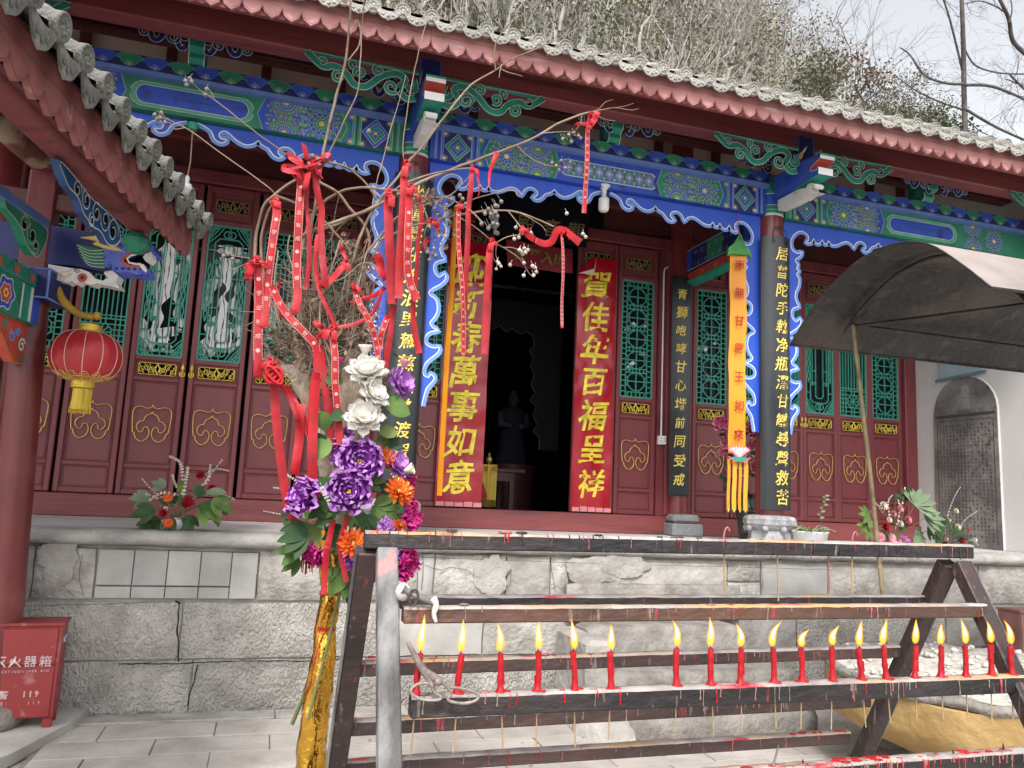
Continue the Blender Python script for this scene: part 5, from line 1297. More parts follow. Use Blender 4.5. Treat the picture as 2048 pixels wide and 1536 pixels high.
# ================================================================== side gallery on the left (runs towards the viewer, turned a little)
Gd = Vector((0.1685, 0.9857, 0)); Pd = Vector((0.9857, -0.1685, 0)); OE = Vector((-0.60, 5.48, 0))
PC = Vector((-1.54, 5.50, 0))
gal = thing('side_gallery', 'side gallery at the left edge with red pillar, grey tiled eave and painted dragon beam', 'building', (PC.x, PC.y, 0))
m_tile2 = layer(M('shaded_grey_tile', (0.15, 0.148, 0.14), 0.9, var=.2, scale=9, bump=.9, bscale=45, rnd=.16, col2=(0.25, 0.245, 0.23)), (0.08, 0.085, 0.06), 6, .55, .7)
def gp(px, py, pt=PC, n=Gd): return atP(px, py, pt, n)
def guv(px, py): p = gp(px, py); return ((p - PC).dot(Pd), p.z)
fP = lambda u, v, d=0.0: PC + Pd * u - Gd * d + Vector((0, 0, v))            # across the gallery, d towards the viewer
def fG(b): return lambda u, v, d=0.0: OE + Gd * u + Pd * (b + d) + Vector((0, 0, v))   # along the eave
s = MB(); s.lathe([(.108, .16), (.104, 1.2), (.100, 2.60)], 28, PC); s.v = [(v[0] + (2.65 - v[2]) * .038, v[1], v[2]) for v in s.v]; s.build('pillar', layer(M('old_pillar_paint', (0.125, 0.020, 0.020), .36, var=.2, scale=3, bump=.08, bscale=10), (.22, .06, .055), 3, .58, .75), gal)
s = MB(); s.lathe([(.10, 0.03), (.15, .05), (.175, .10), (.16, .16), (.12, .185), (.105, .19)], 14, PC + Vector((.08, -.01, 0))); 
s.v = [(v[0] + .015 * noise.noise(Vector(v) * 9), v[1] + .015 * noise.noise(Vector(v) * 8), v[2]) for v in s.v]; s.build('foot_stone', m_step, gal)
# cap block and the painted beam that runs towards the viewer
s = MB(); s.prism([(-.16, -.16), (.16, -.16), (.16, .16), (-.16, .16)], lambda u, v, d=0: PC + Pd * u + Gd * v + Vector((0, 0, d)), 2.60, 2.79); cb = s.build('cap_block', m_navy, gal)
s = MB()
for z in (2.605, 2.785): s.tube([PC + Pd * a + Gd * c + Vector((0, 0, z)) for a, c in ((-.162, -.162), (.162, -.162), (.162, .162))], .007, 5)
s.tube([PC + Pd * .162 - Gd * .162 + Vector((0, 0, 2.605)), PC + Pd * .162 - Gd * .162 + Vector((0, 0, 2.785))], .008, 5); s.build('block_edging', m_gblue, cb)
bm_side = fG(-.92 + .075)                                          # face of the longitudinal beam
def gpx(px, py, b=-.845): 
    p = atP(px, py, OE + Pd * b, Pd); return ((p - OE).dot(Gd), p.z)
s = MB(); s.prism([(-3.2, 2.44), (-.20, 2.44), (-.20, 2.66), (-3.2, 2.66)], fG(-.92), -.075, .075); gb = s.build('gallery_beam', m_teal, gal)
s = MB(); s.prism([(-3.2, 2.662), (-.22, 2.662), (-.22, 2.75), (-3.2, 2.75)], fG(-.92), -.09, .085); pb = s.build('flower_strip', m_teal, gal)
P = Paint(); fb2 = fG(-.845); fs2 = fG(-.835)
for k in range(14):
    u = -.36 - .19 * k
    P[m_orange].poly([(u + .03 * math.cos(a) * (1 + .25 * math.cos(5 * a)), 2.706 + .026 * math.sin(a) * (1 + .25 * math.cos(5 * a))) for a in [2 * PI * i / 20 for i in range(20)]], fs2, .002); P[m_fascia].poly(arc(u, 2.706, .010, 0, 2 * PI, 8)[:-1], fs2, .003)
    P[m_green].stroke(crom([(u - .03, 2.70), (u - .06, 2.73), (u - .10, 2.69), (u - .13, 2.71), (u - .16, 2.70)], 4), .010, fs2, .0025)
P.flush('flower_painting', pb)
P = Paint()
def gr(u0, u1, mt, d, z0=2.445, z1=2.655): P[mt].add([fb2(u0, z0, d), fb2(u1, z0, d), fb2(u1, z1, d), fb2(u0, z1, d)], [(0, 1, 2, 3)])
gr(-.30, -.205, m_blue, .002); gr(-.335, -.30, m_wline, .002); gr(-.42, -.335, m_teal, .002); gr(-.44, -.42, m_wline, .002); gr(-.80, -.44, m_green, .0015); gr(-.82, -.80, m_wline, .002); gr(-3.1, -.82, m_blue, .0015)
for (r, mt, d) in ((.100, m_wline, .0022), (.092, m_blue, .0028), (.062, m_wline, .0034), (.056, m_orange, .004), (.028, m_yel, .0046), (.014, m_orange, .0052)):
    P[mt].poly([(-.62 + r * (1 + .12 * math.cos(6 * a)) * math.cos(a), 2.55 + r * (1 + .12 * math.cos(6 * a)) * math.sin(a) * .95) for a in [2 * PI * i / 36 for i in range(36)]], fb2, d)
for q in (-1, 1):
    for r in (-1, 1): P[m_teal].stroke(spiral(-.62 + q * .14, 2.55 + r * .075, .028, 0, 1.2, 9), .008, fb2, .003)
P.flush('beam_painting', gb)
# carved red spandrel below it
o_ = [(-.215, 2.435), (-.215, 2.20), (-.33, 2.19), (-.42, 2.25), (-.52, 2.33), (-.66, 2.37), (-.85, 2.40), (-.85, 2.435)]
s = MB(); s.prism(o_, fG(-.92), -.03, .035); sp = s.build('carved_spandrel', m_orange, gal)
P = Paint(); f3 = fG(-.885)
P[m_gold].stroke(o_, .012, f3, .0012, closed=True, inside=.006)
for (u, z, r, a, mt) in ((-.28, 2.30, .055, 0, m_teal), (-.28, 2.30, .044, .4, m_wline), (-.40, 2.34, .040, 2, m_lblue), (-.50, 2.39, .028, 1, m_teal), (-.34, 2.38, .03, 3, m_lblue), (-.27, 2.225, .02, 4, m_teal), (-.62, 2.40, .022, 1, m_wline)):
    P[mt].stroke(spiral(u, z, r, a, 1.35, 18, .2), .014, f3, .0025 + .0008 * (mt is m_wline))
P.flush('spandrel_painting', sp)

# transverse beam with the dragon's head, elephant corbel and yellow hook, all in the plane across the gallery
s = MB(); s.prism([guv(*p) for p in [(-120, 440), (75, 452), (150, 462), (230, 480), (262, 500), (262, 540), (215, 548), (150, 535), (98, 532), (-120, 505)]], fP, -.06, .06); bb = s.build('dragon_beam', m_navy, gal)
m_dblue = layer(M('dragon_blue', (0.10, 0.16, 0.60), 0.5, var=0.1), (0.03, 0.05, 0.40), 26, 0.56, 0.60)
head = [(222, 498), (240, 492), (255, 482), (272, 484), (286, 494), (300, 488), (314, 498), (319, 512), (308, 516), (300, 507), (276, 514), (256, 522), (254, 532), (266, 541), (286, 541), (296, 536), (304, 548), (303, 555), (282, 556), (262, 550), (240, 552), (222, 540), (216, 520)]
s = MB(); s.prism([guv(*p) for p in head], fP, -.075, .085); hd = s.build('dragon_head', m_dblue, gal)
fPh = lambda u, v, d=0.0: fP(u, v, d + .0855)
P = Paint()
P[m_orange].stroke([guv(*p) for p in [(306, 509), (292, 510), (272, 516), (255, 524), (256, 534), (270, 541), (290, 539), (298, 545)]], .022, fPh, .002)
P[m_wpaint].stroke([guv(*p) for p in [(300, 512), (286, 515), (270, 520), (264, 526), (268, 533), (282, 536), (292, 536)]], .012, fPh, .0035)
for k in range(14):
    p = guv(226 + 84 * (k % 7) / 7 + 5 * (k // 7), 500 + 44 * (k // 7) - 8 * ((k % 7) / 7) * (1 if k < 7 else -.3)); P[m_navy].poly(arc(p[0], p[1], .012, 0, 2 * PI, 6)[:-1], fPh, .0022)
P[m_gblue].stroke([guv(*p) for p in [(238, 530), (246, 516), (258, 508), (272, 500), (282, 494)]], .007, fPh, .0028)
P.flush('dragon_face', hd)
for nm_, pts_, mt, (d0, d1) in (('fang', [(300, 516), (312, 512), (313, 524), (306, 532), (300, 530), (295, 522)], m_wpaint, (.0, .09)), ('fang', [(288, 537), (296, 536), (304, 548), (300, 552), (292, 545)], m_wpaint, (.0, .09)), ('tongue', [(268, 534), (282, 528), (288, 532), (284, 538), (270, 540)], m_fascia, (-.02, .04)), ('mouth', [(300, 511), (276, 516), (258, 524), (258, 534), (270, 541), (286, 540), (296, 536)], m_dark, (-.03, .02))):
    s = MB(); s.prism([guv(*p) for p in pts_], fP, d0, d1); s.build(nm_, mt, hd)
s = MB(); s.prism([guv(*p) for p in [(171, 483), (205, 480), (236, 480), (252, 490), (240, 502), (262, 512), (232, 508), (214, 503), (196, 496), (205, 490)]], fP, -.05, .088); s.build('dragon_horn', m_yel, hd)
s = MB(); s.prism([guv(*p) for p in [(161, 494), (210, 505), (224, 520), (226, 540), (212, 543), (190, 538), (172, 525)]], fP, .062, .07); mn = s.build('dragon_mane', m_green, hd)
s = MB()
for k in range(6): s.stroke(crom([guv(163 + 3 * k, 497 + 6 * k), guv(190, 508 + 6 * k), guv(218, 506 + 7 * k)], 4), .0045, fP, .0715 + .0003 * k)
s.build('mane_lines', m_wline, mn, recalc=False)
e = [(104, 533), (150, 541), (170, 543), (184, 548), (198, 562), (212, 566), (222, 560), (214, 551), (218, 545), (232, 546), (243, 556), (238, 568), (246, 581), (222, 576), (200, 571), (190, 574), (180, 572), (168, 566), (158, 572), (150, 566), (140, 570), (128, 565), (104, 562)]
s = MB(); s.prism([guv(*p) for p in e], fP, -.045, .055); el = s.build('elephant_corbel', m_wpaint, gal)
P = Paint(); fE = lambda u, v, d=0.0: fP(u, v, d + .0555)
P[m_yel].stroke(crom([guv(*p) for p in [(150, 545), (142, 549), (134, 548), (128, 554), (136, 559), (146, 556), (150, 552), (143, 553)]], 3), .007, fE, .0015); P[m_black].stroke([guv(*p) for p in [(154, 544), (160, 543), (168, 548), (162, 550), (156, 546)]], .006, fE, .0015)
c = guv(172, 560); P[m_orange].poly(arc(c[0], c[1], .030, 0, 2 * PI, 14)[:-1], fE, .0015); P[m_black].poly(arc(c[0], c[1], .013, 0, 2 * PI, 10)[:-1], fE, .0025)
P.flush('elephant_face', el)
hk = crom([gp(*p) + Vector((0, -.0, 0)) for p in [(100, 572), (112, 576), (122, 596), (140, 616), (160, 628), (180, 634), (194, 632)]], 4)
s = MB(); s.tube(hk, [.030 - .012 * i / len(hk) for i in range(len(hk))], 8); s.ball(hk[-1], .028, 8, 6); s.build('lantern_hook', layer(M('ochre_paint', (0.46, 0.28, 0.03), 0.5, var=.15), (.2, .12, .03), 6, .6, .75), gal)
# purlins and logs under the eave
PB, PZg = -.25, 3.12
def gline(a0, a1, b, z, r, nm, mt, n=14):
    s = MB(); s.tube([OE + Gd * a0 + Pd * b + Vector((0, 0, z)), OE + Gd * a1 + Pd * b + Vector((0, 0, z))], r, n); return s.build(nm, mt, gal)
gline(-3.6, -.36, PB, 3.125, .095, 'gallery_purlin', m_redbeam)
gline(-3.6, -.30, -.92, 3.50, .085, 'gallery_purlin', layer(M('bare_log', (0.20, 0.07, 0.05), 0.8, var=.3, bump=.5), (0.42, 0.30, 0.20), 4, .52, .62))
s = MB(); s.bar(OE + Gd * -.40 + Pd * -.32 + Vector((0, 0, 2.965)), OE + Gd * -.40 + Pd * -.17 + Vector((0, 0, 2.965)), .15, .13, c=.045); ob = s.build('beam_block', m_green, gal)
s = MB(); s.bar(PC + Vector((0, 0, 2.96)) - Pd * .9, PC + Vector((0, 0, 2.96)) + Pd * .55, .10, .10, c=.01); s.build('tie_beam', m_navy, gal)
s = MB(); s.bar(PC + Vector((0, 0, 2.80)), PC + Vector((0, 0, 3.45)), .16, .16, up=(0, 1, 0), c=.01); s.build('king_post', m_red, gal)
s = MB(); s.bar(PC + Vector((0, 0, 3.36)) - Pd * 1.2, PC + Vector((0, 0, 3.20)) + Pd * .8, .09, .12, c=.01); s.build('rafter_beam', m_dred, gal)
# blue scrolled bracket below the purlin, green one by the pillar
def trace_bracket(px, b, mt, nm, outline_w=.005, th=.035, curls=()):
    pts = [gpx(x, y, b) for x, y in px]; s = MB(); s.prism(pts, fG(b), -th / 2, th / 2); o = s.build(nm, mt, gal)
    P = Paint(); f = fG(b + th / 2); c = crom([Vector(p) for p in pts], 3, True)
    P[m_wline].stroke([(p[0] * .97 + .03 * sum(q[0] for q in pts) / len(pts), p[1] * .97 + .03 * sum(q[1] for q in pts) / len(pts)) for p in c], outline_w, f, .0012, closed=True)
    for (x, y, r, a) in curls:
        q = gpx(x, y, b); P[m_wline].stroke(spiral(q[0], q[1], r, a, 1.35, 18, .25), outline_w, f, .0016); P[m_dark].poly(arc(q[0], q[1], r * .45, 0, 2 * PI, 8)[:-1], f, .0008)
    P.flush('bracket_lines', o)
trace_bracket([(108, 318), (135, 345), (175, 395), (215, 430), (232, 455), (234, 480), (222, 492), (208, 488), (198, 470), (190, 460), (180, 455), (168, 440), (158, 425), (150, 400), (140, 385), (128, 372), (118, 350)], PB, M('deep_teal_blue', (0.01, 0.06, 0.18), .5, var=.2), 'scroll_bracket', .006, .04, ((146, 378, .05, 0), (165, 400, .06, 2), (185, 425, .06, 1), (203, 440, .07, 3), (218, 462, .08, 0), (175, 440, .04, 2)))
trace_bracket([(0, 396), (40, 425), (85, 455), (85, 480), (70, 512), (58, 510), (45, 490), (38, 470), (30, 450), (15, 430), (2, 415)], -.845, m_green, 'scroll_bracket', .006, .05, ((40, 448, .06, 0), (55, 470, .07, 2), (62, 492, .05, 4)))
s = MB(); s.prism([gpx(x, y, -.845) for x, y in [(-40, 350), (86, 440), (86, 456), (-40, 372)]], fG(-.845), -.04, .04); s.build('bracket_rail', m_gblue, gal)
# roof: soffit, fascia boards, tiles
groof_f = lambda u, b, d=0.0: OE + Gd * u + Pd * b + Vector((0, 0, 3.235 - b * .55 + d))
s = MB()
for d in (-.05, .04): s.add([groof_f(-3.6, -.02, d), groof_f(.02, -.02, d), groof_f(.02, -2.6, d), groof_f(-3.6, -2.6, d)], [(0, 1, 2, 3) if d < 0 else (3, 2, 1, 0)])
groof = s.build('gallery_roof', m_dred, gal, recalc=False)
for k in range(12):
    s = MB(); a = groof_f(-.15 - .3 * k, -.06, -.09); c = groof_f(-.15 - .3 * k, -1.9, -.09); s.bar(a, c, .055, .06); s.build('rafter', m_dred, groof)
u = -3.4; k = 0
while u < -.05:
    n = 6 if u < -1 else 5
    n = min(n, int((-.02 - u) / .14) or 1); scallop_board(u, n, 0, fG(-.035), groof, 2.985, .140, .235, mt=layer(M('shaded_fascia_paint', (0.26, 0.085, 0.08), 0.7, var=0.15, scale=6, bump=0.35, bscale=30), (0.42, 0.24, 0.22), 9, 0.62, 0.74) if 'shaded_fascia_paint' not in MATS else MATS['shaded_fascia_paint']); u += n * .14 + .002; k += 1  # darker fascia copy, the shade of its overhanging tiles mixed into the paint
s = MB(); s.prism([(-3.4, 3.02), (-.02, 3.02), (-.02, 3.16), (-3.4, 3.16)], fG(-.10), 0, .03); s.build('fascia_backing', m_dred, groof)
c2 = cap_tile(.6, .052); d2 = drip_tile(.10)
rz = math.atan2(Pd.y, Pd.x) + PI / 2
wg = Vector(WORLD0[groof.name])
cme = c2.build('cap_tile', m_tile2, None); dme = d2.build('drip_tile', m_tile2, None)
u = -.03; k = 0
while u > -3.5:
    for proto, uu, off, sc_ in ((cme, u, 0.0, 1.05), (dme, u - .112, -.02, 1.0)):
        o = proto if k == 0 else proto.copy()
        if k: COL.objects.link(o)
        o.parent = groof; p = OE + Gd * uu + Pd * (.06 + off) + Vector((0, 0, 3.255 + off)) - wg
        o.location = p; o.rotation_euler = ((R_() - .5) * .08, (R_() - .5) * .12, rz + (R_() - .5) * .10); o.scale = (sc_, sc_, sc_ * (1 if proto is cme else 1.7))
    u -= .225; k += 1
s = MB(); s.bar(PC + Vector((-1.1, -.02, .62)), PC + Vector((-.1, -.04, .62)), .06, 1.0, up=(0, 0, 1), c=.004); s.build('side_panel', m_pillar, gal)
for k in range(4): s = MB(); s.bar(PC + Vector((-1.1, -.03, 1.13 + .028 * k)), PC + Vector((-.12 + .012 * k, -.05, 1.13 + .028 * k)), .09 + .03 * k, .024, c=.003); s.build('bench_moulding', m_red, gal)

# ------------------------------------------------------------------ lantern
LC = gp(186, 634); LC = LC - Vector((0, 0, 0)); lz = lambda py: gp(186, py).z
m_silk = layer(M('lantern_silk', (0.42, 0.018, 0.03), 0.38, var=.12, scale=5, bump=.3, bscale=30, stretch=(1, 1, .3)), (0.50, .10, .10), 3, .60, .8)
zt, zbm = lz(664), lz(764); cz = (zt + zbm) / 2; cxl = gp(172, 715); cxl = Vector((cxl.x, cxl.y, 0))
LC = Vector((cxl.x, cxl.y, 0))
lan = thing('paper_lantern', 'round red silk lantern with gold caps and yellow tassel hanging from the gallery hook', 'lantern', (LC.x, LC.y, zbm))
s = MB(); n = 48; prof = []
for i in range(17):
    a = -PI / 2 + PI * i / 16; r = .208 * max(0, math.cos(a)) ** .62; prof.append((max(r, .068), cz + (zt - zbm) / 2 * math.sin(a)))
vs = []
for (r, z) in prof:
    for k in range(n): a = 2 * PI * k / n; rr = r * (1 - .018 * abs(math.sin(a * 6)) ** .5 * -1 - .02); vs.append((LC.x + rr * math.cos(a), LC.y + rr * math.sin(a), z))
s.add(vs, [(i * n + k, i * n + (k + 1) % n, (i + 1) * n + (k + 1) % n, (i + 1) * n + k) for i in range(len(prof) - 1) for k in range(n)], True); s.build('silk_body', m_silk, lan)
for k in range(12):
    a = 2 * PI * k / 12 + .13; s = MB(); s.tube([(LC.x + (r * .985 + .002) * math.cos(a), LC.y + (r * .985 + .002) * math.sin(a), z) for (r, z) in prof], .0032, 5); s.build('rib', M('pale_rib', (0.62, 0.40, 0.28), .5), lan)
for (z0, z1, nm_) in ((zt - .005, zt + .045, 'top_cap'), (zbm - .045, zbm + .005, 'bottom_cap')):
    s = MB(); pr = [(.060, z0), (.070, z0 + .004)]
    for i in range(5): z = z0 + (z1 - z0) * (i + .5) / 5; pr += [(.066, z - .003), (.073, z), (.066, z + .003)]
    pr += [(.070, z1 - .004), (.055, z1)]; s.lathe(pr, 24, LC); s.build(nm_, m_goldb, lan)
P = Paint()
def ls(a, t, d=.003):        # on the lantern's lower flank: angle a, t = 0 rim .. 1 up
    i = t * 16; j = min(int(i), 15); f_ = i - j; r = prof[j][0] * (1 - f_) + prof[j + 1][0] * f_; z = prof[j][1] * (1 - f_) + prof[j + 1][1] * f_
    return Vector((LC.x + (r + d) * math.cos(a), LC.y + (r + d) * math.sin(a), z))
s = MB()
for t_ in (.045, .16): s.tube([ls(2 * PI * k / 48, t_) for k in range(49)], .004, 4)
for k in range(24):
    a = 2 * PI * k / 24; w_ = .11
    s.tube([ls(a - w_, .06), ls(a - w_, .13), ls(a + w_ * .4, .13), ls(a + w_ * .4, .09), ls(a - w_ * .2, .09)], .003, 4)
for k in range(14):
    a = 2 * PI * k / 14
    for q in (-1, 1): s.tube([ls(a + q * .16, .17), ls(a + q * .18, .20), ls(a + q * .10, .215), ls(a + q * .09, .235), ls(a, .25)], .0035, 4); s.tube([ls(a + q * .10, .18), ls(a + q * .06, .205), ls(a, .20)], .003, 4)
s.build('gold_pattern', m_gold, lan)
s = MB(); s.tube([Vector((LC.x, LC.y, zt + .04)), Vector((LC.x + .01, LC.y, zt + .10)), gp(186, 636)], .006, 5); s.build('cord', m_copper, lan)
s = MB()
for k in range(90):
    a = R_() * 2 * PI; r = .055 * math.sqrt(R_()); x, y = LC.x + r * math.cos(a), LC.y + r * math.sin(a); s.tube([(x * .999, y, zbm - .04), (x, y, zbm - .12), (x + .02 * math.cos(a) * R_(), y + .01, zbm - .205 + .02 * R_())], .0035, 3)
s.lathe([(.052, zbm - .05), (.054, zbm - .17), (.048, zbm - .18)], 14, LC)
o = s.build('tassel', M('tassel_yellow', (0.60, 0.42, 0.04), 0.6, var=.2, scale=30, stretch=(1, 1, .1)), lan); o['kind'] = 'stuff'

# ------------------------------------------------------------------ extinguisher box by the pillar (and a second one by the right-hand edge)
m_box = layer(layer(M('fire_box_red', (0.24, 0.022, 0.024), 0.42, var=.12, scale=4, bump=.05), (0.36, .15, .14), 6, .60, .72), (.25, .10, .09), 14, .66, .72)
def fire_box(loc, rz, label, h=.60, w_=.36, d=.20, text=True):
    m_box = MATS['fire_box_red'] if text else M('faded_box_paint', (0.26, 0.12, 0.11), .6, var=.2, scale=5)
    t = thing('extinguisher_box', label, 'fire box', loc, 'red fire boxes')
    M_ = Matrix.Translation(loc) @ Matrix.Rotation(rz, 4, 'Z')
    f = lambda x0, x1, y0, y1, z0, z1, nm_, mt, c=.003: (lambda s: (s.cbox(x1 - x0, y1 - y0, z1 - z0, c, M_ @ Matrix.Translation(((x0 + x1) / 2, (y0 + y1) / 2, (z0 + z1) / 2))), s.build(nm_, mt, t))[1])(MB())
    f(-w_ / 2, w_ / 2, 0, d, .06, h, 'body', m_box); lid = f(-w_ / 2 - .012, w_ / 2 + .012, -.014, d + .01, h + .0015, h + .022, 'lid', m_box)
    zm = .06 + (h - .06) * .58
    for nm_, z0, z1 in (('door', .065, zm - .003), ('door', zm + .003, h - .012)): dr = f(-w_ / 2 + .006, w_ / 2 - .02, -.010, -.0008, z0, z1, nm_, m_box)
    for x in (-w_ / 2 + .03, w_ / 2 - .03):
        for y in (.012, d - .04): f(x - .025, x + .025, y, y + .03, 0, .0585, 'foot', m_box)
    hl = f(w_ / 2 + .0005, w_ / 2 + .007, d * .35, d * .75, h - .11, h - .075, 'handle', M('blue_white_plastic', (.55, .62, .68), .4)); f(w_ / 2 + .0072, w_ / 2 + .009, d * .40, d * .70, h - .102, h - .084, 'handle_inset', M('inset_blue', (.05, .16, .30), .4))
    if text:
        fn = lambda u, v, dd=0.0: M_ @ Vector((u, -.0115 - dd, v)); s = MB()
        for k, ch in enumerate('灭火器箱'): put_char(s, ch, -.125 + .078 * k, h - .20, .068, fn, 0, .008, 1)
        for k, ch in enumerate('EXTINGUISHER BOX'): put_char(s, ch, -.105 + .0155 * k, h - .255, .020, fn, 0, .0, 1) if ch != ' ' else None
        for k, ch in enumerate('火警119'): put_char(s, ch, (-.13, -.085, .02, .052, .084)[k], .20, .050, fn, 0, .012, 1)
        for k, ch in enumerate('电话:119'): put_char(s, ch, -.12 + .026 * k + (.09 if k > 2 else 0), .15, .026, fn, 0, .004, 1)
        s.build('white_lettering', M('worn_white_print', (.50, .40, .40), .6, var=.2, scale=30), t, recalc=False, kind='stuff')
fire_box((-1.30, 5.42, .046), math.radians(4), 'red fire extinguisher box lettered 119 beside the left pillar', .585, .36, .20)
fire_box((6.54, 5.42, 0), 0, 'faded red fire box at the right edge against the platform wall', .71, .34, .22, False)
# ================================================================== candle rack
def waxmetal(name, c1, c2, pale=(0.40, 0.33, 0.30), lo=.62, hi=.72, rough=.5):
    mt = M(name, c1, rough, var=.3, scale=3, bump=.5, bscale=30, col2=c2, rnd=.05, stretch=(.5, 1, 1))
    layer(mt, pale, 9, lo, hi, (6, 6, .9)); layer(mt, (0.30, 0.03, 0.04), 4, .68, .74, (7, 7, .8))
    return mt
m_iron = waxmetal('sooty_iron', (0.014, 0.013, 0.015), (0.034, 0.026, 0.026), (0.22, 0.18, 0.16), .64, .78)
m_rust = waxmetal('rusty_waxed_iron', (0.055, 0.030, 0.024), (0.105, 0.052, 0.036), (0.26, 0.18, 0.14), .62, .78)
m_brown = waxmetal('brown_waxed_iron', (0.035, 0.022, 0.021), (0.07, 0.040, 0.036), (0.24, 0.19, 0.18), .62, .78)
m_legpale = layer(layer(M('ash_grey_iron', (0.075, 0.072, 0.072), 0.8, var=.3, scale=8, bump=.6, bscale=40, stretch=(1, 1, .3), rnd=0), (0.27, 0.265, 0.26), 10, .45, .72, (1, 1, .3)), (0.50, 0.20, 0.20), 5, .66, .72)
m_waxtop = layer(layer(M('wax_crust', (0.27, 0.235, 0.225), 0.6, var=.2, scale=10, bump=.5, bscale=40, col2=(0.38, 0.335, 0.315)), (0.42, 0.25, 0.11), 4, .50, .62, (.5, 2, 1)), (0.42, 0.02, 0.04), 7, .62, .68, (.5, 2, 1))
m_rwax = M('red_wax', (0.36, 0.004, 0.010), 0.32, var=.10, scale=20, rnd=.03)
m_pwax = M('pink_wax', (0.30, 0.10, 0.10), 0.4, var=.2, scale=20)
m_cwax = M('cream_wax', (0.20, 0.155, 0.12), 0.4, var=.2, scale=20)
rack = thing('candle_rack', 'sooty iron A-frame candle rack with waxed rails, standing in the foreground', 'candle rack', (1.4, 2.3, 0))
XL, XR = .335, 2.435
AY, AZ, SP = 2.30, 1.40, .56
def rail(x0, x1, Y, z0, z1, h, dep, mt, lump=True, crust=True):
    """rail with its top at z0 (left end) .. z1 (right end)"""
    s = MB(); c0, c1 = Vector((x0, Y, z0 - h / 2)), Vector((x1, Y, z1 - h / 2)); s.bar(c0, c1, dep, h, c=.004); o = s.build('rail', mt, rack)
    if crust:
        s = MB(); n = int((x1 - x0) / .03); vs = []
        for i in range(n + 1):
            t = i / n; x = x0 + (x1 - x0) * t; z = z0 + (z1 - z0) * t
            for (y, dz) in ((-.52, -.004), (-.46, .002), (0, .004), (.46, .002), (.52, -.004)):
                q = noise.noise(Vector((x * 25, y * 3, Y * 9))); vs.append((x, Y + y * dep * (1 + .06 * q), z + dz + .0025 * q))
        s.add(vs, [(i * 5 + k, i * 5 + k + 1, i * 5 + k + 6, i * 5 + k + 5) for i in range(n) for k in range(4)], True); s.build('wax_crust', m_waxtop, o, recalc=False)
    return o
TOP = rail(XL - .065, 2.475, AY, 1.420, 1.435, .046, .045, m_iron)
F1 = rail(.375, 2.405, 2.190, 1.226, 1.240, .042, .040, m_rust)
F2 = rail(.39, 2.50, 2.080, 1.020, 1.028, .052, .045, m_iron)
F3 = rail(.30, 2.50, 1.975, .824, .832, .050, .045, m_iron)
B1 = rail(.40, 2.405, 2.41, 1.226, 1.240, .036, .036, m_iron)
B2 = rail(.30, 2.37, 2.535, 1.010, 1.036, .042, .040, m_brown)
B3 = rail(.28, 2.32, 2.650, .806, .830, .046, .040, m_brown)
B4 = rail(.26, 2.30, 2.745, .652, .664, .044, .040, m_brown)
for X_, mts in ((XL, (m_legpale, m_brown)), (XR - .02, (m_legpale, m_brown))):
    for sg, mt in ((-1, mts[0] if X_ < 1 else m_brown), (1, mts[1])):
        s = MB(); a = Vector((X_ + (.0 if sg < 0 else -.052 if X_ < 1 else -.03), AY + sg * .012, AZ - .03)); c = Vector((a.x - (.0), AY + sg * SP * AZ, 0.0)); s.bar(a, c, .058, .05, up=(0, sg, 0), c=.004); o = s.build('leg', mt, rack)
        if X_ > 1 or sg > 0:     # ash-pale edge of the angle iron
            s = MB(); d_ = Vector((.031 if X_ > 1 else -.031, 0, 0)); s.bar(a + d_, c + d_, .003, .05, up=(0, sg, 0)); s.build('leg_edge', m_legpale, o)
# drips of wax on the rails
rd = random.Random(11)
def drips(o, x0, x1, Y, z, dep, h, n, mts):
    for mt, nn in mts:
        s = MB()
        for _ in range(nn):
            x = rd.uniform(x0, x1); L_ = rd.uniform(.2, .95) * h * (1.0 if rd.random() < .93 else 1.3); r = rd.uniform(.0008, .0022)
            y = Y - dep / 2 - .0012; dx = rd.uniform(-.003, .003)
            s.tube([(x, y + .006, z + .002), (x, y, z - .003), (x + dx, y, z - L_ * .6), (x + dx, y, z - L_)], [r * .8, r, r * .8, r * 1.5], 5)
            if rd.random() < .3: s.ball((x, Y - dep * .2, z + .003), rd.uniform(.006, .014), 7, 4, (1.6, .8, .35))
        q = s.build('wax_drips', mt, o); q['kind'] = 'stuff'
drips(TOP, .3, 2.45, AY, 1.428, .045, .046, 0, ((m_rwax, 9), (m_pwax, 10), (m_iron, 50)))
drips(F1, .4, 2.38, 2.19, 1.232, .04, .042, 0, ((m_rwax, 4), (m_pwax, 8), (m_cwax, 10)))
drips(F2, .42, 2.45, 2.08, 1.022, .045, .052, 0, ((m_rwax, 9), (m_pwax, 9), (m_cwax, 22)))
drips(F3, 1.2, 2.45, 1.975, .829, .045, .050, 0, ((m_rwax, 22), (m_pwax, 34), (m_cwax, 26)))
drips(B2, .3, 2.3, 2.535, 1.022, .04, .042, 0, ((m_rwax, 5), (m_pwax, 22)))
drips(B3, .3, 2.3, 2.65, .818, .04, .046, 0, ((m_cwax, 12), (m_pwax, 8)))
drips(B4, .3, 2.28, 2.745, .657, .04, .044, 0, ((m_pwax, 12), (m_rwax, 6)))
s = MB()
for k in range(22): x = 2.0 + .28 * R_() ** .5; s.ball((x, 2.735 + .02 * R_(), .665), .007 + .006 * R_(), 7, 4, (1.6, 1, .3))
o = s.build('wax_pool', m_rwax, B4); o['kind'] = 'stuff'
s = MB()
for k in range(40): x = 1.72 + .12 * rd.gauss(0, .5) if k % 2 else 2.12 + .16 * rd.gauss(0, .4); s.ball((x, 1.962 + .03 * R_(), .8325), .005 + .006 * R_(), 7, 4, (1.8, 1, .25))
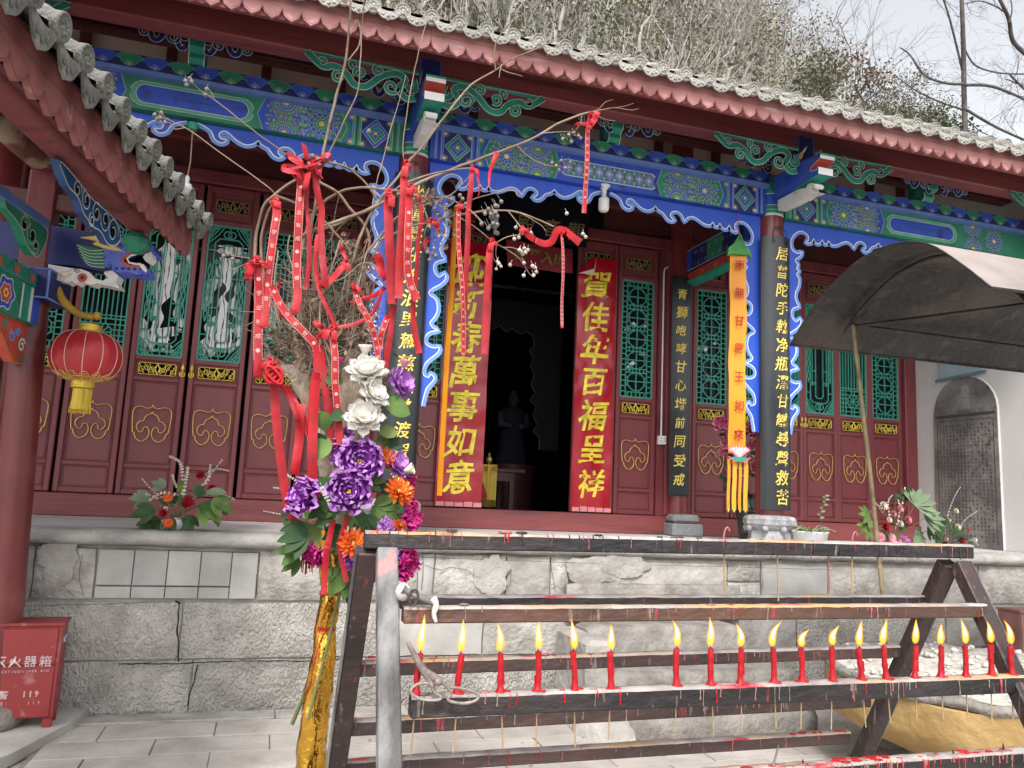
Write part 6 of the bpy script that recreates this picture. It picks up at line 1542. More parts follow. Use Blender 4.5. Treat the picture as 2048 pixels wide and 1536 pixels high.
o = s.build('wax_pool', m_rwax, F3); o['kind'] = 'stuff'

# ------------------------------------------------------------------ burning candles
m_wick = M('charred_wick', (0.02, 0.015, 0.015), 0.9)
m_bamboo = M('bamboo_stick', (0.36, 0.25, 0.13), 0.6, var=.2, scale=30)
def flame_mat(name, c0, c1, st, alpha, zlo, zhi):
    mt = bpy.data.materials.new(name); MATS[name] = mt; mt.use_nodes = True; n = mt.node_tree; n.nodes.clear(); L = n.links
    out = n.nodes.new('ShaderNodeOutputMaterial'); em = n.nodes.new('ShaderNodeEmission'); tr = n.nodes.new('ShaderNodeBsdfTransparent'); mx = n.nodes.new('ShaderNodeMixShader')
    tc = n.nodes.new('ShaderNodeTexCoord'); sp_ = n.nodes.new('ShaderNodeSeparateXYZ'); L.new(tc.outputs['Object'], sp_.inputs[0])
    mr = n.nodes.new('ShaderNodeMapRange'); mr.inputs[1].default_value = zlo; mr.inputs[2].default_value = zhi; L.new(sp_.outputs['Z'], mr.inputs[0])
    cr = n.nodes.new('ShaderNodeValToRGB'); cr.color_ramp.elements[0].color = lin(c0); cr.color_ramp.elements[1].color = lin(c1); L.new(mr.outputs[0], cr.inputs[0])
    L.new(cr.outputs[0], em.inputs['Color']); em.inputs['Strength'].default_value = st; mx.inputs[0].default_value = alpha
    L.new(tr.outputs[0], mx.inputs[1]); L.new(em.outputs[0], mx.inputs[2]); L.new(mx.outputs[0], out.inputs[0]); return mt
m_fl_out = flame_mat('flame_mantle', (1.0, .30, .03), (1.0, .42, .03), 1.1, .42, 0, .09)
m_fl_mid = flame_mat('flame_body', (1.0, .42, .04), (1.0, .74, .16), 1.5, .55, .0, .05)
m_fl_in = flame_mat('flame_core', (1.0, .55, .12), (1.0, .97, .75), 4.0, .9, .012, .04)
m_glow = m_fl_mid
CAND = [((833, 1383), (841, 1307), (850, 1228)), ((917, 1376), (922, 1308), (928, 1238)), ((1002, 1379), (999, 1307), (996, 1245)), ((1075, 1374), (1076, 1303), (1078, 1242)), ((1148, 1371), (1147, 1303), (1141, 1238)), ((1221, 1369), (1222, 1304), (1221, 1248)),
        ((1353, 1365), (1354, 1297), (1345, 1240)), ((1423, 1362), (1421, 1297), (1420, 1234)), ((1482, 1360), (1481, 1297), (1473, 1246)), ((1548, 1360), (1545, 1297), (1564, 1242)), ((1603, 1357), (1603, 1297), (1618, 1258)), ((1664, 1354), (1665, 1294), (1678, 1250)), ((1723, 1354), (1719, 1296), (1723, 1240)),
        ((1773, 1350), (1767, 1293), (1775, 1238)), ((1831, 1350), (1831, 1291), (1833, 1238)), ((1882, 1347), (1881, 1292), (1884, 1246)), ((1931, 1345), (1930, 1291), (1921, 1238)), ((1982, 1345), (1981, 1289), (1973, 1242)), ((2023, 1343), (2021, 1292), (2007, 1240))]
CLAB = ['leftmost lit red candle, leaning over the iron tongs', 'second lit red candle from the left, behind the tong handles', 'third lit red candle from the left, leaning slightly left with a wax foot', 'fourth lit red candle from the left, tall straight flame', 'fifth lit red candle from the left, flame bent left', 'sixth lit red candle from the left, last before the wide gap', 'lit red candle just right of the wide gap, lumpy side', 'lit red candle second right of the wide gap, knobbly drips on its right', 'lit red candle third right of the wide gap, short left-leaning flame', 'lit red candle whose flame streams up to the right, fourth right of the gap', 'short-flamed lit red candle between two right-leaning flames', 'lit red candle, sixth right of the wide gap, flame leaning right', 'lit red candle with a curled wax foot, left of the rear leg crossing', 'leaning lit red candle in front of the crossing rear leg', 'lit red candle just right of the crossing rear leg', 'lit red candle with a short broad flame, fourth from the right end', 'lit red candle third from the right end, flame leaning left', 'lit red candle second from the right end, against the front leg', 'rightmost lit red candle at the picture edge']
YCn = 2.075
for ci, (b0, t0, f0) in enumerate(CAND):
    B, T, Fp = at(*b0, YCn), at(*t0, YCn), at(*f0, YCn - .004)
    zr = 1.020 + .008 * (B.x - .39) / 2.11 + .003
    B = B + (T - B) * ((zr - B.z) / (T.z - B.z)) if abs(T.z - B.z) > 1e-6 else B
    cnd = thing('candle', CLAB[ci], 'candle', B, 'lit red candles on the middle rail')
    ax = (T - B); H = ax.length; rr = random.Random(ci * 5 + 1); s = MB(); n = 14; N = 12; vs = []; U = ax.normalized()
    sx_ = U.cross(Vector((0, 1, 0))).normalized(); sy_ = U.cross(sx_)
    for j in range(N + 1):
        t = j / N; r = .0085 + (.004 * (1 - t * 6) if t < .16 else 0) + .0006 * math.sin(t * 17 + ci)
        for k in range(n):
            a = 2 * PI * k / n; q = r * (1 + .10 * noise.noise(Vector((math.cos(a) * 1.3, math.sin(a) * 1.3, t * 6 + ci * 7)))); vs.append(B + ax * t + sx_ * q * math.cos(a) + sy_ * q * math.sin(a) + sx_ * .0025 * math.sin(t * 3 + ci))
    s.add(vs, [(j * n + k, j * n + (k + 1) % n, (j + 1) * n + (k + 1) % n, (j + 1) * n + k) for j in range(N) for k in range(n)], True); s.add(vs[-n:], [tuple(range(n))]); 
    for _ in range(rr.choice((1, 2, 3, 4))):
        a = rr.uniform(-1.0, PI + 1); t = rr.uniform(.1, .75); p = B + ax * t + sx_ * .0085 * math.cos(a) - Vector((0, .0085 * abs(math.sin(a)), 0)); s.tube([p + ax * .3, p + ax * .1, p], [.0018, .002, .0032], 6); s.ball(p, .0034, 6, 4)
    for _ in range(6): a = rr.uniform(0, 2 * PI); s.ball(B + Vector((.014 * math.cos(a) + .006 * (rr.random()), .010 * math.sin(a), .0015)), rr.uniform(.004, .008), 7, 4, (1.5, 1, .4))
    s.build('wax', m_rwax, cnd)
    s = MB(); W_ = T + U * .012; s.tube([T - U * .002, W_, W_ + (Fp - W_) * .05], [.0022, .002, .0015], 6); s.build('wick', m_wick, cnd)
    s = MB(); bt = B - U * rr.uniform(.125, .15) + Vector((rr.uniform(-.006, .006), 0, 0)); s.tube([B - U * .0, bt], .0022, 5); s.build('bamboo_stick', m_bamboo, cnd)
    fb0 = T + U * .006; D = Fp - fb0; FL = D.length
    for nm_, w_, sc0, sc1, mt in (('flame_mantle', .0118, 0.0, 1.0, m_fl_out), ('flame', .0078, .03, .90, m_fl_mid), ('flame_core', .0048, .26, .80, m_fl_in)):
        s = MB(); prof = []
        pts = []; rs = []
        for j in range(13):
            t = j / 12; tt = sc0 + (sc1 - sc0) * t
            side = D.cross(Vector((0, 1, 0))).normalized()
            pts.append(fb0 + D * tt + Vector((-(Fp.x - fb0.x) * .45 * math.sin(PI * min(1, tt)), 0, 0)) + side * .0012 * math.sin(ci + tt * 7)); rs.append(max(.0002, w_ * (math.sin(PI * min(1, t * .98 + .02) ** .62) ** .9) * (1 - .25 * t)))
        s.tube(pts, rs, 10, cap=False); o = s.build(nm_, mt, None, recalc=False)
        o.parent = cnd; off = fb0
        for v in o.data.vertices: v.co = v.co - off
        o.location = fb0 - WORLD0[cnd.name]
# burnt-out sticks hanging through the top rail
for k, (x, y0, y1, hook) in enumerate(((1447, 1100, 1190, 1), (1554, 1106, 1202, 0), (1656, 1108, 1186, 0), (1704, 1108, 1188, 1))):
    lab = ('thin bamboo stick with hooked wick at the middle of the top rail', 'long thin bamboo stick below the top rail, in front of the smooth wall patch', 'pinkish bamboo stick below the top rail, beside the canopy rod', 'bamboo stick with a hooked wick near the canopy rod')[k]
    a, c = at(x, y0 - 22, AY), at(x + rd.uniform(-2, 3), y1, AY); t = thing('burnt_candle_stick', lab, 'candle stick', a, 'burnt-out candle sticks in the rack')
    s = MB(); s.tube([a, c], .0026, 5); s.build('bamboo_stick', m_bamboo if k != 2 else m_pwax, t)
    if hook: s = MB(); s.tube(crom([a + Vector(q) for q in ((0, 0, 0), (.003, 0, .020), (.010, 0, .036), (.018, 0, .036), (.022, 0, .026))], 3), [.004] * 3 + [.0035] * 10, 5); s.build('wick', m_pwax, t)
for k, (x, y0, y1) in enumerate(((1543, 1533, 1490), (2005, 1503, 1487), (1604, 1530, 1519), (1905, 1510, 1500))):
    a, c = at(x, y0, 1.97), at(x + (14 if k == 0 else 1), y1, 1.97); t = thing('candle_stub', ('bent pale wick stub at the left of the lowest front rail', 'tiny wick stub near the right end of the lowest front rail', 'small black stub on the lowest front rail', 'dark wick speck on the red wax of the lowest front rail')[k], 'candle stub', a, 'spent candle stubs on the lowest front rail')
    s = MB(); s.tube([a - Vector((0, 0, .01)), a.lerp(c, .5) + Vector((.003, 0, 0)), c], [.0035, .003, .0016], 6); s.build('wick', (m_legpale, m_wick, m_wick, m_wick)[k], t); s = MB(); s.ball(a + Vector((0, 0, -.002)), .010, 8, 4, (1.4, 1, .6)); s.build('wax', m_rwax, t)
# iron tongs lying over the left end of the candle rail, and the taped clamp above
m_tong = layer(M('grey_iron_tongs', (0.26, 0.21, 0.19), 0.5, metal=.3, var=.25, scale=12, bump=.4), (.5, .42, .38), 9, .56, .7)
t = thing('iron_tongs', 'grey iron tongs with two loop handles lying on the left end of the candle rail', 'tongs', at(880, 1375, 2.02))
Yt = 2.035
def pth(raw, Y, k=3, closed=False): return crom([at(x, y, Y) for x, y in raw], k, closed)
s = MB(); s.tube(pth([(822, 1380), (832, 1370), (848, 1366), (864, 1369), (868, 1384), (882, 1393), (876, 1400), (846, 1399), (826, 1390)], Yt, 4, True) + [at(822, 1380, Yt)], .0042, 7); s.tube(pth([(866, 1372), (850, 1350), (846, 1345)], Yt), .0065, 7); s.build('loop_handle', m_tong, t)
s = MB(); s.tube(pth([(880, 1362), (896, 1376), (903, 1387), (896, 1397), (902, 1403), (925, 1407), (950, 1402), (957, 1392), (943, 1382), (915, 1376), (898, 1374), (878, 1362)], Yt - .006), .0042, 7); s.build('loop_handle', m_tong, t)
s = MB(); s.tube(pth([(884, 1364), (862, 1352), (845, 1338), (830, 1312), (815, 1284)], Yt + .01), [.011, .011, .012, .012, .012, .011, .010, .010, .009, .008, .007, .006, .004], 7); s.build('jaw', m_tong, t)
s = MB(); s.ball(at(876, 1364, Yt - .01), .011, 8, 5); s.build('rivet', m_tong, t)
t = thing('taped_clamp', 'wire loop and clamp wrapped in white tape at the left end of the upper rail', 'clamp', at(830, 1200, 2.17))
s = MB(); s.tube(pth([(805, 1178), (820, 1186), (845, 1196), (868, 1208)], 2.16), [.014, .012, .010, .010, .009, .009, .009, .009, .009, .008], 8); s.build('clamp_bar', m_legpale, t)
s = MB(); s.tube(pth([(822, 1212), (818, 1196), (823, 1182), (832, 1180), (836, 1190), (832, 1206), (824, 1213)], 2.15), .0035, 6); s.build('wire_loop', m_brown, t)
s = MB(); s.ball(at(806, 1184, 2.17), .022, 10, 6, (1, .8, 1.1)); s.tube(pth([(866, 1196), (872, 1210), (868, 1228), (872, 1244)], 2.155), [.010, .011, .010, .009, .009, .008, .007, .007, .006, .005], 7); s.build('tape_wrap', M('dirty_tape', (0.52, 0.50, 0.48), 0.6, var=.2, scale=20), t)

# ------------------------------------------------------------------ incense basin and its sheet-metal canopy
m_soot = layer(layer(M('sooty_sheet', (0.024, 0.021, 0.022), 0.45, var=.3, scale=4, bump=.6, bscale=24), (0.060, 0.058, 0.064), 11, .55, .68), (0.13, 0.095, 0.068), 1.6, .54, .80)
m_sheet = layer(layer(M('pink_rust_sheet', (0.215, 0.180, 0.165), 0.75, var=.12, scale=3, bump=.12, bscale=20, col2=(0.27, 0.23, 0.21)), (0.30, 0.20, 0.16), 2, .62, .85), (0.25, 0.18, 0.15), 16, .66, .74)
can = thing('incense_canopy', 'curved sheet-metal canopy, black with soot inside and pinkish outside, above the incense basin', 'canopy', (3.9, 3.7, 0))
pr = [(4.462, 2.634), (4.29, 2.79), (4.103, 2.918), (3.873, 3.022), (3.72, 3.056), (3.582, 3.068), (3.46, 3.055), (3.36, 3.028), (3.225, 2.959), (3.04, 2.799), (2.90, 2.659)]
pr = [(p[0], p[1]) for p in crom([Vector(q) for q in pr], 4)]
X0c, X1c = 3.31, 6.6
s = MB(); nx = 14; vs = []
for d, mi in ((0, 0), (.006, 1)):
    o0 = len(s.v); vs = []
    for i in range(nx + 1):
        x = X0c + (X1c - X0c) * i / nx
        for (y, z) in pr:
            q = .008 * noise.noise(Vector((x * 2, y * 3, 5))); vs.append((x, y + (y - 3.68) * .008 * d / .006, z + d + q))
    m_ = len(pr); s.cur = mi
    s.add(vs, [((i * m_ + j, i * m_ + j + 1, (i + 1) * m_ + j + 1, (i + 1) * m_ + j) if mi == 0 else (i * m_ + j, (i + 1) * m_ + j, (i + 1) * m_ + j + 1, i * m_ + j + 1)) for i in range(nx) for j in range(m_ - 1)], True)
s.build('curved_sheet', [m_soot, m_sheet], can, recalc=False)
s = MB(); s.tube([(X0c, y, z + .003) for y, z in pr], .006, 5); s.tube([(X0c + .03 * i, pr[0][0], pr[0][1]) for i in range(110)], .009, 5); s.tube([(X0c + .03 * i, pr[-1][0], pr[-1][1]) for i in range(110)], .007, 5); s.build('rolled_edge', m_soot, can)
kx = 3.62
s = MB(); s.tube([(kx, 3.68 + (y - 3.68) * .94, z - .030) for y, z in pr[3:]], .013, 6); s.build('arch_rib', m_soot, can)
def on(px, py, X): return atX(px, py, X)
pj = Vector((kx, 4.22, 2.76))
s = MB(); s.tube([pj, (6.5, 4.24, 2.76)], .013, 6); s.build('long_rib', m_soot, can)
s = MB(); s.tube([pj + Vector((0, 0, -.01)), (5.1, 3.68, 3.02)], .012, 6); s.build('brace_rib', m_soot, can)
m_rod = layer(M('brassy_rod', (0.24, 0.18, 0.10), 0.5, metal=.2, var=.25, scale=12, bump=.3), (.10, .07, .05), 8, .55, .7)
bs = atY = None
pb_ = atZ(1775, 1320, .62)
s = MB(); s.tube([pj, pj.lerp(Vector((3.80, 4.15, .60)), .5) + Vector((.01, 0, 0)), Vector((3.80, 4.15, .60))], .015, 8); s.build('post', m_rod, can)
s = MB(); s.tube([(4.15, 3.05, 2.78), (4.17, 3.04, 1.6), (4.15, 3.10, .58)], .016, 8); s.build('post', m_rod, can)
BC = Vector((4.30, 3.80, 0))
bas = thing('incense_basin', 'yellow ochre round incense basin heaped with pale ash under the canopy', 'incense burner', (BC.x, BC.y, 0))
m_ochre = layer(layer(M('ochre_limewash', (0.36, 0.23, 0.085), 0.9, var=.12, scale=4, bump=.7, bscale=14, col2=(0.43, 0.29, 0.12)), (0.30, 0.19, 0.07), 3, .58, .75, (1, 1, .4)), (.40, .30, .17), 8, .62, .76)
def uneven(s, amp, f, sd):
    s.v = [(v[0] + amp * noise.noise(Vector(v) * f + Vector((sd, 0, 0))), v[1] + amp * noise.noise(Vector(v) * f + Vector((0, sd, 0))), v[2] + amp * noise.noise(Vector(v) * f + Vector((0, 0, sd)))) for v in s.v]
s = MB(); s.lathe([(.50, 0), (.52, .12), (.70, .20), (.90, .29), (.965, .33), (.985, .40), (.985, .56)], 56, BC); uneven(s, .022, 4, 3); s.build('basin_body', m_ochre, bas, recalc=True)
s = MB(); s.lathe([(.985, .555), (1.0, .575), (.995, .605), (.94, .61), (.90, .58)], 56, BC, cap=False); uneven(s, .03, 5, 3); s.build('worn_rim', m_step, bas)
m_ash = layer(M('pale_ash', (0.48, 0.45, 0.40), 0.95, var=.1, scale=10, bump=1.0, bscale=30, col2=(0.60, 0.57, 0.52)), (.30, .27, .22), 12, .6, .7)
s = MB(); n = 56; vs = []; rings = [0.001, .15, .3, .45, .6, .72, .82, .90, .955]
for r in rings:
    for k in range(n):
        a = 2 * PI * k / n; x, y = BC.x + r * math.cos(a), BC.y + r * math.sin(a); vs.append((x, y, .60 + .05 * (1 - r) + .030 * noise.noise(Vector((x * 9, y * 9, 2))) + .015 * noise.noise(Vector((x * 25, y * 25, 2))) * (r < .9)))
s.add(vs, [(i * n + k, i * n + (k + 1) % n, (i + 1) * n + (k + 1) % n, (i + 1) * n + k) for i in range(len(rings) - 1) for k in range(n)], True); s.build('ash_heap', m_ash, bas, recalc=False)
s = MB()
for _ in range(160): a, r = R_() * 2 * PI, math.sqrt(R_()) * .92; s.ball((BC.x + r * math.cos(a), BC.y + r * math.sin(a), .625 + .05 * (1 - r)), .008 + .018 * R_(), 6, 4, (1, 1, .7))
o = s.build('ash_lumps', m_ash, bas); o['kind'] = 'stuff'
# ================================================================== the ribboned tree
m_bark = layer(M('grey_bark', (0.30, 0.22, 0.16), 0.9, var=.25, scale=14, bump=.8, bscale=60, stretch=(1, 1, .4), col2=(0.44, 0.36, 0.28)), (0.12, 0.08, 0.06), 12, .58, .7)
m_twig = M('brown_twig', (0.155, 0.098, 0.064), 0.8, var=.3, scale=9, bump=.3, col2=(0.26, 0.185, 0.13))
m_twigp = M('pale_twig', (0.25, 0.185, 0.135), 0.8, var=.25, scale=9)
m_foil = M('gold_foil', (0.62, 0.34, 0.05), 0.14, metal=1.0, var=.25, scale=5, bump=1.0, bscale=11)
m_berry = layer(M('dry_berry', (0.16, 0.14, 0.13), 0.7, var=.3, scale=40, bump=.3), (.34, .30, .27), 60, .55, .7)
m_berryp = M('pale_dry_berry', (0.42, 0.36, 0.31), 0.7, var=.25, scale=40)
YT0 = 3.0
tree = thing('wishing_tree', 'bare dead tree wrapped in gold foil below and hung with red ribbons', 'tree', (0.22, YT0, 0))
def px_r(pix, Y=YT0): return pix * Y * 0.97 / F
# foil sleeve
prof = [(1536 + 260, 585, 66), (1650, 588, 62), (1536, 620, 56), (1493, 621.5, 55), (1430, 629.5, 55), (1382, 638.5, 55), (1319, 647.5, 47), (1280, 650, 42), (1256, 650, 38), (1235, 655, 42), (1200, 660, 42), (1186, 661, 38), (1168, 662, 44), (1110, 660, 46), (1060, 657, 48)]
s = MB(); n = 30; rings = []
P0 = [(at(x, y, YT0), px_r(w_ / 2)) for (y, x, w_) in prof]
P0[0] = (Vector((P0[1][0].x - .01, YT0, 0.0)), P0[0][1])
C_ = crom([Vector((p.x, p.z, r)) for p, r in P0], 6)
vs = []
for j, c in enumerate(C_):
    for k in range(n):
        a = 2 * PI * k / n; q = noise.noise(Vector((math.cos(a) * 1.6, math.sin(a) * 1.6, c[1] * 7))); q2 = abs(noise.noise(Vector((math.cos(a) * 3.2 + c[1] * 4, math.sin(a) * 3.2, c[1] * 9 + a))))
        rr = c[2] * (1.06 + .22 * q - .34 * q2); vs.append((c[0] + rr * math.cos(a), YT0 + rr * math.sin(a), c[1]))
s.add(vs, [(j * n + k, j * n + (k + 1) % n, (j + 1) * n + (k + 1) % n, (j + 1) * n + k) for j in range(len(C_) - 1) for k in range(n)], True); s.build('foil_wrap', m_foil, tree)
# crumpled frill at the foot of the visible sleeve and red strings
for (x, y, w_) in ((650, 1256, 39), (661, 1186, 40)):
    s = MB(); c = at(x, y, YT0); r = px_r(w_ / 2)
    for k in range(4): s.tube([(c.x + r * 1.03 * math.cos(a), YT0 + r * 1.03 * math.sin(a), c.z + .003 * k - .004 + .003 * math.sin(a * 3 + k)) for a in [2 * PI * i / 20 for i in range(21)]], .0022, 5)
    f = Vector((c.x, YT0 - r * 1.1, c.z))
    for dx, dz in ((-.03, -.10), (-.045, -.22), (.02, -.05), (.035, .02)): s.tube(crom([f, f + Vector((dx * .5, -.012, dz * .3)), f + Vector((dx, -.004, dz))], 4), .0016, 4)
    s.build('red_string', m_rwax, tree)
s = MB(); s.tube([at(622, 1340, 3.06), at(604, 1400, 3.08), at(584, 1448, 3.1)], [.006, .007, .008], 7); s.tube([at(688, 1150, 2.93), at(655, 1290, 2.93), at(616, 1440, 2.93)], .0055, 6); s.build('green_stalk', M('stalk_green', (0.10, 0.12, 0.05), .6), tree)

def branch(raw, w0, w1, Y0=YT0, Y1=None, mt=m_twig, nm='branch', k=5, jit=.004, parent=tree):
    Y1 = Y0 if Y1 is None else Y1; N = len(raw)
    pts = crom([at(x, y, Y0 + (Y1 - Y0) * i / (N - 1)) for i, (x, y) in enumerate(raw)], k)
    n_ = len(pts); pts = [p + Vector((jit * noise.noise(p * 14), jit * noise.noise(p * 13 + Vector((5, 0, 0))), jit * noise.noise(p * 14 + Vector((0, 7, 0))))) for p in pts]
    rs = [px_r(w0 + (w1 - w0) * i / (n_ - 1), Y0) / 2 * .84 * (1 + .25 * max(0, noise.noise(pts[i] * 25))) for i in range(n_)]
    s = MB(); s.tube(pts, rs, 7); return s.build(nm, mt, parent), pts
def trunkb(raw, ws, Y=YT0, nm='trunk'):
    pts = crom([Vector((*at(x, y, Y),)) for x, y in raw], 6); N = len(pts); wv = [ws[min(int(i / N * (len(ws) - 1)), len(ws) - 2)] * (1 - (i / N * (len(ws) - 1)) % 1) + ws[min(int(i / N * (len(ws) - 1)) + 1, len(ws) - 1)] * ((i / N * (len(ws) - 1)) % 1) for i in range(N)]
    s = MB(); s.tube(pts, [px_r(w_ / 2) for w_ in wv], 14); uneven(s, .010, 14, 5); return s.build(nm, m_bark, tree)
trunkb([(660, 1120), (672, 1020), (686, 920), (698, 820), (706, 740), (705, 690), (690, 640)], [34, 40, 46, 52, 46, 40, 26])
trunkb([(662, 1060), (655, 960), (640, 880), (622, 815), (605, 775), (585, 745), (556, 732), (534, 716)], [26, 28, 28, 28, 32, 30, 24, 16])
trunkb([(690, 800), (668, 740), (652, 700), (640, 650), (632, 600)], [26, 28, 26, 20, 14])
trunkb([(700, 740), (722, 700), (734, 660), (742, 630)], [28, 26, 20, 14])
trunkb([(612, 790), (604, 740), (598, 700), (592, 660)], [26, 26, 22, 14])
MAIN = [([(640, 700), (632, 600), (622, 480), (632, 400), (646, 310), (661, 239), (680, 164), (692, 120), (699, 44), (702, -10), (706, -60)], 9, 5, 2.98, 2.9),
 ([(646, 320), (662, 300), (690, 240), (715, 180), (722, 100), (726, 30), (730, -40)], 4.5, 2.5, 2.98, 2.9),
 ([(696, 120), (703, 112), (718, 92), (722, 66), (714, 40), (703, 70)], 3, 2, 2.93, 2.93),
 ([(690, 680), (694, 600), (706, 520), (730, 450), (764, 393), (791, 359), (819, 321), (839, 301), (890, 232), (942, 171), (991, 140), (1012, 125), (1055, 105), (1100, 85)], 9, 3.0, 3.0, 2.9),
 ([(991, 140), (988, 113), (993, 82), (1024, 44), (1060, 20), (1090, -10)], 4, 2, 2.91, 2.9), ([(1055, 105), (1110, 80), (1190, 40)], 2, 1, 2.9, 2.88),
 ([(1003, 128), (1000, 140), (998, 155)], 3, 2, 2.9, 2.9), ([(1003, 138), (1020, 146), (1045, 153)], 3, 1.5, 2.9, 2.9), ([(1085, 92), (1092, 96), (1095, 112)], 3, 2, 2.9, 2.9),
 ([(812, 330), (806, 300), (818, 200), (838, 100), (860, 20), (868, -30)], 3, 2, 2.98, 2.85), ([(740, 430), (762, 330), (790, 230), (812, 150)], 3, 1.5, 3.1, 3.1),
 ([(600, 477), (634, 458), (737, 420), (832, 369), (890, 345), (969, 314), (1034, 291), (1085, 267), (1133, 239), (1201, 219)], 10, 5, 3.0, 2.85),
 ([(1201, 219), (1235, 216), (1262, 220), (1278, 217)], 2.5, 1, 2.85, 2.83), ([(1190, 222), (1210, 205), (1226, 200)], 2, 1, 2.85, 2.83), ([(1230, 216), (1250, 212), (1268, 206)], 1.6, .8, 2.84, 2.82), ([(1196, 232), (1215, 240), (1232, 242)], 2, 1, 2.85, 2.85), ([(1165, 228), (1160, 250), (1150, 262)], 1.6, .8, 2.85, 2.85),
 ([(1034, 291), (1050, 308), (1075, 325), (1100, 333), (1140, 336)], 4, 2, 2.9, 2.88), ([(1085, 267), (1110, 266), (1140, 264), (1150, 272)], 2.5, 1.5, 2.88, 2.86), ([(1125, 268), (1136, 280)], 1.6, 1.2, 2.87, 2.86), ([(1145, 268), (1158, 272)], 1.5, 1.2, 2.87, 2.86),
 ([(600, 326), (560, 300), (500, 256), (440, 208), (400, 180), (384, 164)], 3.2, 2, 2.98, 2.8), ([(437, 206), (418, 192), (410, 190)], 2, 1.5, 2.83, 2.82), ([(430, 198), (420, 182), (414, 178)], 1.6, 1.2, 2.83, 2.82),
 ([(552, 392), (536, 374), (470, 326), (400, 275), (360, 248), (322, 234)], 3.2, 2, 2.98, 2.8), ([(372, 254), (350, 258), (342, 246), (330, 245)], 2, 1.2, 2.82, 2.8), ([(352, 244), (335, 236), (322, 226)], 1.8, 1.2, 2.82, 2.8),
 ([(592, 700), (530, 640), (512, 560), (510, 508), (515, 456), (528, 412), (549, 390), (591, 360), (622, 350)], 9, 6, 3.0, 2.95),
 ([(600, 690), (540, 600), (522, 503), (528, 446), (546, 404), (554, 390)], 8, 5, 3.02, 2.96), ([(549, 390), (585, 403), (632, 428), (671, 467), (700, 508), (690, 560)], 7, 5, 2.95, 3.0),
 ([(632, 360), (671, 383), (697, 415), (726, 448), (739, 482), (734, 516), (720, 600), (712, 690)], 7, 8, 2.95, 3.02), ([(600, 520), (620, 440), (648, 404), (679, 383), (710, 376), (742, 376), (802, 383), (841, 394), (893, 396), (932, 415), (966, 446)], 8, 4, 3.05, 2.85),
 ([(650, 323), (684, 331), (710, 347), (736, 373), (752, 400)], 6, 5, 2.95, 3.0), ([(590, 490), (619, 467), (671, 451), (710, 430), (762, 404), (800, 372), (850, 352), (900, 341), (948, 335)], 7, 3, 3.08, 2.9),
 ([(640, 600), (680, 550), (730, 510), (770, 460), (800, 430), (850, 410), (900, 392), (945, 345)], 8, 3, 3.02, 2.9), ([(690, 610), (720, 560), (752, 500), (790, 440), (830, 410), (870, 396)], 7, 3, 3.1, 2.95),
 ([(760, 480), (790, 466), (830, 450), (880, 438), (900, 433), (950, 424), (991, 421), (1016, 421), (1038, 425), (1066, 436), (1091, 446), (1108, 453)], 6, 4, 3.0, 2.82), ([(1038, 425), (1066, 442), (1084, 452), (1091, 462)], 2.5, 1.5, 2.84, 2.83),
 ([(841, 394), (880, 412), (900, 423), (930, 441), (958, 460), (980, 478), (1006, 495), (1038, 518), (1059, 546), (1066, 552)], 4.5, 2, 2.95, 2.82), ([(993, 485), (1016, 473), (1041, 470), (1066, 470)], 3, 2, 2.84, 2.82), ([(1006, 495), (1024, 496), (1036, 500)], 2.2, 1.5, 2.84, 2.82), ([(1016, 421), (1028, 438), (1040, 454)], 3, 3, 2.86, 2.84), ([(1048, 463), (1060, 476), (1072, 488)], 3, 2, 2.83, 2.82),
 ([(932, 407), (941, 401), (983, 388), (1026, 381), (1033, 390), (1040, 395)], 3.5, 2, 2.9, 2.85), ([(980, 480), (985, 500), (988, 520), (997, 528)], 1.5, 1, 2.84, 2.84), ([(993, 485), (992, 510), (996, 520)], 1.5, 1, 2.84, 2.84),
 ([(838, 400), (856, 440), (850, 470), (856, 500), (866, 510)], 4, 3, 2.92, 2.9), ([(500, 516), (476, 512), (455, 510), (448, 514)], 2.5, 1.4, 2.9, 2.86), ([(497, 524), (470, 536), (455, 540)], 1.6, 1.2, 2.92, 2.88), ([(440, 500), (455, 505), (470, 512)], 1.4, 1, 2.9, 2.88)]
for raw, w0, w1, a, c in MAIN: branch(raw, w0, w1, a, c, m_twig if w0 > 3.3 else m_twigp, 'branch' if w0 > 3.3 else 'twig')
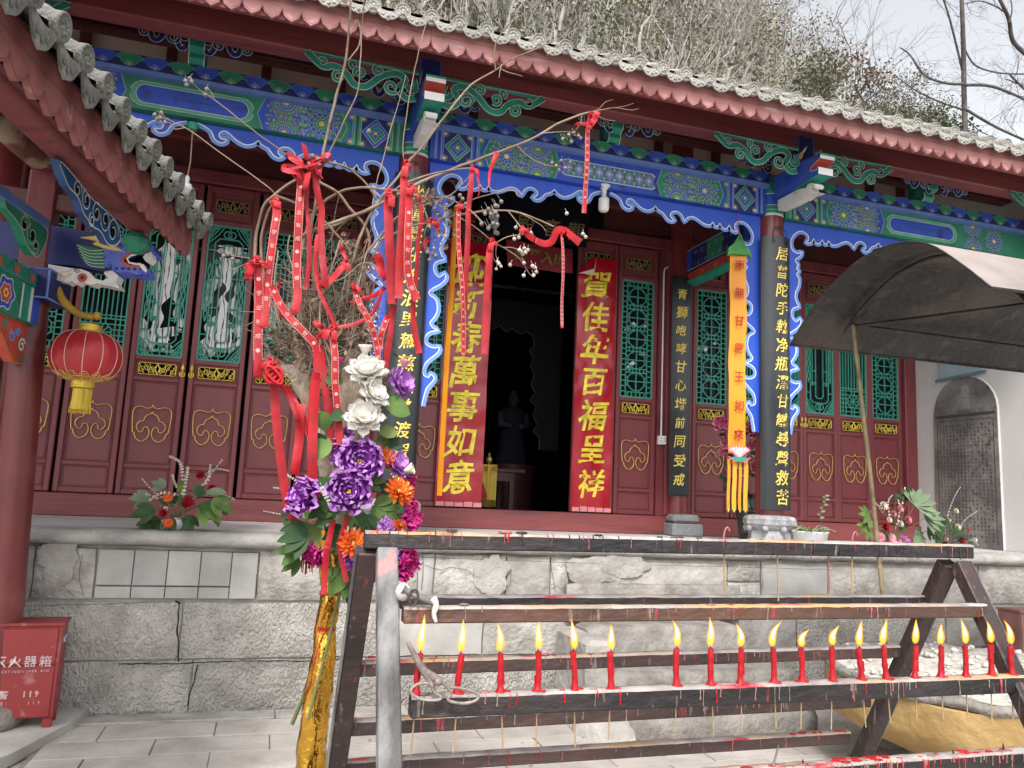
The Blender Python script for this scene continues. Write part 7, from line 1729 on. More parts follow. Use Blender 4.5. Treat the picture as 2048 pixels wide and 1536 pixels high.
# pale bent rods and the thicket in the crown
rt = random.Random(23)
for raw in ([(596, 640), (590, 560), (576, 500), (580, 470)], [(600, 620), (598, 540), (600, 480), (598, 430)], [(640, 690), (640, 610), (655, 560), (680, 480)], [(658, 700), (676, 620), (690, 560), (700, 520)], [(566, 520), (580, 545), (620, 560), (680, 560), (720, 530), (745, 530), (770, 560)], [(570, 575), (600, 580), (650, 578), (662, 572)], [(690, 700), (700, 640), (720, 560), (735, 500)], [(720, 680), (740, 600), (760, 540), (775, 480)], [(600, 500), (640, 490), (650, 470)], [(560, 660), (552, 620), (548, 560), (556, 500)]):
    branch(raw, 5, 3.4, 3.0 + rt.uniform(-.1, .1), None, rt.choice((m_twig, m_twigp)), 'branch')
s = MB()
for k in range(170):
    x0, y0 = rt.gauss(655, 45), rt.gauss(690, 30); a = rt.gauss(-PI / 2, .75); L_ = rt.uniform(60, 260); cv = rt.uniform(-2.2, 2.2); Y = YT0 + rt.uniform(-.14, .16); raw = []
    x, y = x0, y0
    for i in range(5): raw.append((x, y)); x += math.cos(a) * L_ / 4; y += math.sin(a) * L_ / 4; a += cv / 4
    if any(not (480 < p[0] < 830 and p[1] > 335) for p in raw): continue
    pts = crom([at(px, py, Y + .03 * i) for i, (px, py) in enumerate(raw)], 3); r0 = rt.uniform(.0012, .0034); s.tube(pts, [r0 * (1 - .6 * i / len(pts)) for i in range(len(pts))], 4)
o = s.build('thicket_twigs', m_twig, tree); o['kind'] = 'stuff'
s = MB()
for (cx_, cy_, sx, sy, nn, Yc_) in ((655, 650, 34, 44, 620, 3.0), (712, 660, 28, 38, 520, 3.0), (598, 690, 20, 34, 280, 3.0), (690, 500, 22, 18, 130, 3.02), (555, 700, 12, 18, 90, 3.0), (708, 545, 14, 22, 90, 3.0), (880, 450, 14, 26, 90, 2.9), (858, 398, 26, 10, 80, 2.92), (760, 720, 14, 26, 60, 3.05)):
    for _ in range(nn):
        p = at(rt.gauss(cx_, sx), rt.gauss(cy_, sy), Yc_ + rt.uniform(-.09, .07)); d = Vector((rt.gauss(0, 1), rt.gauss(0, .6), rt.gauss(.3, 1))).normalized() * rt.uniform(.012, .045)
        if rt.random() < .55: s.tube([p, p + d * .5 + Vector((rt.uniform(-.006, .006),) * 3), p + d], [.0016, .0012, .0006], 3)
        else:
            q = d.cross(Vector((rt.random(), 1, rt.random()))).normalized() * rt.uniform(.003, .009); s.add([p, p + d * .5 + q, p + d, p + d * .5 - q + Vector((0, -.004, 0))], [(0, 1, 2), (0, 2, 3)])
o = s.build('dead_leaf_tangle', layer(M('dead_leaves', (0.11, 0.068, 0.048), .9, var=.4, scale=30), (.27, .20, .14), 25, .5, .6), tree, recalc=False); o['kind'] = 'stuff'
# berries, each cluster a part
BER = {0: [(372, 162), (380, 157), (374, 170), (414, 178), (410, 190), (383, 163)], 1: [(310, 230), (322, 226), (316, 238), (330, 245), (322, 236)], 2: [(1038, 500), (1048, 497), (1045, 508), (1055, 500), (1052, 505), (1042, 503), (1020, 530), (1048, 526), (1064, 532), (1070, 535), (1048, 551), (1066, 551), (1072, 544)], 3: [(997, 528), (1003, 533), (992, 538), (996, 524)], 4: [(1031, 455), (1029, 478), (1038, 475), (1062, 466), (1133, 427)],
       5: [(1125, 278), (1137, 270), (1148, 266), (1157, 272), (1160, 276), (1142, 284)], 6: [(1105, 326), (1112, 332), (1122, 322), (1130, 336), (1140, 325), (1117, 340)], 7: [(866, 508), (872, 515), (860, 520), (855, 505), (868, 497)], 8: [(447, 512), (456, 508), (466, 518)], 9: [(1166, 468), (1172, 474)]}
for k, L_ in BER.items():
    s = MB()
    for (x, y) in L_: c = at(x + rt.uniform(-1, 1), y, 2.82 + rt.uniform(-.02, .02)); s.ball(c, .0068 if k in (3,) else .0082, 8, 6, (1, 1, .92)); s.tube([c + Vector((0, 0, .006)), c + Vector((rt.uniform(-.01, .01), .005, .022))], .001, 4)
    s.build('berry_cluster', m_berryp if k in (2, 4, 3, 9) else m_berry, tree)
s = MB()
for _ in range(24): c = at(rt.gauss(984, 9), rt.gauss(440, 14), 2.82 + rt.uniform(-.03, .03)); s.ball(c, .0088, 8, 6); s.tube([c, c + Vector((-.015, .01, .03))], .001, 4)
s.build('berry_cluster', m_berry, tree)
s = MB()
for x, y in ((925, 398), (931, 408), (920, 391), (872, 512), (612, 316), (625, 312), (637, 318), (618, 328), (640, 330), (655, 322), (738, 262)): c = at(x, y, 2.80); s.ball(c, .0085, 8, 6)
s.build('berry_cluster', m_berry, tree)

# ------------------------------------------------------------------ red ribbons
m_rib = M('red_satin_ribbon', (0.31, 0.005, 0.011), 0.50, var=.28, scale=9, bump=.12, bscale=26, rnd=.14, spec=.35)
m_rprint = M('ribbon_print', (0.55, 0.30, 0.26), 0.5, var=.12, scale=40)
MSG = '*学业有成*金榜题名*'
def ribbon(raw, w_, Y, label, printed=False, Y1=None, w1=None, tilt=.18, knot=True, msg=None, tail=0, start=.12, nm='ribbon'):
    Y1 = Y if Y1 is None else Y1; w1 = w_ if w1 is None else w1; N = len(raw)
    base = [at(x, y, Y + (Y1 - Y) * i / (N - 1)) for i, (x, y) in enumerate(raw)]
    pts = crom(base, 7); n_ = len(pts); t = thing(nm, label, 'ribbon', base[0], 'red ribbons tied on the tree')
    sd_ = R_() * 20; wv = []; nv = []
    ph = R_() * 6
    for i in range(n_):
        tg = (pts[min(i + 1, n_ - 1)] - pts[max(i - 1, 0)]).normalized()
        cr = tg.cross(Vector((0, -1, 0))); cr = cr.normalized() if cr.length > .05 else Vector((1, 0, 0))
        if cr.x < 0 and abs(tg.z) > .3: cr = -cr
        a = tilt * math.sin(i / n_ * 5 + ph) + .10 * math.sin(i / n_ * 11 + ph)
        nrm = Vector((0, -1, 0)); nrm = (nrm - tg * nrm.dot(tg)).normalized()
        wd = cr * math.cos(a) + nrm * math.sin(a); nn = (nrm * math.cos(a) - cr * math.sin(a)); ww = px_r(w_ + (w1 - w_) * i / n_, Y) * (min(1, .35 + i / 4) if knot else 1)
        wv.append(wd * ww); nv.append(nn)
        pts[i] = pts[i] + nn * (.006 * math.sin(i / n_ * 9 + ph))
    s = MB(); vs = []
    for p, w2, nn in zip(pts, wv, nv):
        cz_ = noise.noise(p * 22 + Vector((sd_, 0, 0))) * .005; nn = nn * (1 + cz_ * 260 * .9)
        vs += [p - w2 / 2, p - w2 * .17 + nn * .0012, p + w2 * .17 + nn * .0012, p + w2 / 2]
    s.add(vs, [(4 * i + k, 4 * i + k + 1, 4 * i + k + 5, 4 * i + k + 4) for i in range(n_ - 1) for k in range(3)], True); bd = s.build('band', m_rib, t, recalc=False)
    if knot:
        s = MB(); c = pts[0]; r = px_r(w_, Y)
        for q in range(3): a = R_() * 6; s.tube([c + Vector((r * .34 * math.cos(b_ + a), -.004 + r * .20 * math.sin(b_ * 1.0), r * .32 * math.sin(b_ + a) - .2 * r * q)) for b_ in [2 * PI * i / 9 for i in range(10)]], r * .15, 6)
        for q in (-1, 1):
            e = c + Vector((q * r * R_() * 1.2, -.008, -r * (.3 + R_() * 1.6))); s.rib([c, c.lerp(e, .5) + Vector((q * .004, -.01, .004)), e], [Vector((.3 * r, 0, 0)), Vector((.8 * r, -.2 * r, .1 * r)), Vector((.9 * r, .2 * r, 0))])
        s.build('knot', m_rib, t, recalc=False)
    if printed:
        cum = [0]
        for i in range(1, n_): cum.append(cum[-1] + (pts[i] - pts[i - 1]).length)
        tot = cum[-1]; wd = px_r(w_, Y); st = wd * 1.62
        def fr(sv, u):
            sv = max(0, min(tot - 1e-5, sv)); i = next(j for j in range(n_ - 1) if cum[j + 1] >= sv); f_ = (sv - cum[i]) / (cum[i + 1] - cum[i] + 1e-9)
            p = pts[i].lerp(pts[i + 1], f_); w2 = wv[i].lerp(wv[i + 1], f_); nn = nv[i].lerp(nv[i + 1], f_)
            return p + w2.normalized() * u + nn * .0032
        s = MB(); sv = tot * start + wd * .6; k = 0; M_ = msg or MSG; end = tot * (1 - tail)
        while sv < end - wd * .4 and k < len(M_) * 3:
            ch = M_[k % len(M_)]; fn = lambda u, v, d=0.0, sv=sv: fr(sv - v, u)
            if ch == '*':
                s.add([fn(wd * .30 * math.cos(2 * PI * i / 16) * (1 if i % 2 else .6), wd * .30 * math.sin(2 * PI * i / 16) * (1 if i % 2 else .6)) for i in range(16)], [tuple(range(16))])
            else: put_char(s, ch, 0, 0, wd * .62, fn, 0, .008, 1)
            sv += st; k += 1
        m_ = int((end - tot * start) / .008)
        for i in range(max(2, m_)):
            q = tot * start + i * .008
            if q > end: break
            for e in (-.43, .43): s.add([fr(q, e * wd - .0009), fr(q, e * wd + .0009), fr(q + .005, e * wd + .0009), fr(q + .005, e * wd - .0009)], [(0, 1, 2, 3)])
        if sv < tot:
            pass
        s.build('printed_characters', m_rprint, bd, recalc=False)
    return t
ribbon([(552, 400), (554, 425), (550, 456), (544, 498), (537, 547), (533, 586), (531, 618), (528, 651)], 17, 2.84, 'long printed red ribbon hanging from the bent branch at the upper left of the tree', True, tail=.13)
ribbon([(602, 330), (602, 368), (600, 404), (597, 456), (594, 508), (593, 547), (595, 594), (588, 624)], 17, 2.80, 'long printed red ribbon hanging from the big red knot near the crown', True, tail=.16)
ribbon([(618, 335), (617, 365), (613, 404), (617, 456), (617, 534), (611, 576)], 9, 2.82, 'narrow plain red ribbon just right of the long printed one below the big knot')
ribbon([(634, 335), (632, 362), (637, 391), (643, 417), (641, 456), (644, 508), (648, 550), (643, 574)], 14, 2.80, 'wide plain red ribbon swinging down right of the big knot', tilt=.5)
ribbon([(636, 470), (632, 500), (632, 534), (637, 573), (650, 610), (672, 655)], 9, 2.82, 'twisted plain red ribbon falling through the middle of the crown', knot=False)
ribbon([(692, 524), (679, 542), (656, 563), (643, 576)], 14, 2.82, 'short slanting red ribbon looped in the middle of the crown', tilt=.5); ribbon([(682, 490), (687, 505), (692, 522)], 8, 2.82, 'tiny red ribbon tail sticking up in the middle of the crown', knot=False)
ribbon([(544, 571), (553, 593), (573, 626), (600, 657), (617, 675), (631, 693), (634, 715), (635, 750)], 16, 2.80, 'printed red ribbon sweeping diagonally down to the trunk fork', True, tail=.22, start=.02, knot=False)
ribbon([(632, 745), (626, 792), (620, 840), (618, 868)], 16, 2.78, 'plain red ribbon on the left side of the trunk fork', knot=False)
ribbon([(638, 690), (644, 715), (648, 759), (655, 815), (664, 880), (668, 900)], 15, 2.80, 'plain red ribbon on the right side of the trunk fork', w1=13, knot=False)
ribbon([(632, 760), (628, 830), (624, 900), (626, 960), (631, 992)], 19, 2.76, 'longest plain red ribbon hanging down the trunk to the purple peonies', knot=False)
ribbon([(664, 655), (668, 690), (670, 715), (670, 759), (675, 817), (677, 848), (681, 890)], 15, 2.77, 'printed red ribbon hanging vertically beside the white lotus flowers', True, tail=.30, start=.03)
ribbon([(514, 520), (517, 545), (518, 570), (518, 604), (516, 671), (516, 724), (515, 755)], 18, 2.84, 'leftmost printed red ribbon, hanging in front of the latticed doors', True, tail=.14)
ribbon([(514, 520), (505, 532), (497, 548), (496, 560)], 14, 2.82, 'short red ribbon loop at the far left of the tree', tilt=.5)
ribbon([(540, 722), (548, 750), (550, 775), (552, 830), (561, 919), (575, 1008), (586, 1037), (602, 1080), (612, 1118)], 19, 2.82, 'long plain red ribbon from the left fork down to the green leaves, frayed end', w1=15)
ribbon([(555, 759), (580, 799), (597, 843)], 10, 2.84, 'thin red ribbon slanting from the left fork towards the trunk', knot=False)
ribbon([(602, 808), (600, 850), (597, 890), (588, 948)], 18, 2.86, 'broad plain red ribbon left of the trunk, cut square at the foot', knot=False)
ribbon([(572, 770), (590, 800), (600, 815)], 8, 2.88, 'short twisted red ribbon behind the left fork', knot=False)
ribbon([(813, 327), (810, 350), (808, 368), (806, 409), (801, 491), (798, 560), (797, 596)], 17, 2.82, 'wide plain red ribbon tied high beside the left column')
ribbon([(822, 372), (819, 400), (817, 430), (815, 482), (815, 534), (822, 570), (834, 600)], 17, 2.79, 'printed red ribbon beside the left column', True, start=.2, tail=.05)
ribbon([(778, 384), (777, 410), (777, 430), (778, 482), (781, 534), (785, 606)], 18, 2.84, 'broad plain red ribbon left of the pair by the column', w1=21)
ribbon([(840, 395), (843, 443), (838, 482), (833, 534), (825, 612), (830, 665), (838, 704)], 8, 2.84, 'narrow red ribbon right of the pair by the column, widening below', w1=14, tilt=.5)
ribbon([(708, 570), (714, 592), (721, 612), (742, 651), (753, 690), (757, 728)], 12, 2.84, 'printed red ribbon crossing diagonally below the crown', True, start=.1)
ribbon([(668, 658), (701, 651), (723, 642), (745, 626), (756, 604), (763, 580)], 8, 2.83, 'thin red ribbon strung sideways across the crown', knot=False)
ribbon([(776, 630), (768, 652), (761, 675), (760, 700)], 12, 2.86, 'short printed red ribbon near the pale bud', True, start=.1, knot=False)
ribbon([(788, 610), (783, 640), (776, 693), (768, 752)], 14, 2.88, 'plain red ribbon above the purple lotus', knot=False)
ribbon([(633, 678), (645, 666), (656, 660), (666, 662)], 12, 2.78, 'small leaf-shaped red ribbon loop at the trunk top', knot=False, w1=6)
ribbon([(755, 508), (760, 528), (764, 548), (772, 560)], 19, 2.88, 'crumpled red ribbon patch beside the blue column apron', knot=False, tilt=.6)
ribbon([(630, 640), (640, 655), (650, 668)], 14, 2.9, 'short red ribbon stub in the tangle of the crown', knot=False)
ribbon([(770, 575), (750, 590), (725, 598), (700, 606)], 9, 2.92, 'faded red ribbon running sideways behind the crown', knot=False)
ribbon([(920, 408), (917, 430), (917, 463), (919, 513), (923, 569), (925, 649), (927, 712)], 10, 2.82, 'narrow printed red ribbon in front of the left red couplet', True, start=.06)
ribbon([(944, 336), (941, 380), (938, 413), (936, 463), (931, 546), (929, 618)], 11, 2.86, 'plain red ribbon right of the narrow printed one, before the left red couplet', w1=13)
ribbon([(985, 482), (979, 505), (977, 529), (973, 609), (969, 708)], 15, 2.82, 'plain wide red ribbon hanging at the left edge of the dark doorway')
ribbon([(1183, 226), (1178, 248), (1174, 275), (1173, 310), (1172, 360), (1170, 400), (1168, 426)], 11, 2.83, 'printed red ribbon hanging alone from the tip of the longest branch', True, start=.1, tail=.08)
ribbon([(1196, 222), (1190, 236), (1182, 250)], 14, 2.82, 'short red ribbon loop at the tip of the longest branch', knot=False, tilt=.5); ribbon([(1176, 252), (1162, 246), (1148, 252)], 9, 2.82, 'small red ribbon knot-end left of the branch tip', tilt=.5)
ribbon([(1044, 456), (1058, 472), (1074, 481), (1091, 487), (1104, 482), (1112, 464), (1122, 460), (1136, 466), (1160, 484)], 13, 2.81, 'red ribbon slung like a garland above the doorway', w1=20, tilt=.3)
ribbon([(1125, 468), (1125, 500), (1125, 559), (1124, 610), (1124, 656)], 6, 2.80, 'very narrow printed red ribbon hanging down the dark doorway', True, start=.04, knot=False)
ribbon([(995, 303), (989, 318), (980, 345), (978, 372)], 13, 2.88, 'short pointed red ribbon on the long branch before the beam', w1=3, knot=False)
ribbon([(948, 338), (955, 350), (958, 372), (957, 392)], 7, 2.87, 'small curling red ribbon tail beside a knot before the blue apron', w1=3, knot=False)
ribbon([(862, 442), (874, 446), (872, 464)], 15, 2.86, 'small crumpled red ribbon against the blue column apron', w1=6, tilt=.5)
ribbon([(858, 476), (850, 486), (846, 500)], 12, 2.9, 'dark red ribbon stub by the berries near the column', w1=6, knot=False)
ribbon([(697, 1032), (684, 1070), (680, 1098), (693, 1164)], 11, 2.74, 'red velvet ribbon curving over the gold foil to the right', knot=False)
ribbon([(668, 1040), (658, 1080), (654, 1098), (649, 1150), (647, 1188)], 12, 2.74, 'red velvet ribbon hanging straight down the gold foil', knot=False)
ribbon([(560, 560), (556, 600), (562, 640)], 4, 2.9, 'thin red string-like ribbon near the left printed ribbons', knot=False)
# big knot of red satin at the top of the crown
t = thing('ribbon_knot', 'large bunched red satin knot with dry berries near the crown top', 'ribbon', at(625, 330, 2.8))
s = MB()
for k in range(13):
    c = at(rt.gauss(625, 17), rt.gauss(335, 12), 2.80 + rt.uniform(-.03, .03)); a = rt.uniform(0, 6); r = rt.uniform(.020, .038); pts = []
    for i in range(11): b_ = 2 * PI * i / 10; pts.append(c + Vector((r * math.cos(b_) * math.cos(a), r * .6 * math.sin(b_), r * math.cos(b_) * math.sin(a) + r * .5 * math.sin(b_))))
    s.rib(pts, [Vector((.020 * math.sin(a), -.012, .024 * math.cos(a)))] * 11)
s.rib([at(640, 318, 2.8), at(652, 310, 2.78), at(662, 312, 2.78), at(658, 324, 2.78)], [Vector((0, .005, .024))] * 4)
s.build('loops', m_rib, t, recalc=False)
s = MB(); c = at(548, 752, 2.80)
for k in range(5): s.tube([c + Vector(((.018 + .003 * k) * math.cos(b_), -.006 * k, (.022 + .002 * k) * math.sin(b_ + k))) for b_ in [2 * PI * i / 12 for i in range(13)]], .006, 6)
t = thing('ribbon_knot', 'round red velvet knot on the cut left fork of the trunk', 'ribbon', c); s.build('loops', m_rib, t, recalc=False)
s = MB(); c = at(610, 1108, 2.82)
for k in range(26): x = rt.uniform(-.028, .028); s.tube([c + Vector((x, 0, .03)), c + Vector((x * 1.1 + rt.uniform(-.004, .004), -.004, -.04 - .03 * R_()))], .0016, 3)
t = thing('frayed_ribbon_end', 'frayed threads at the end of the long red ribbon by the green leaves', 'ribbon', c); o = s.build('threads', m_rib, t); o['kind'] = 'stuff'
# ================================================================== flowers
def two(name, col, col2, f=3.0, rough=.5, axis=None, **k):
    return M(name, col, rough, var=.1, scale=f, col2=col2, **k)
m_pur = two('purple_petal', (0.15, 0.015, 0.24), (0.24, 0.04, 0.35), 20); m_purr = M('pale_purple_rim', (0.36, 0.15, 0.44), .5)
m_wht = two('ivory_petal', (0.76, 0.72, 0.66), (0.85, 0.83, 0.78), 12); m_lil = two('lilac_petal', (0.34, 0.10, 0.46), (0.50, 0.22, 0.60), 10)
m_org = two('orange_red_petal', (0.55, 0.05, 0.01), (0.66, 0.12, 0.01), 20); m_orgy = M('orange_yellow_petal', (0.75, 0.38, 0.04), .5)
m_mag = two('magenta_petal', (0.48, 0.01, 0.17), (0.62, 0.03, 0.26), 20); m_dr = two('crimson_petal', (0.22, 0.003, 0.012), (0.34, 0.008, 0.02), 25)
m_pk = two('pink_petal', (0.55, 0.15, 0.22), (0.66, 0.30, 0.34), 15); m_cr = M('cream_petal', (0.66, 0.62, 0.46), .5, var=.1)
m_st = M('yellow_stamen', (0.70, 0.45, 0.08), .6, var=.2); m_leaf = layer(M('leaf_green', (0.050, 0.105, 0.022), 0.6, var=.3, scale=8, rnd=.2, spec=.25, col2=(0.10, 0.17, 0.04)), (0.17, 0.20, 0.06), 6, .58, .75)
m_leafd = M('dark_leaf', (0.026, 0.062, 0.020), 0.6, spec=.25, var=.3, scale=10, rnd=.2); m_leafg = M('grey_green_leaf', (0.12, 0.17, 0.09), 0.6, var=.2, scale=10, rnd=.15)
m_euc = M('pale_eucalyptus', (0.44, 0.45, 0.38), 0.6, var=.2, scale=20); m_stem = M('stem_green', (0.09, 0.12, 0.04), .6)
rf = random.Random(99)
def basis(n):
    n = Vector(n).normalized(); u = n.cross(Vector((0, 0, 1)));
    if u.length < .1: u = Vector((1, 0, 0))
    u.normalize(); v = u.cross(n) * -1; return u, v, n
def petal(s, c, u, v, n, ang, L_, W_, lift, cup, ruf, rim=None, pointy=.5, seg=5, base=0.0, droop=0.0):
    """one petal leaving c at angle ang in the plane (u,v), rising along n"""
    d = u * math.cos(ang) + v * math.sin(ang); side = n.cross(d); rows = []
    for j in range(seg + 1):
        t = j / seg; w_ = W_ * (math.sin(PI * min(.97, (t * (1 - pointy * .35) + .10))) ** (.7 + pointy * .5)) if t < 1 else W_ * (.55 * (1 - pointy) + .06)
        r = base + L_ * t * math.cos(lift * (1 - .2 * t)); h = L_ * (t * math.sin(lift) + cup * t * t - droop * t ** 3)
        row = []
        for i in range(5):
            q = -1 + i / 2; z = h + W_ * .35 * q * q * (1 - t * .4) + ruf * W_ * math.sin(i * 2.4 + j + ang * 3) * t * t
            row.append(c + d * (r - W_ * .12 * q * q * t) + side * (w_ * q * .5) + n * z)
        rows.append(row)
    vs = [p for r_ in rows for p in r_]; fs = [(j * 5 + i, j * 5 + i + 1, j * 5 + i + 6, j * 5 + i + 5) for j in range(seg) for i in range(4)]
    if rim is None: s.cur = 0; s.add(vs, fs, True)
    else:
        s.cur = 0; s.add(vs, fs[:-4 * 1], True); s.cur = 1; s.add(vs, fs[-4:], True); s.cur = 0
def flower(parent, kind, c, n, R, nm=None, **k):
    u, v, n = basis(n); c = Vector(c); s = MB()
    if kind == 'peony':
        for ring, (cnt, L_, lift, cup) in enumerate(((7, 1.0, .12, .10), (7, .88, .42, .08), (6, .70, .78, .03), (6, .52, 1.05, -.02), (5, .34, 1.2, 0))):
            for i in range(cnt): petal(s, c, u, v, n, 2 * PI * i / cnt + ring * .37 + rf.uniform(-.12, .12), R * L_ * rf.uniform(.9, 1.08), R * 1.02 * (1 - ring * .10), lift + rf.uniform(-.16, .16), cup, .15, True, .0, 9, R * .06)
        mt = [k.get('m', m_pur), k.get('rim', m_purr)]; ctr = .10
    elif kind == 'lotus':
        for ring, (cnt, L_, lift) in enumerate(((8, 1.0, .10), (8, .92, .45), (7, .78, .85), (5, .55, 1.15))):
            for i in range(cnt): petal(s, c, u, v, n, 2 * PI * i / cnt + ring * .4, R * L_ * rf.uniform(.92, 1.06), R * .56, lift + rf.uniform(-.12, .12), .12, .015, None, 1.0, 6, R * .05)
        mt = [k.get('m', m_wht)]; ctr = .16
    elif kind == 'dahlia':
        for ring, (cnt, L_, lift) in enumerate(((13, 1.0, .05), (12, .86, .40), (10, .66, .75), (8, .42, 1.05))):
            for i in range(cnt): petal(s, c, u, v, n, 2 * PI * i / cnt + ring * .3, R * L_ * rf.uniform(.88, 1.08), R * .24, lift + rf.uniform(-.1, .1), .10, .02, None if ring < 2 else True, 1.0, 5, R * .08)
        mt = [k.get('m', m_org), k.get('rim', m_orgy)]; ctr = .12
    elif kind == 'carnation':
        for ring, (cnt, L_, lift) in enumerate(((9, 1.0, .2), (9, .9, .6), (8, .75, .95), (6, .6, 1.25))):
            for i in range(cnt): petal(s, c, u, v, n, 2 * PI * i / cnt + ring * .5, R * L_, R * .5, lift, .0, .22, None, .0, 4, 0)
        mt = [k.get('m', m_dr)]; ctr = 0
    elif kind == 'daisy':
        for ring in range(2):
            for i in range(16): petal(s, c, u, v, n, 2 * PI * i / 16 + ring * .2, R * (1 - .15 * ring), R * .22, .1 + .25 * ring, 0, 0, None, .3, 4, R * .12)
        mt = [k.get('m', m_pk)]; ctr = .2
    elif kind == 'bud':
        for ring in range(2):
            for i in range(5): petal(s, c, u, v, n, 2 * PI * i / 5 + ring * .6, R * 1.5, R * .95, 1.36 - .05 * ring, -.02, 0, None, 1.0, 6, R * .30 * (1 - ring * .25))
        mt = [k.get('m', m_wht)]; ctr = 0
    o = s.build(nm or {'lotus': 'lotus_flower', 'bud': 'lotus_bud'}.get(kind, kind), mt, parent, recalc=False)
    if ctr:
        s = MB(); 
        for i in range(16): a = rf.random() * 6.28; r = R * ctr * math.sqrt(rf.random()); p = c + u * r * math.cos(a) + v * r * math.sin(a); s.tube([p + n * R * .02, p + n * R * .20], R * .012, 3); s.ball(p + n * R * .20, R * .025, 5, 3)
        q = s.build('stamens', m_st, o, recalc=False); q['kind'] = 'stuff'
    return o
def leafq(s, base, d, L_, W_, n=Vector((0, -.4, 1)), droop=.25, pointy=.8, fold=.15, seg=6, wav=.0):
    d = Vector(d).normalized(); n = Vector(n); side = d.cross(n)
    if side.length < .05: side = d.cross(Vector((1, 0, 0)))
    side.normalize(); n = side.cross(d).normalized(); vs = []
    for j in range(seg + 1):
        t = j / seg; w_ = W_ * .5 * (math.sin(PI * min(1, t * .92 + .06)) ** .8 if t < 1 else .04)
        c = base + d * (L_ * t) - Vector((0, 0, 1)) * (droop * L_ * t * t)
        for q in (-1, 0, 1): vs.append(c + side * w_ * q + n * (fold * w_ * abs(q) + wav * L_ * math.sin(t * 9 + q)))
    return s.add(vs, [(j * 3 + i, j * 3 + i + 1, j * 3 + i + 4, j * 3 + i + 3) for j in range(seg) for i in range(2)], True)
def palmate(parent, c, d, n, L_, lobes=7, mt=None, nm='leaf', spread=2.4, W_=.30, stem=None):
    """hand-shaped leaf"""
    n = Vector(n).normalized(); d = Vector(d).normalized(); side = d.cross(n).normalized(); s = MB()
    for k in range(lobes):
        a = -spread / 2 + spread * k / (lobes - 1) if lobes > 1 else 0; dd = d * math.cos(a) + side * math.sin(a); leafq(s, c, dd, L_ * (1 - .28 * abs(a) / spread * 2 * .6), L_ * W_, n, .16, .8, .22)
    o = s.build(nm, mt or m_leaf, parent, recalc=False)
    if stem is not None: s = MB(); s.tube([stem, stem.lerp(c, .5) + Vector((0, 0, .01)), c], .0025, 5); s.build('stalk', m_stem, o)
    return o
def sprig(parent, raw, Y, r=.010, mt=None, nm='eucalyptus_sprig', dens=1.0, leafr=None):
    pts = crom([at(x, y, Y) for x, y in raw], 6); s = MB(); s.tube(pts, .0016, 4); n_ = len(pts)
    for i in range(2, n_):
        for q in (-1, 1):
            if rf.random() > dens: continue
            p = pts[i]; tg = (pts[i] - pts[i - 1]).normalized(); sd2 = tg.cross(Vector((0, -1, 0))).normalized() * q; rr = (leafr or r) * (1.1 - .55 * i / n_)
            leafq(s, p, sd2 + tg * .5 + Vector((0, rf.uniform(-.7, .3), 0)), rr * 1.7, rr * 1.2, Vector((0, -1, .3)), .1, .3, .1, 3)
    return s.build(nm, mt or m_euc, parent, recalc=False)

YB_ = 2.80
bq = thing('flower_bouquet', 'big artificial bouquet of purple peonies, white lotus, orange and magenta blooms tied on the tree', 'bouquet', (.25, YB_, 1.4))
def fl(kind, x, y, rp, n, Y=YB_, **k): return flower(bq, kind, at(x, y, Y), n, px_r(rp, Y), **k)
for (kind, x, y, r, n, Y, k) in (
    ('peony', 718, 925, 50, (.05, -1, .25), 2.72, {}), ('peony', 697, 985, 47, (-.08, -1, .20), 2.68, {}), ('peony', 617, 1000, 45, (-.75, -.55, .45), 2.74, {}), ('peony', 690, 905, 34, (-.8, -.5, .0), 2.80, {}),
    ('peony', 742, 1130, 42, (.35, -.6, -.7), 2.72, {}), ('peony', 710, 1118, 26, (-.6, -.5, -.3), 2.74, {}), ('peony', 775, 1060, 26, (.2, -.6, .7), 2.74, dict(m=m_lil, rim=m_purr)), ('peony', 795, 1100, 28, (.6, -.7, -.2), 2.78, dict(m=m_lil, rim=m_purr)),
    ('peony', 812, 1035, 36, (.7, -.6, .1), 2.76, dict(m=m_mag, rim=m_mag)), ('peony', 806, 1125, 36, (.6, -.7, -.2), 2.80, dict(m=m_mag, rim=m_mag)), ('peony', 632, 1105, 30, (-.5, -.6, -.5), 2.80, dict(m=m_mag, rim=m_mag)),
    ('peony', 812, 965, 22, (.5, -.6, -.4), 2.84, dict(m=m_mag, rim=m_mag)),
    ('lotus', 735, 752, 46, (-.12, -.75, .75), 2.76, {}), ('lotus', 742, 792, 38, (.45, -.75, .5), 2.72, {}), ('lotus', 727, 842, 44, (-.05, -.85, .50), 2.72, {}),
    ('lotus', 795, 768, 36, (.55, -.6, .2), 2.80, dict(m=m_lil)), ('lotus', 790, 935, 34, (.5, -.6, .5), 2.80, dict(m=m_lil)), ('lotus', 690, 868, 20, (0, -.8, -.4), 2.84, dict(m=m_lil)), ('lotus', 740, 960, 26, (.3, -.7, -.3), 2.82, dict(m=m_lil)),
    ('dahlia', 797, 985, 36, (.25, -.75, .55), 2.70, {}), ('dahlia', 765, 918, 28, (.2, -.8, .3), 2.78, {}), ('dahlia', 706, 1088, 34, (.05, -.9, .35), 2.68, {}), ('dahlia', 800, 1052, 18, (.2, -.7, .7), 2.72, {}),
    ('bud', 730, 712, 15, (-.05, -.2, 1), 2.78, dict(m=m_wht)), ('bud', 806, 738, 13, (.15, -.3, 1), 2.78, dict(m=m_pk)), ('bud', 808, 942, 13, (1, -.4, .35), 2.76, dict(m=m_cr)), ('bud', 676, 733, 12, (0, -.3, 1), 2.86, dict(m=m_mag))):
    fl(kind, x, y, r, n, Y, **k)
s = MB(); 
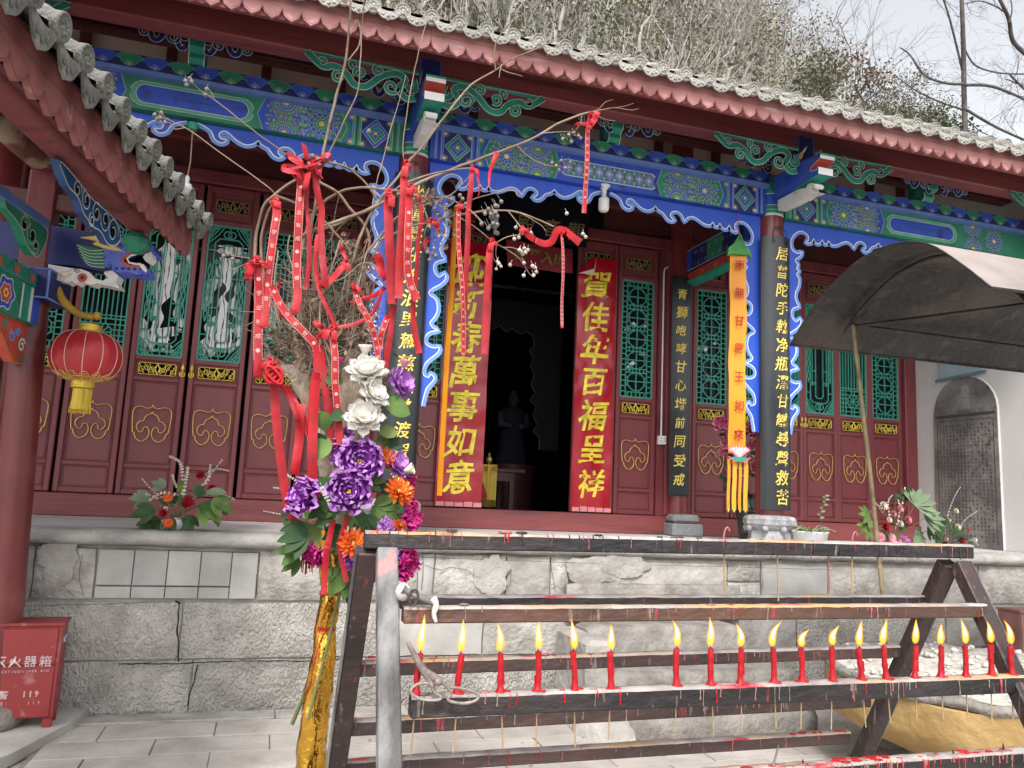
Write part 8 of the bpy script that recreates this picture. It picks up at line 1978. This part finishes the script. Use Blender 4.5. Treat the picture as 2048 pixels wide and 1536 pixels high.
for raw in (((735, 760), (722, 830), (706, 930), (690, 1060), (672, 1170)), ((806, 745), (785, 800), (760, 870), (720, 980), (690, 1100)), ((727, 850), (712, 920), (700, 1010), (680, 1120)), ((800, 990), (762, 1030), (725, 1070), (690, 1130)), ((812, 1040), (770, 1070), (720, 1100), (685, 1150)), ((697, 985), (688, 1050), (675, 1130)), ((640, 1010), (655, 1080), (664, 1150)), ((730, 705), (728, 740))): s.tube(crom([at(x, y, 2.83) for x, y in raw], 4), .0042, 6)
s.build('stems', m_stem, bq)
for (x, y, ang, L_, mt, lob) in ((655, 875, -2.0, 40, m_leaf, 1), (768, 805, -.2, 50, m_leaf, 1), (650, 860, 1.8, 40, m_leaf, 1), (686, 765, 2.9, 34, m_leaf, 1), (690, 830, 3.3, 30, m_leafd, 1), (758, 865, .2, 34, m_leaf, 1), (745, 880, -1.2, 40, m_leaf, 1), (725, 960, .6, 44, m_leaf, 5), (748, 1010, -.4, 50, m_leaf, 5), (655, 1012, 3.0, 46, m_leaf, 3), (672, 1030, 2.5, 48, m_leafd, 5), (640, 1060, 3.6, 44, m_leaf, 3), (615, 1070, 3.2, 52, m_leafd, 5), (602, 1100, 3.05, 46, m_leaf, 3), (600, 1120, 3.6, 34, m_leaf, 3), (700, 1140, -1.3, 50, m_leaf, 5), (676, 1135, -1.8, 46, m_leaf, 3), (705, 1165, -1.1, 40, m_leafd, 3), (690, 1060, -2.4, 44, m_leafd, 5), (740, 1075, -.6, 48, m_leafd, 5), (775, 1020, .2, 46, m_leafd, 5), (760, 975, -.2, 40, m_leafd, 3), (722, 1120, .1, 40, m_leaf, 3), (768, 1110, .4, 30, m_leaf, 3), (640, 1035, 1.2, 30, m_leaf, 3), (660, 975, 2.4, 34, m_leafd, 3), (765, 890, .8, 36, m_leaf, 3), (700, 1020, -.8, 36, m_leaf, 3), (780, 895, 1.0, 30, m_leafd, 3), (735, 1030, -1.6, 40, m_leafd, 5), (640, 900, 1.9, 40, m_leafd, 1)):
    Y = 2.80 + rf.uniform(-.06, .04); palmate(bq, at(x, y, Y), Vector((math.cos(ang), rf.uniform(-.4, .1), math.sin(ang))), (rf.uniform(-.3, .3), -1, .35), px_r(L_ * 1.15, Y), lob, mt, 'leaf', 1.3 if lob < 5 else 1.9, .42 if lob > 1 else .8)
for raw in (((690, 870), (692, 900), (700, 930)), ((692, 1010), (680, 985), (670, 955)), ((640, 965), (655, 1000), (668, 1040))): sprig(bq, raw, 2.76, .007)

# ------------------------------------------------------------------ flower arrangements on the platform
def arrangement(px, py, Y, label, pot, blooms, leaves, sprigs, potr=.055):
    b = at(px, py, Y); b.z = PZ + .004; t = thing('flower_arrangement', label, 'flower arrangement', b, 'flower arrangements along the platform edge')
    s = MB(); h = .085; s.lathe([(potr * .85, 0), (potr, .01), (potr * 1.05, h), (potr * .9, h + .002)], 18, b); uneven(s, .006, 30, 2); s.build('wrapped_pot', pot, t)
    for (kind, x, y, r, n, dY, mt) in blooms:
        c = at(x, y, Y + dY); flower(t, kind, c, n, px_r(r, Y), m=mt, nm=None)
        s = MB(); s.tube([b + Vector((0, 0, h)), b.lerp(c, .6) + Vector((0, 0, .03)), c], .0022, 4); s.build('stem', m_stem, t)
    for (x, y, ang, L_, lob, mt) in leaves:
        c = at(x, y, Y + rf.uniform(-.08, .04)); palmate(t, c, (math.cos(ang), rf.uniform(-.5, .0), math.sin(ang)), (rf.uniform(-.3, .3), -1, .5), px_r(L_, Y), lob, mt, 'leaf', 2.6 if lob > 4 else 1.2, .30 if lob > 4 else .42, b + Vector((0, 0, h)))
    for raw, r in sprigs: sprig(t, raw, Y + rf.uniform(-.05, .05), r)
    return t
m_potw = layer(M('foil_pot_wrap', (0.36, 0.37, 0.38), .35, metal=.3, var=.2, scale=20, bump=.4), (.1, .1, .1), 12, .5, .6)
m_potk = M('black_pot', (0.02, 0.02, 0.022), .5)
arrangement(352, 1052, 6.02, 'green arrangement with dark red carnations and eucalyptus sprays on the platform at left', m_potw,
  [('carnation', 401, 950, 10, (0, -1, .3), 0, m_dr), ('carnation', 424, 978, 10, (.2, -1, .2), 0, m_dr), ('carnation', 376, 1005, 14, (0, -1, .3), -.08, m_dr), ('carnation', 327, 1026, 10, (-.2, -1, .1), -.08, m_dr), ('carnation', 296, 1038, 10, (-.3, -1, 0), -.06, m_dr), ('daisy', 336, 996, 9, (0, -1, .4), -.03, m_org), ('daisy', 337, 1046, 9, (0, -1, .2), -.1, m_org), ('carnation', 331, 1018, 5, (0, -1, .3), -.05, m_cr)],
  [(400, 1010, -.5, 52, 3, m_leaf), (420, 1000, -1.1, 50, 3, m_leaf), (425, 1000, -.4, 44, 3, m_leaf), (300, 1000, 2.9, 40, 3, m_leafg), (320, 1040, 3.6, 40, 3, m_leafd), (310, 1020, 3.3, 42, 3, m_leafd), (345, 1010, 2.0, 36, 3, m_leafd), (300, 1040, 4.0, 30, 3, m_leafd), (360, 985, 1.5, 30, 1, m_leaf), (412, 985, .2, 40, 1, m_leafg), (345, 1035, 4.4, 30, 3, m_leafd), (375, 1030, -1.2, 34, 3, m_leafd), (360, 1010, .9, 34, 3, m_leafd), (330, 975, 2.6, 30, 3, m_leafg), (390, 990, .9, 30, 3, m_leafd)],
  [(((365, 1030), (366, 960), (360, 925), (340, 913)), .011), (((350, 1010), (310, 985), (284, 957)), .007), (((340, 1010), (300, 990), (268, 988)), .007), (((380, 1010), (405, 970), (444, 920)), .008), (((385, 1000), (415, 960), (421, 930)), .010), (((400, 990), (430, 985), (468, 998)), .010), (((390, 1000), (330, 985), (300, 1000)), .010), (((395, 960), (430, 938), (458, 942)), .005), (((365, 1000), (372, 960), (376, 935)), .011), (((370, 990), (352, 970), (345, 950)), .009)])
arrangement(600, 1062, 6.02, 'small arrangement with pale sprays half hidden behind the bouquet', m_potk, [('carnation', 640, 1010, 9, (0, -1, .2), 0, m_dr), ('carnation', 610, 1030, 8, (0, -1, .2), 0, m_cr)],
  [(600, 1050, 3.3, 40, 3, m_leafd), (590, 1035, 2.9, 36, 3, m_leafd), (620, 1040, 1.5, 30, 3, m_leaf), (630, 1050, -.5, 30, 3, m_leafd)],
  [(((600, 1030), (580, 985), (548, 975)), .008), (((605, 1035), (560, 1028), (528, 1022)), .006), (((620, 1020), (600, 970), (575, 950)), .010), (((630, 1020), (640, 960), (650, 930)), .010)])
arrangement(1790, 1086, 6.02, 'large arrangement of broad hand-shaped leaves and pink, white, red flowers at the right', M('pink_wrap', (0.62, 0.22, 0.32), .4, var=.2),
  [('carnation', 1770, 1055, 15, (0, -1, .3), -.08, m_dr), ('daisy', 1760, 1075, 13, (-.2, -1, .2), -.1, m_pk), ('daisy', 1784, 1076, 11, (0, -1, .2), -.1, m_pk), ('carnation', 1766, 1012, 12, (0, -1, .3), 0, m_cr), ('carnation', 1800, 1048, 9, (0, -1, .3), -.04, m_cr), ('carnation', 1786, 1028, 9, (0, -1, .3), 0, m_pk), ('carnation', 1815, 1040, 11, (0, -1, .3), -.04, m_pk), ('carnation', 1800, 1018, 9, (0, -1, .3), 0, m_pk), ('carnation', 1745, 1025, 8, (0, -1, .3), 0, m_pk), ('carnation', 1778, 1040, 8, (0, -1, .3), -.02, m_cr), ('carnation', 1745, 1050, 8, (0, -1, .3), 0, m_cr), ('peony', 1808, 1082, 14, (.1, -.8, .6), -.14, m_pk)],
  [(1830, 1010, .7, 62, 7, m_leafg), (1850, 1035, .1, 50, 7, m_leafg), (1738, 1032, 2.9, 42, 5, m_leaf), (1736, 1055, 3.4, 40, 5, m_leaf), (1830, 1068, -.6, 44, 7, m_leafg), (1855, 1062, -.2, 30, 5, m_leafd), (1815, 1000, 1.4, 44, 5, m_leafd), (1770, 1060, 4.2, 30, 3, m_leafd), (1800, 1060, 1.2, 30, 3, m_leafd), (1790, 1000, 1.9, 26, 3, m_leafd)],
  [(((1795, 1040), (1806, 1000), (1810, 975)), .010), (((1780, 1040), (1776, 1005), (1784, 990)), .009), (((1790, 1060), (1800, 1020), (1796, 1000)), .010), (((1770, 1030), (1755, 1010), (1745, 1000)), .008)])
arrangement(1895, 1092, 6.06, 'low arrangement with tall pale spray and dark red flower below the stele', m_potk,
  [('carnation', 1922, 1081, 14, (0, -1, .3), -.06, m_dr), ('carnation', 1912, 1022, 7, (0, -1, .3), 0, m_cr), ('carnation', 1915, 1054, 9, (0, -1, .3), 0, m_cr), ('carnation', 1892, 1078, 6, (0, -1, .3), -.04, m_pk), ('carnation', 1938, 1060, 5, (0, -1, .3), 0, m_org), ('carnation', 1950, 1080, 6, (0, -1, .3), 0, m_cr), ('carnation', 1940, 1095, 8, (0, -1, .0), -.06, m_cr), ('carnation', 1930, 1100, 8, (0, -1, .0), -.06, m_dr), ('carnation', 1898, 1040, 5, (0, -1, .3), 0, m_cr)],
  [(1885, 1060, 2.6, 34, 7, m_leafd), (1875, 1075, 3.1, 34, 7, m_leafd), (1900, 1090, -1.9, 28, 5, m_leafd), (1910, 1070, .6, 34, 5, m_leafd), (1935, 1085, -.3, 22, 3, m_leafd), (1890, 1050, 1.8, 30, 3, m_leafd)],
  [(((1890, 1070), (1896, 1030), (1908, 995), (1920, 975)), .007), (((1910, 1070), (1930, 1040), (1955, 1022)), .006), (((1930, 1085), (1945, 1080), (1956, 1090)), .006)])
# white bowl of wilting succulents with a tall leafy shoot
b = at(1620, 1080, 5.98); b.z = PZ + .004
t = thing('planter', 'white planter of drooping succulents with one tall leafy shoot beside the right-hand column', 'planter', b)
s = MB(); s.lathe([(.11, 0), (.135, .01), (.15, .125), (.162, .14), (.162, .148), (.145, .148), (.14, .13)], 28, b); s.build('bowl', m_plastic, t)
s = MB(); s.lathe([(.14, .128), (.001, .134)], 20, b, cap=False); s.build('soil', m_earth, t)
s = MB()
for k in range(60):
    a = rf.uniform(0, 2 * PI); p = b + Vector((.10 * math.cos(a) * rf.random() ** .4, .10 * math.sin(a) * rf.random() ** .4, .135)); d = Vector((math.cos(a) * .7, math.sin(a) * .7, rf.uniform(.3, 1.0))).normalized(); L_ = rf.uniform(.06, .12)
    pts = [p, p + d * L_ * .6, p + d * L_ + Vector((math.cos(a) * .03, math.sin(a) * .03, -L_ * rf.uniform(.1, .7)))]; s.tube(crom(pts, 3), [.005, .006, .006, .006, .006, .005, .002], 5)
s.build('succulent_leaves', layer(M('olive_succulent', (0.14, 0.17, 0.08), .5, var=.3), (.30, .24, .16), 20, .5, .65), t)
s = MB(); pts = crom([at(1645, 1052, 5.95), at(1640, 1030, 5.95), at(1650, 1005, 5.95), at(1650, 990, 5.95)], 4); s.tube(pts, .003, 5); s.build('shoot', m_stem, t)
for k in range(9):
    p = pts[min(len(pts) - 1, 3 + k)]; s = MB(); leafq(s, p, ((-1) ** k, -.3, .5), .045, .022, (0, -1, .4)); s.build('leaf', m_leafg, t, recalc=False)
# tall dark vase with magenta peonies behind the orange banner
b = Vector((4.42, 6.75, PZ + .003)); b = at(1497, 1072, 6.75); b.z = PZ + .003
t = thing('floor_vase', 'tall dark patterned vase with magenta peonies behind the foot of the orange banner', 'vase', b)
s = MB(); s.lathe([(.085, 0), (.09, .02), (.10, .12), (.125, .30), (.12, .34), (.075, .40), (.07, .43), (.10, .46)], 24, b); v_ = s.build('vase_body', M('black_glaze', (0.018, 0.018, 0.020), .3, var=.2), t)
s = MB(); fv = lambda u, v, d=0.0: Vector((b.x + (.118 + d) * math.sin(u / .118), b.y - (.118 + d) * math.cos(u / .118), b.z + v))
for k, ch in enumerate('百福'): put_char(s, ch, .02, .22 - .09 * k, .075, fv, .008, .004, 1)
for k in range(24): s.stroke(spiral(-.12 + .024 * (k % 10), .30 - .10 * (k // 10), .008, k, 1.2, 8), .002, fv, .008)
s.build('gilt_decoration', m_gold, v_, recalc=False)
for (x, y, r) in ((1441, 848, 19), (1452, 888, 17), (1443, 905, 10), (1503, 815, 18), (1505, 862, 24), (1508, 930, 22), (1500, 893, 12)):
    c = at(x, y, 6.7); flower(t, 'peony', c, (rf.uniform(-.4, .4), -1, rf.uniform(-.3, .3)), px_r(r, 6.7), m=M('vase_magenta', (0.60, 0.03, 0.22), .5, var=.2), rim=m_pk); s = MB(); s.tube([b + Vector((0, 0, .4)), b.lerp(c, .6), c + Vector((0, .03, 0))], .004, 4); s.build('stem', m_stem, t)
for k in range(30): x, y = rf.uniform(1440, 1525), rf.uniform(850, 1010); a = rf.uniform(0, 6.28); palmate(t, at(x, y, 6.75), (math.cos(a), -.3, math.sin(a)), (rf.uniform(-.3, .3), -1, .4), .07, 3, m_leafd, 'leaf', 1.4, .45)
# ================================================================== vegetation on the slope behind, and the trees against the sky
m_gt = M('grey_brushwood', (0.30, 0.285, 0.26), .9, var=.25, scale=.8, col2=(0.48, 0.46, 0.42)); m_ol = layer(M('olive_foliage', (0.15, 0.155, 0.10), .8, var=.3, scale=.35, col2=(0.28, 0.275, 0.17)), (.32, .26, .16), .5, .55, .7)
m_br = M('dry_brown_leaves', (0.20, 0.12, 0.08), .8, var=.3, scale=1); m_trunk = M('dark_tree_bark', (0.085, 0.07, 0.065), .9, var=.3, scale=4, bump=.4, bscale=20); m_pale = M('pale_tree_bark', (0.30, 0.27, 0.24), .9, var=.2)
rb = random.Random(5)
def grow(s, p, d, L_, r, depth, tips, bend=.35, spread=.7, up=.15, n=4, kids=3):
    pts = [Vector(p)]; d = Vector(d).normalized()
    for i in range(4): d = (d + Vector((rb.gauss(0, 1), rb.gauss(0, 1), rb.gauss(0, 1))) * bend * .3 + Vector((0, 0, up * .3))).normalized(); pts.append(pts[-1] + d * L_ / 4)
    s.tube(pts, [r * (1 - .12 * i) for i in range(5)], n, cap=False, smooth=True)
    if depth <= 0: tips.append((pts[-1], d)); return
    for k in range(kids):
        b_ = pts[rb.choice((2, 3, 4))] if k else pts[-1]; dd = (d + Vector((rb.gauss(0, 1), rb.gauss(0, 1), rb.gauss(0, .8))) * spread).normalized(); grow(s, b_, dd, L_ * rb.uniform(.55, .8), r * .58, depth - 1, tips, bend, spread, up, 3, kids)
def leaves_at(s, c, R, n, size):
    for _ in range(n):
        p = c + Vector((rb.gauss(0, R), rb.gauss(0, R), rb.gauss(0, R * .8))); a = Vector((rb.gauss(0, 1), rb.gauss(0, 1), rb.gauss(0, 1))).normalized() * size * rb.uniform(.5, 1.2); b_ = a.cross(Vector((rb.random(), rb.random(), 1))).normalized() * size * .45
        s.add([p - a * .5, p + b_, p + a * .5, p - b_], [(0, 1, 2, 3)])
protoS = []
for k in range(5):
    tw, lv = MB(), MB()
    for j in range(12):
        a = rb.uniform(0, 6.28); tips = []; grow(tw, (0.25 * math.cos(a), .25 * math.sin(a), -.3), (math.cos(a) * .45, math.sin(a) * .45, 1), rb.uniform(1.0, 1.7), .022, 1, tips, .6, .45, .3, 3, 4)
        for (tp, d) in tips:
            if rb.random() < (.08, .35, .6, .2, .05)[k]: leaves_at(lv, tp, .24, 17, .085)
    protoS.append((tw, lv))
import array
def scatter(which, places, name, mt):
    V, Fc = [], []
    for (k, x, y, z, sc_, rz_) in places:
        mb = protoS[k][which]; o = len(V); ca, sa = math.cos(rz_) * sc_, math.sin(rz_) * sc_
        V += [(x + v[0] * ca - v[1] * sa, y + v[0] * sa + v[1] * ca, z + v[2] * sc_) for v in mb.v]; Fc += [tuple(i + o for i in f) for f in mb.f]
    me = bpy.data.meshes.new(name); me.from_pydata(V, [], Fc); me.materials.append(mt); ob = bpy.data.objects.new(name, me); COL.objects.link(ob); return ob
pl_ = []
for _ in range(330):
    px_, py_ = rb.uniform(640, 1680), rb.uniform(-60, 300); Y = rb.uniform(15, 33); p = at(px_, py_, Y); z = hill_z(p.x, Y); 
    pl_.append((rb.choice((0, 1, 1, 2, 3, 4)), p.x, Y, z, rb.uniform(.9, 1.7), rb.uniform(0, 6.28)))
o = scatter(0, pl_, 'hillside_brushwood', m_gt); tag(o, 'tangle of bare grey brushwood covering the slope behind the roof', 'brushwood', kind='stuff')
o = scatter(1, pl_, 'hillside_foliage', m_ol); tag(o, 'olive and yellowish foliage scattered through the brushwood on the slope', 'foliage', kind='stuff')
def wild_tree(px, py, Y, h, r, label, lean=(0, 0), depth=4, foliage=None, mt=None, nm='bare_tree', spread=.55, kids=3, up=.2, lsize=.12, ln=10, lr=.3, th=.45, grp='trees rising behind the roof'):
    b_ = at(px, py, Y); b_.z -= h * .15; t = thing(nm, label, 'tree', b_, grp); s = MB(); tips = []
    d = Vector((lean[0], lean[1], 1)); pts = [b_ + d * h * th * i / 5 + Vector((rb.gauss(0, .04), 0, 0)) * i for i in range(6)]; s.tube(pts, [r * (1 - .09 * i) for i in range(6)], 8); s.build('trunk', mt or m_trunk, t)
    s = MB()
    for k in range(kids + 3): grow(s, pts[2 + k % 4], (Vector((rb.gauss(0, 1), rb.gauss(0, .8), rb.uniform(.3, 1.4)))).normalized(), h * rb.uniform(.18, .28), r * .42, depth - 1, tips, .5, spread, up, 4, kids)
    o = s.build('limbs', mt or m_trunk, t, recalc=False); o['kind'] = 'stuff'
    if foliage:
        s = MB()
        for tp, d_ in tips: leaves_at(s, tp, lr, ln, lsize)
        o = s.build('crown', foliage, t, recalc=False); o['kind'] = 'stuff'
    return t
wild_tree(1700, 240, 24, 8.5, .07, 'slender bare tree with thin forking twigs left of the green tree', (.05, 0), 4, None, m_pale)
wild_tree(1590, 200, 26, 8.5, .09, 'bare grey tree at the edge of the wooded slope, against the sky', (.12, 0), 4, None, m_pale)
wild_tree(1650, 230, 28, 8.5, .07, 'thin bare tree between the slope and the red-brown leafed tree', (.1, 0), 4)
wild_tree(1560, 160, 24, 4.4, .06, 'sapling with dry leaves high on the wooded slope', (0, 0), 3, m_br, m_pale, 'leafy_tree', lsize=.10, ln=5)
wild_tree(1725, 225, 22, 3.0, .05, 'small tree with a clump of red-brown dead leaves behind the roof', (.02, 0), 3, m_br, None, 'leafy_tree', ln=8, lr=.18)
wild_tree(1830, 285, 24, 4.0, .09, 'bushy yellow-green tree behind the tiled roof', (0, 0), 4, m_ol, None, 'leafy_tree', .7, 3, .1, .085, 30, .28, .35)
wild_tree(1775, 275, 25, 3.2, .07, 'lower olive bushy tree left of the yellow-green one', (0, 0), 4, m_ol, None, 'leafy_tree', .7, 3, .1, .08, 24, .24, .3)
wild_tree(1895, 300, 23, 2.8, .06, 'dark green small tree at the foot of the tall bare trunk', (0, 0), 3, m_leafd, None, 'leafy_tree', .7, 3, .1, .12, 14, .22, .3)
wild_tree(1640, 215, 21, 2.6, .05, 'olive shrub-like tree on the edge of the slope', (0, 0), 3, m_ol, None, 'leafy_tree', .7, 3, .1, .12, 14, .25, .3)
wild_tree(1455, 150, 17, 3.6, .05, 'pale slender forked tree in front of the wooded slope', (.05, 0), 3, None, m_pale)
for k in range(9): wild_tree(760 + 88 * k + rb.uniform(-20, 20), (-10, 10, 20, 30, 50, 60, 90, 110, 150)[k] + 10, rb.uniform(19, 27), rb.uniform(4.5, 7), .06, 'bare forked tree on the wooded slope, number %d counted from the left'.replace('number %d', ('first', 'second', 'third', 'fourth', 'fifth', 'sixth', 'seventh', 'eighth', 'ninth')[k]), (rb.uniform(-.1, .15), 0), 4, None, (m_pale, m_gt)[k % 2])
wild_tree(1280, 60, 18, 4.4, .05, 'pale bare tree on the wooded slope above the middle of the roof', (.1, 0), 4, None, m_pale)
wild_tree(1380, 110, 20, 4.2, .05, 'grey bare tree right of the middle of the wooded slope', (-.1, 0), 4, None, m_trunk)
wild_tree(1120, 20, 17, 3.8, .05, 'bare leaning tree low on the wooded slope', (.2, 0), 4, None, m_pale)
def traced(raws, Y, label, nm='bare_tree', tw=2.2):
    t = thing(nm, label, 'tree', at(*raws[0][0][0], Y), 'trees rising behind the roof'); s = MB(); tips = []; s2 = MB()
    for i, (raw, w0, w1) in enumerate(raws):
        pts = crom([at(x, y, Y + .3 * math.sin(i * 2 + j)) for j, (x, y) in enumerate(raw)], 5); n_ = len(pts); (s if i == 0 else s2).tube(pts, [w_ * Y / F / 2 for w_ in [w0 + (w1 - w0) * j / n_ for j in range(n_)]], 6)
        for k in range(5 if i else 3):
            j = rb.randrange(n_ // 4, n_); grow(s2, pts[j], Vector((rb.gauss(0, 1), rb.gauss(0, .5), rb.gauss(.25, .8))), rb.uniform(.6, 1.3) * Y / 20, .010 * Y / 20 * tw / 2, 3, tips, .6, .6, .1, 3, 3)
    s.build('trunk', m_trunk, t); o = s2.build('limbs', m_trunk, t, recalc=False); o['kind'] = 'stuff'
traced([([(1932, 300), (1930, 250), (1928, 180), (1927, 100), (1925, 40), (1922, -30), (1920, -80)], 15, 9), ([(1927, 150), (1900, 40), (1880, -20)], 7, 4), ([(1928, 168), (1890, 166), (1850, 150), (1820, 110), (1800, 95)], 8, 3), ([(1928, 170), (1980, 172), (2030, 190), (2060, 205)], 9, 6), ([(1935, 222), (1880, 204), (1830, 180), (1790, 150)], 6, 2), ([(1928, 216), (1960, 236), (2000, 258), (2060, 285)], 8, 6), ([(1935, 240), (1960, 262), (1995, 278)], 4, 2), ([(1926, 90), (1950, 130), (2000, 146), (2060, 148)], 5, 4)], 19, 'tall dark bare tree trunk with level limbs at the upper right')
traced([([(2080, 130), (2048, 105), (2025, 80), (2018, 40), (2005, 10), (1990, -20)], 14, 8), ([(2012, 26), (1990, 12), (1960, 2), (1930, 8)], 5, 2.5), ([(2018, 45), (2024, 20), (2020, -10)], 5, 3), ([(2020, 150), (2040, 170), (2060, 190)], 6, 7), ([(2046, 172), (2030, 165), (2014, 158)], 4, 2)], 15, 'thick dark bare branches crossing the top right corner')
bpy.data.objects.remove(_to)
for ob in list(sc.objects):
    if ob.parent is None and ob.type == 'MESH' and ob.get('kind') is None and ob.get('label') is None: print('UNTAGGED', ob.name)
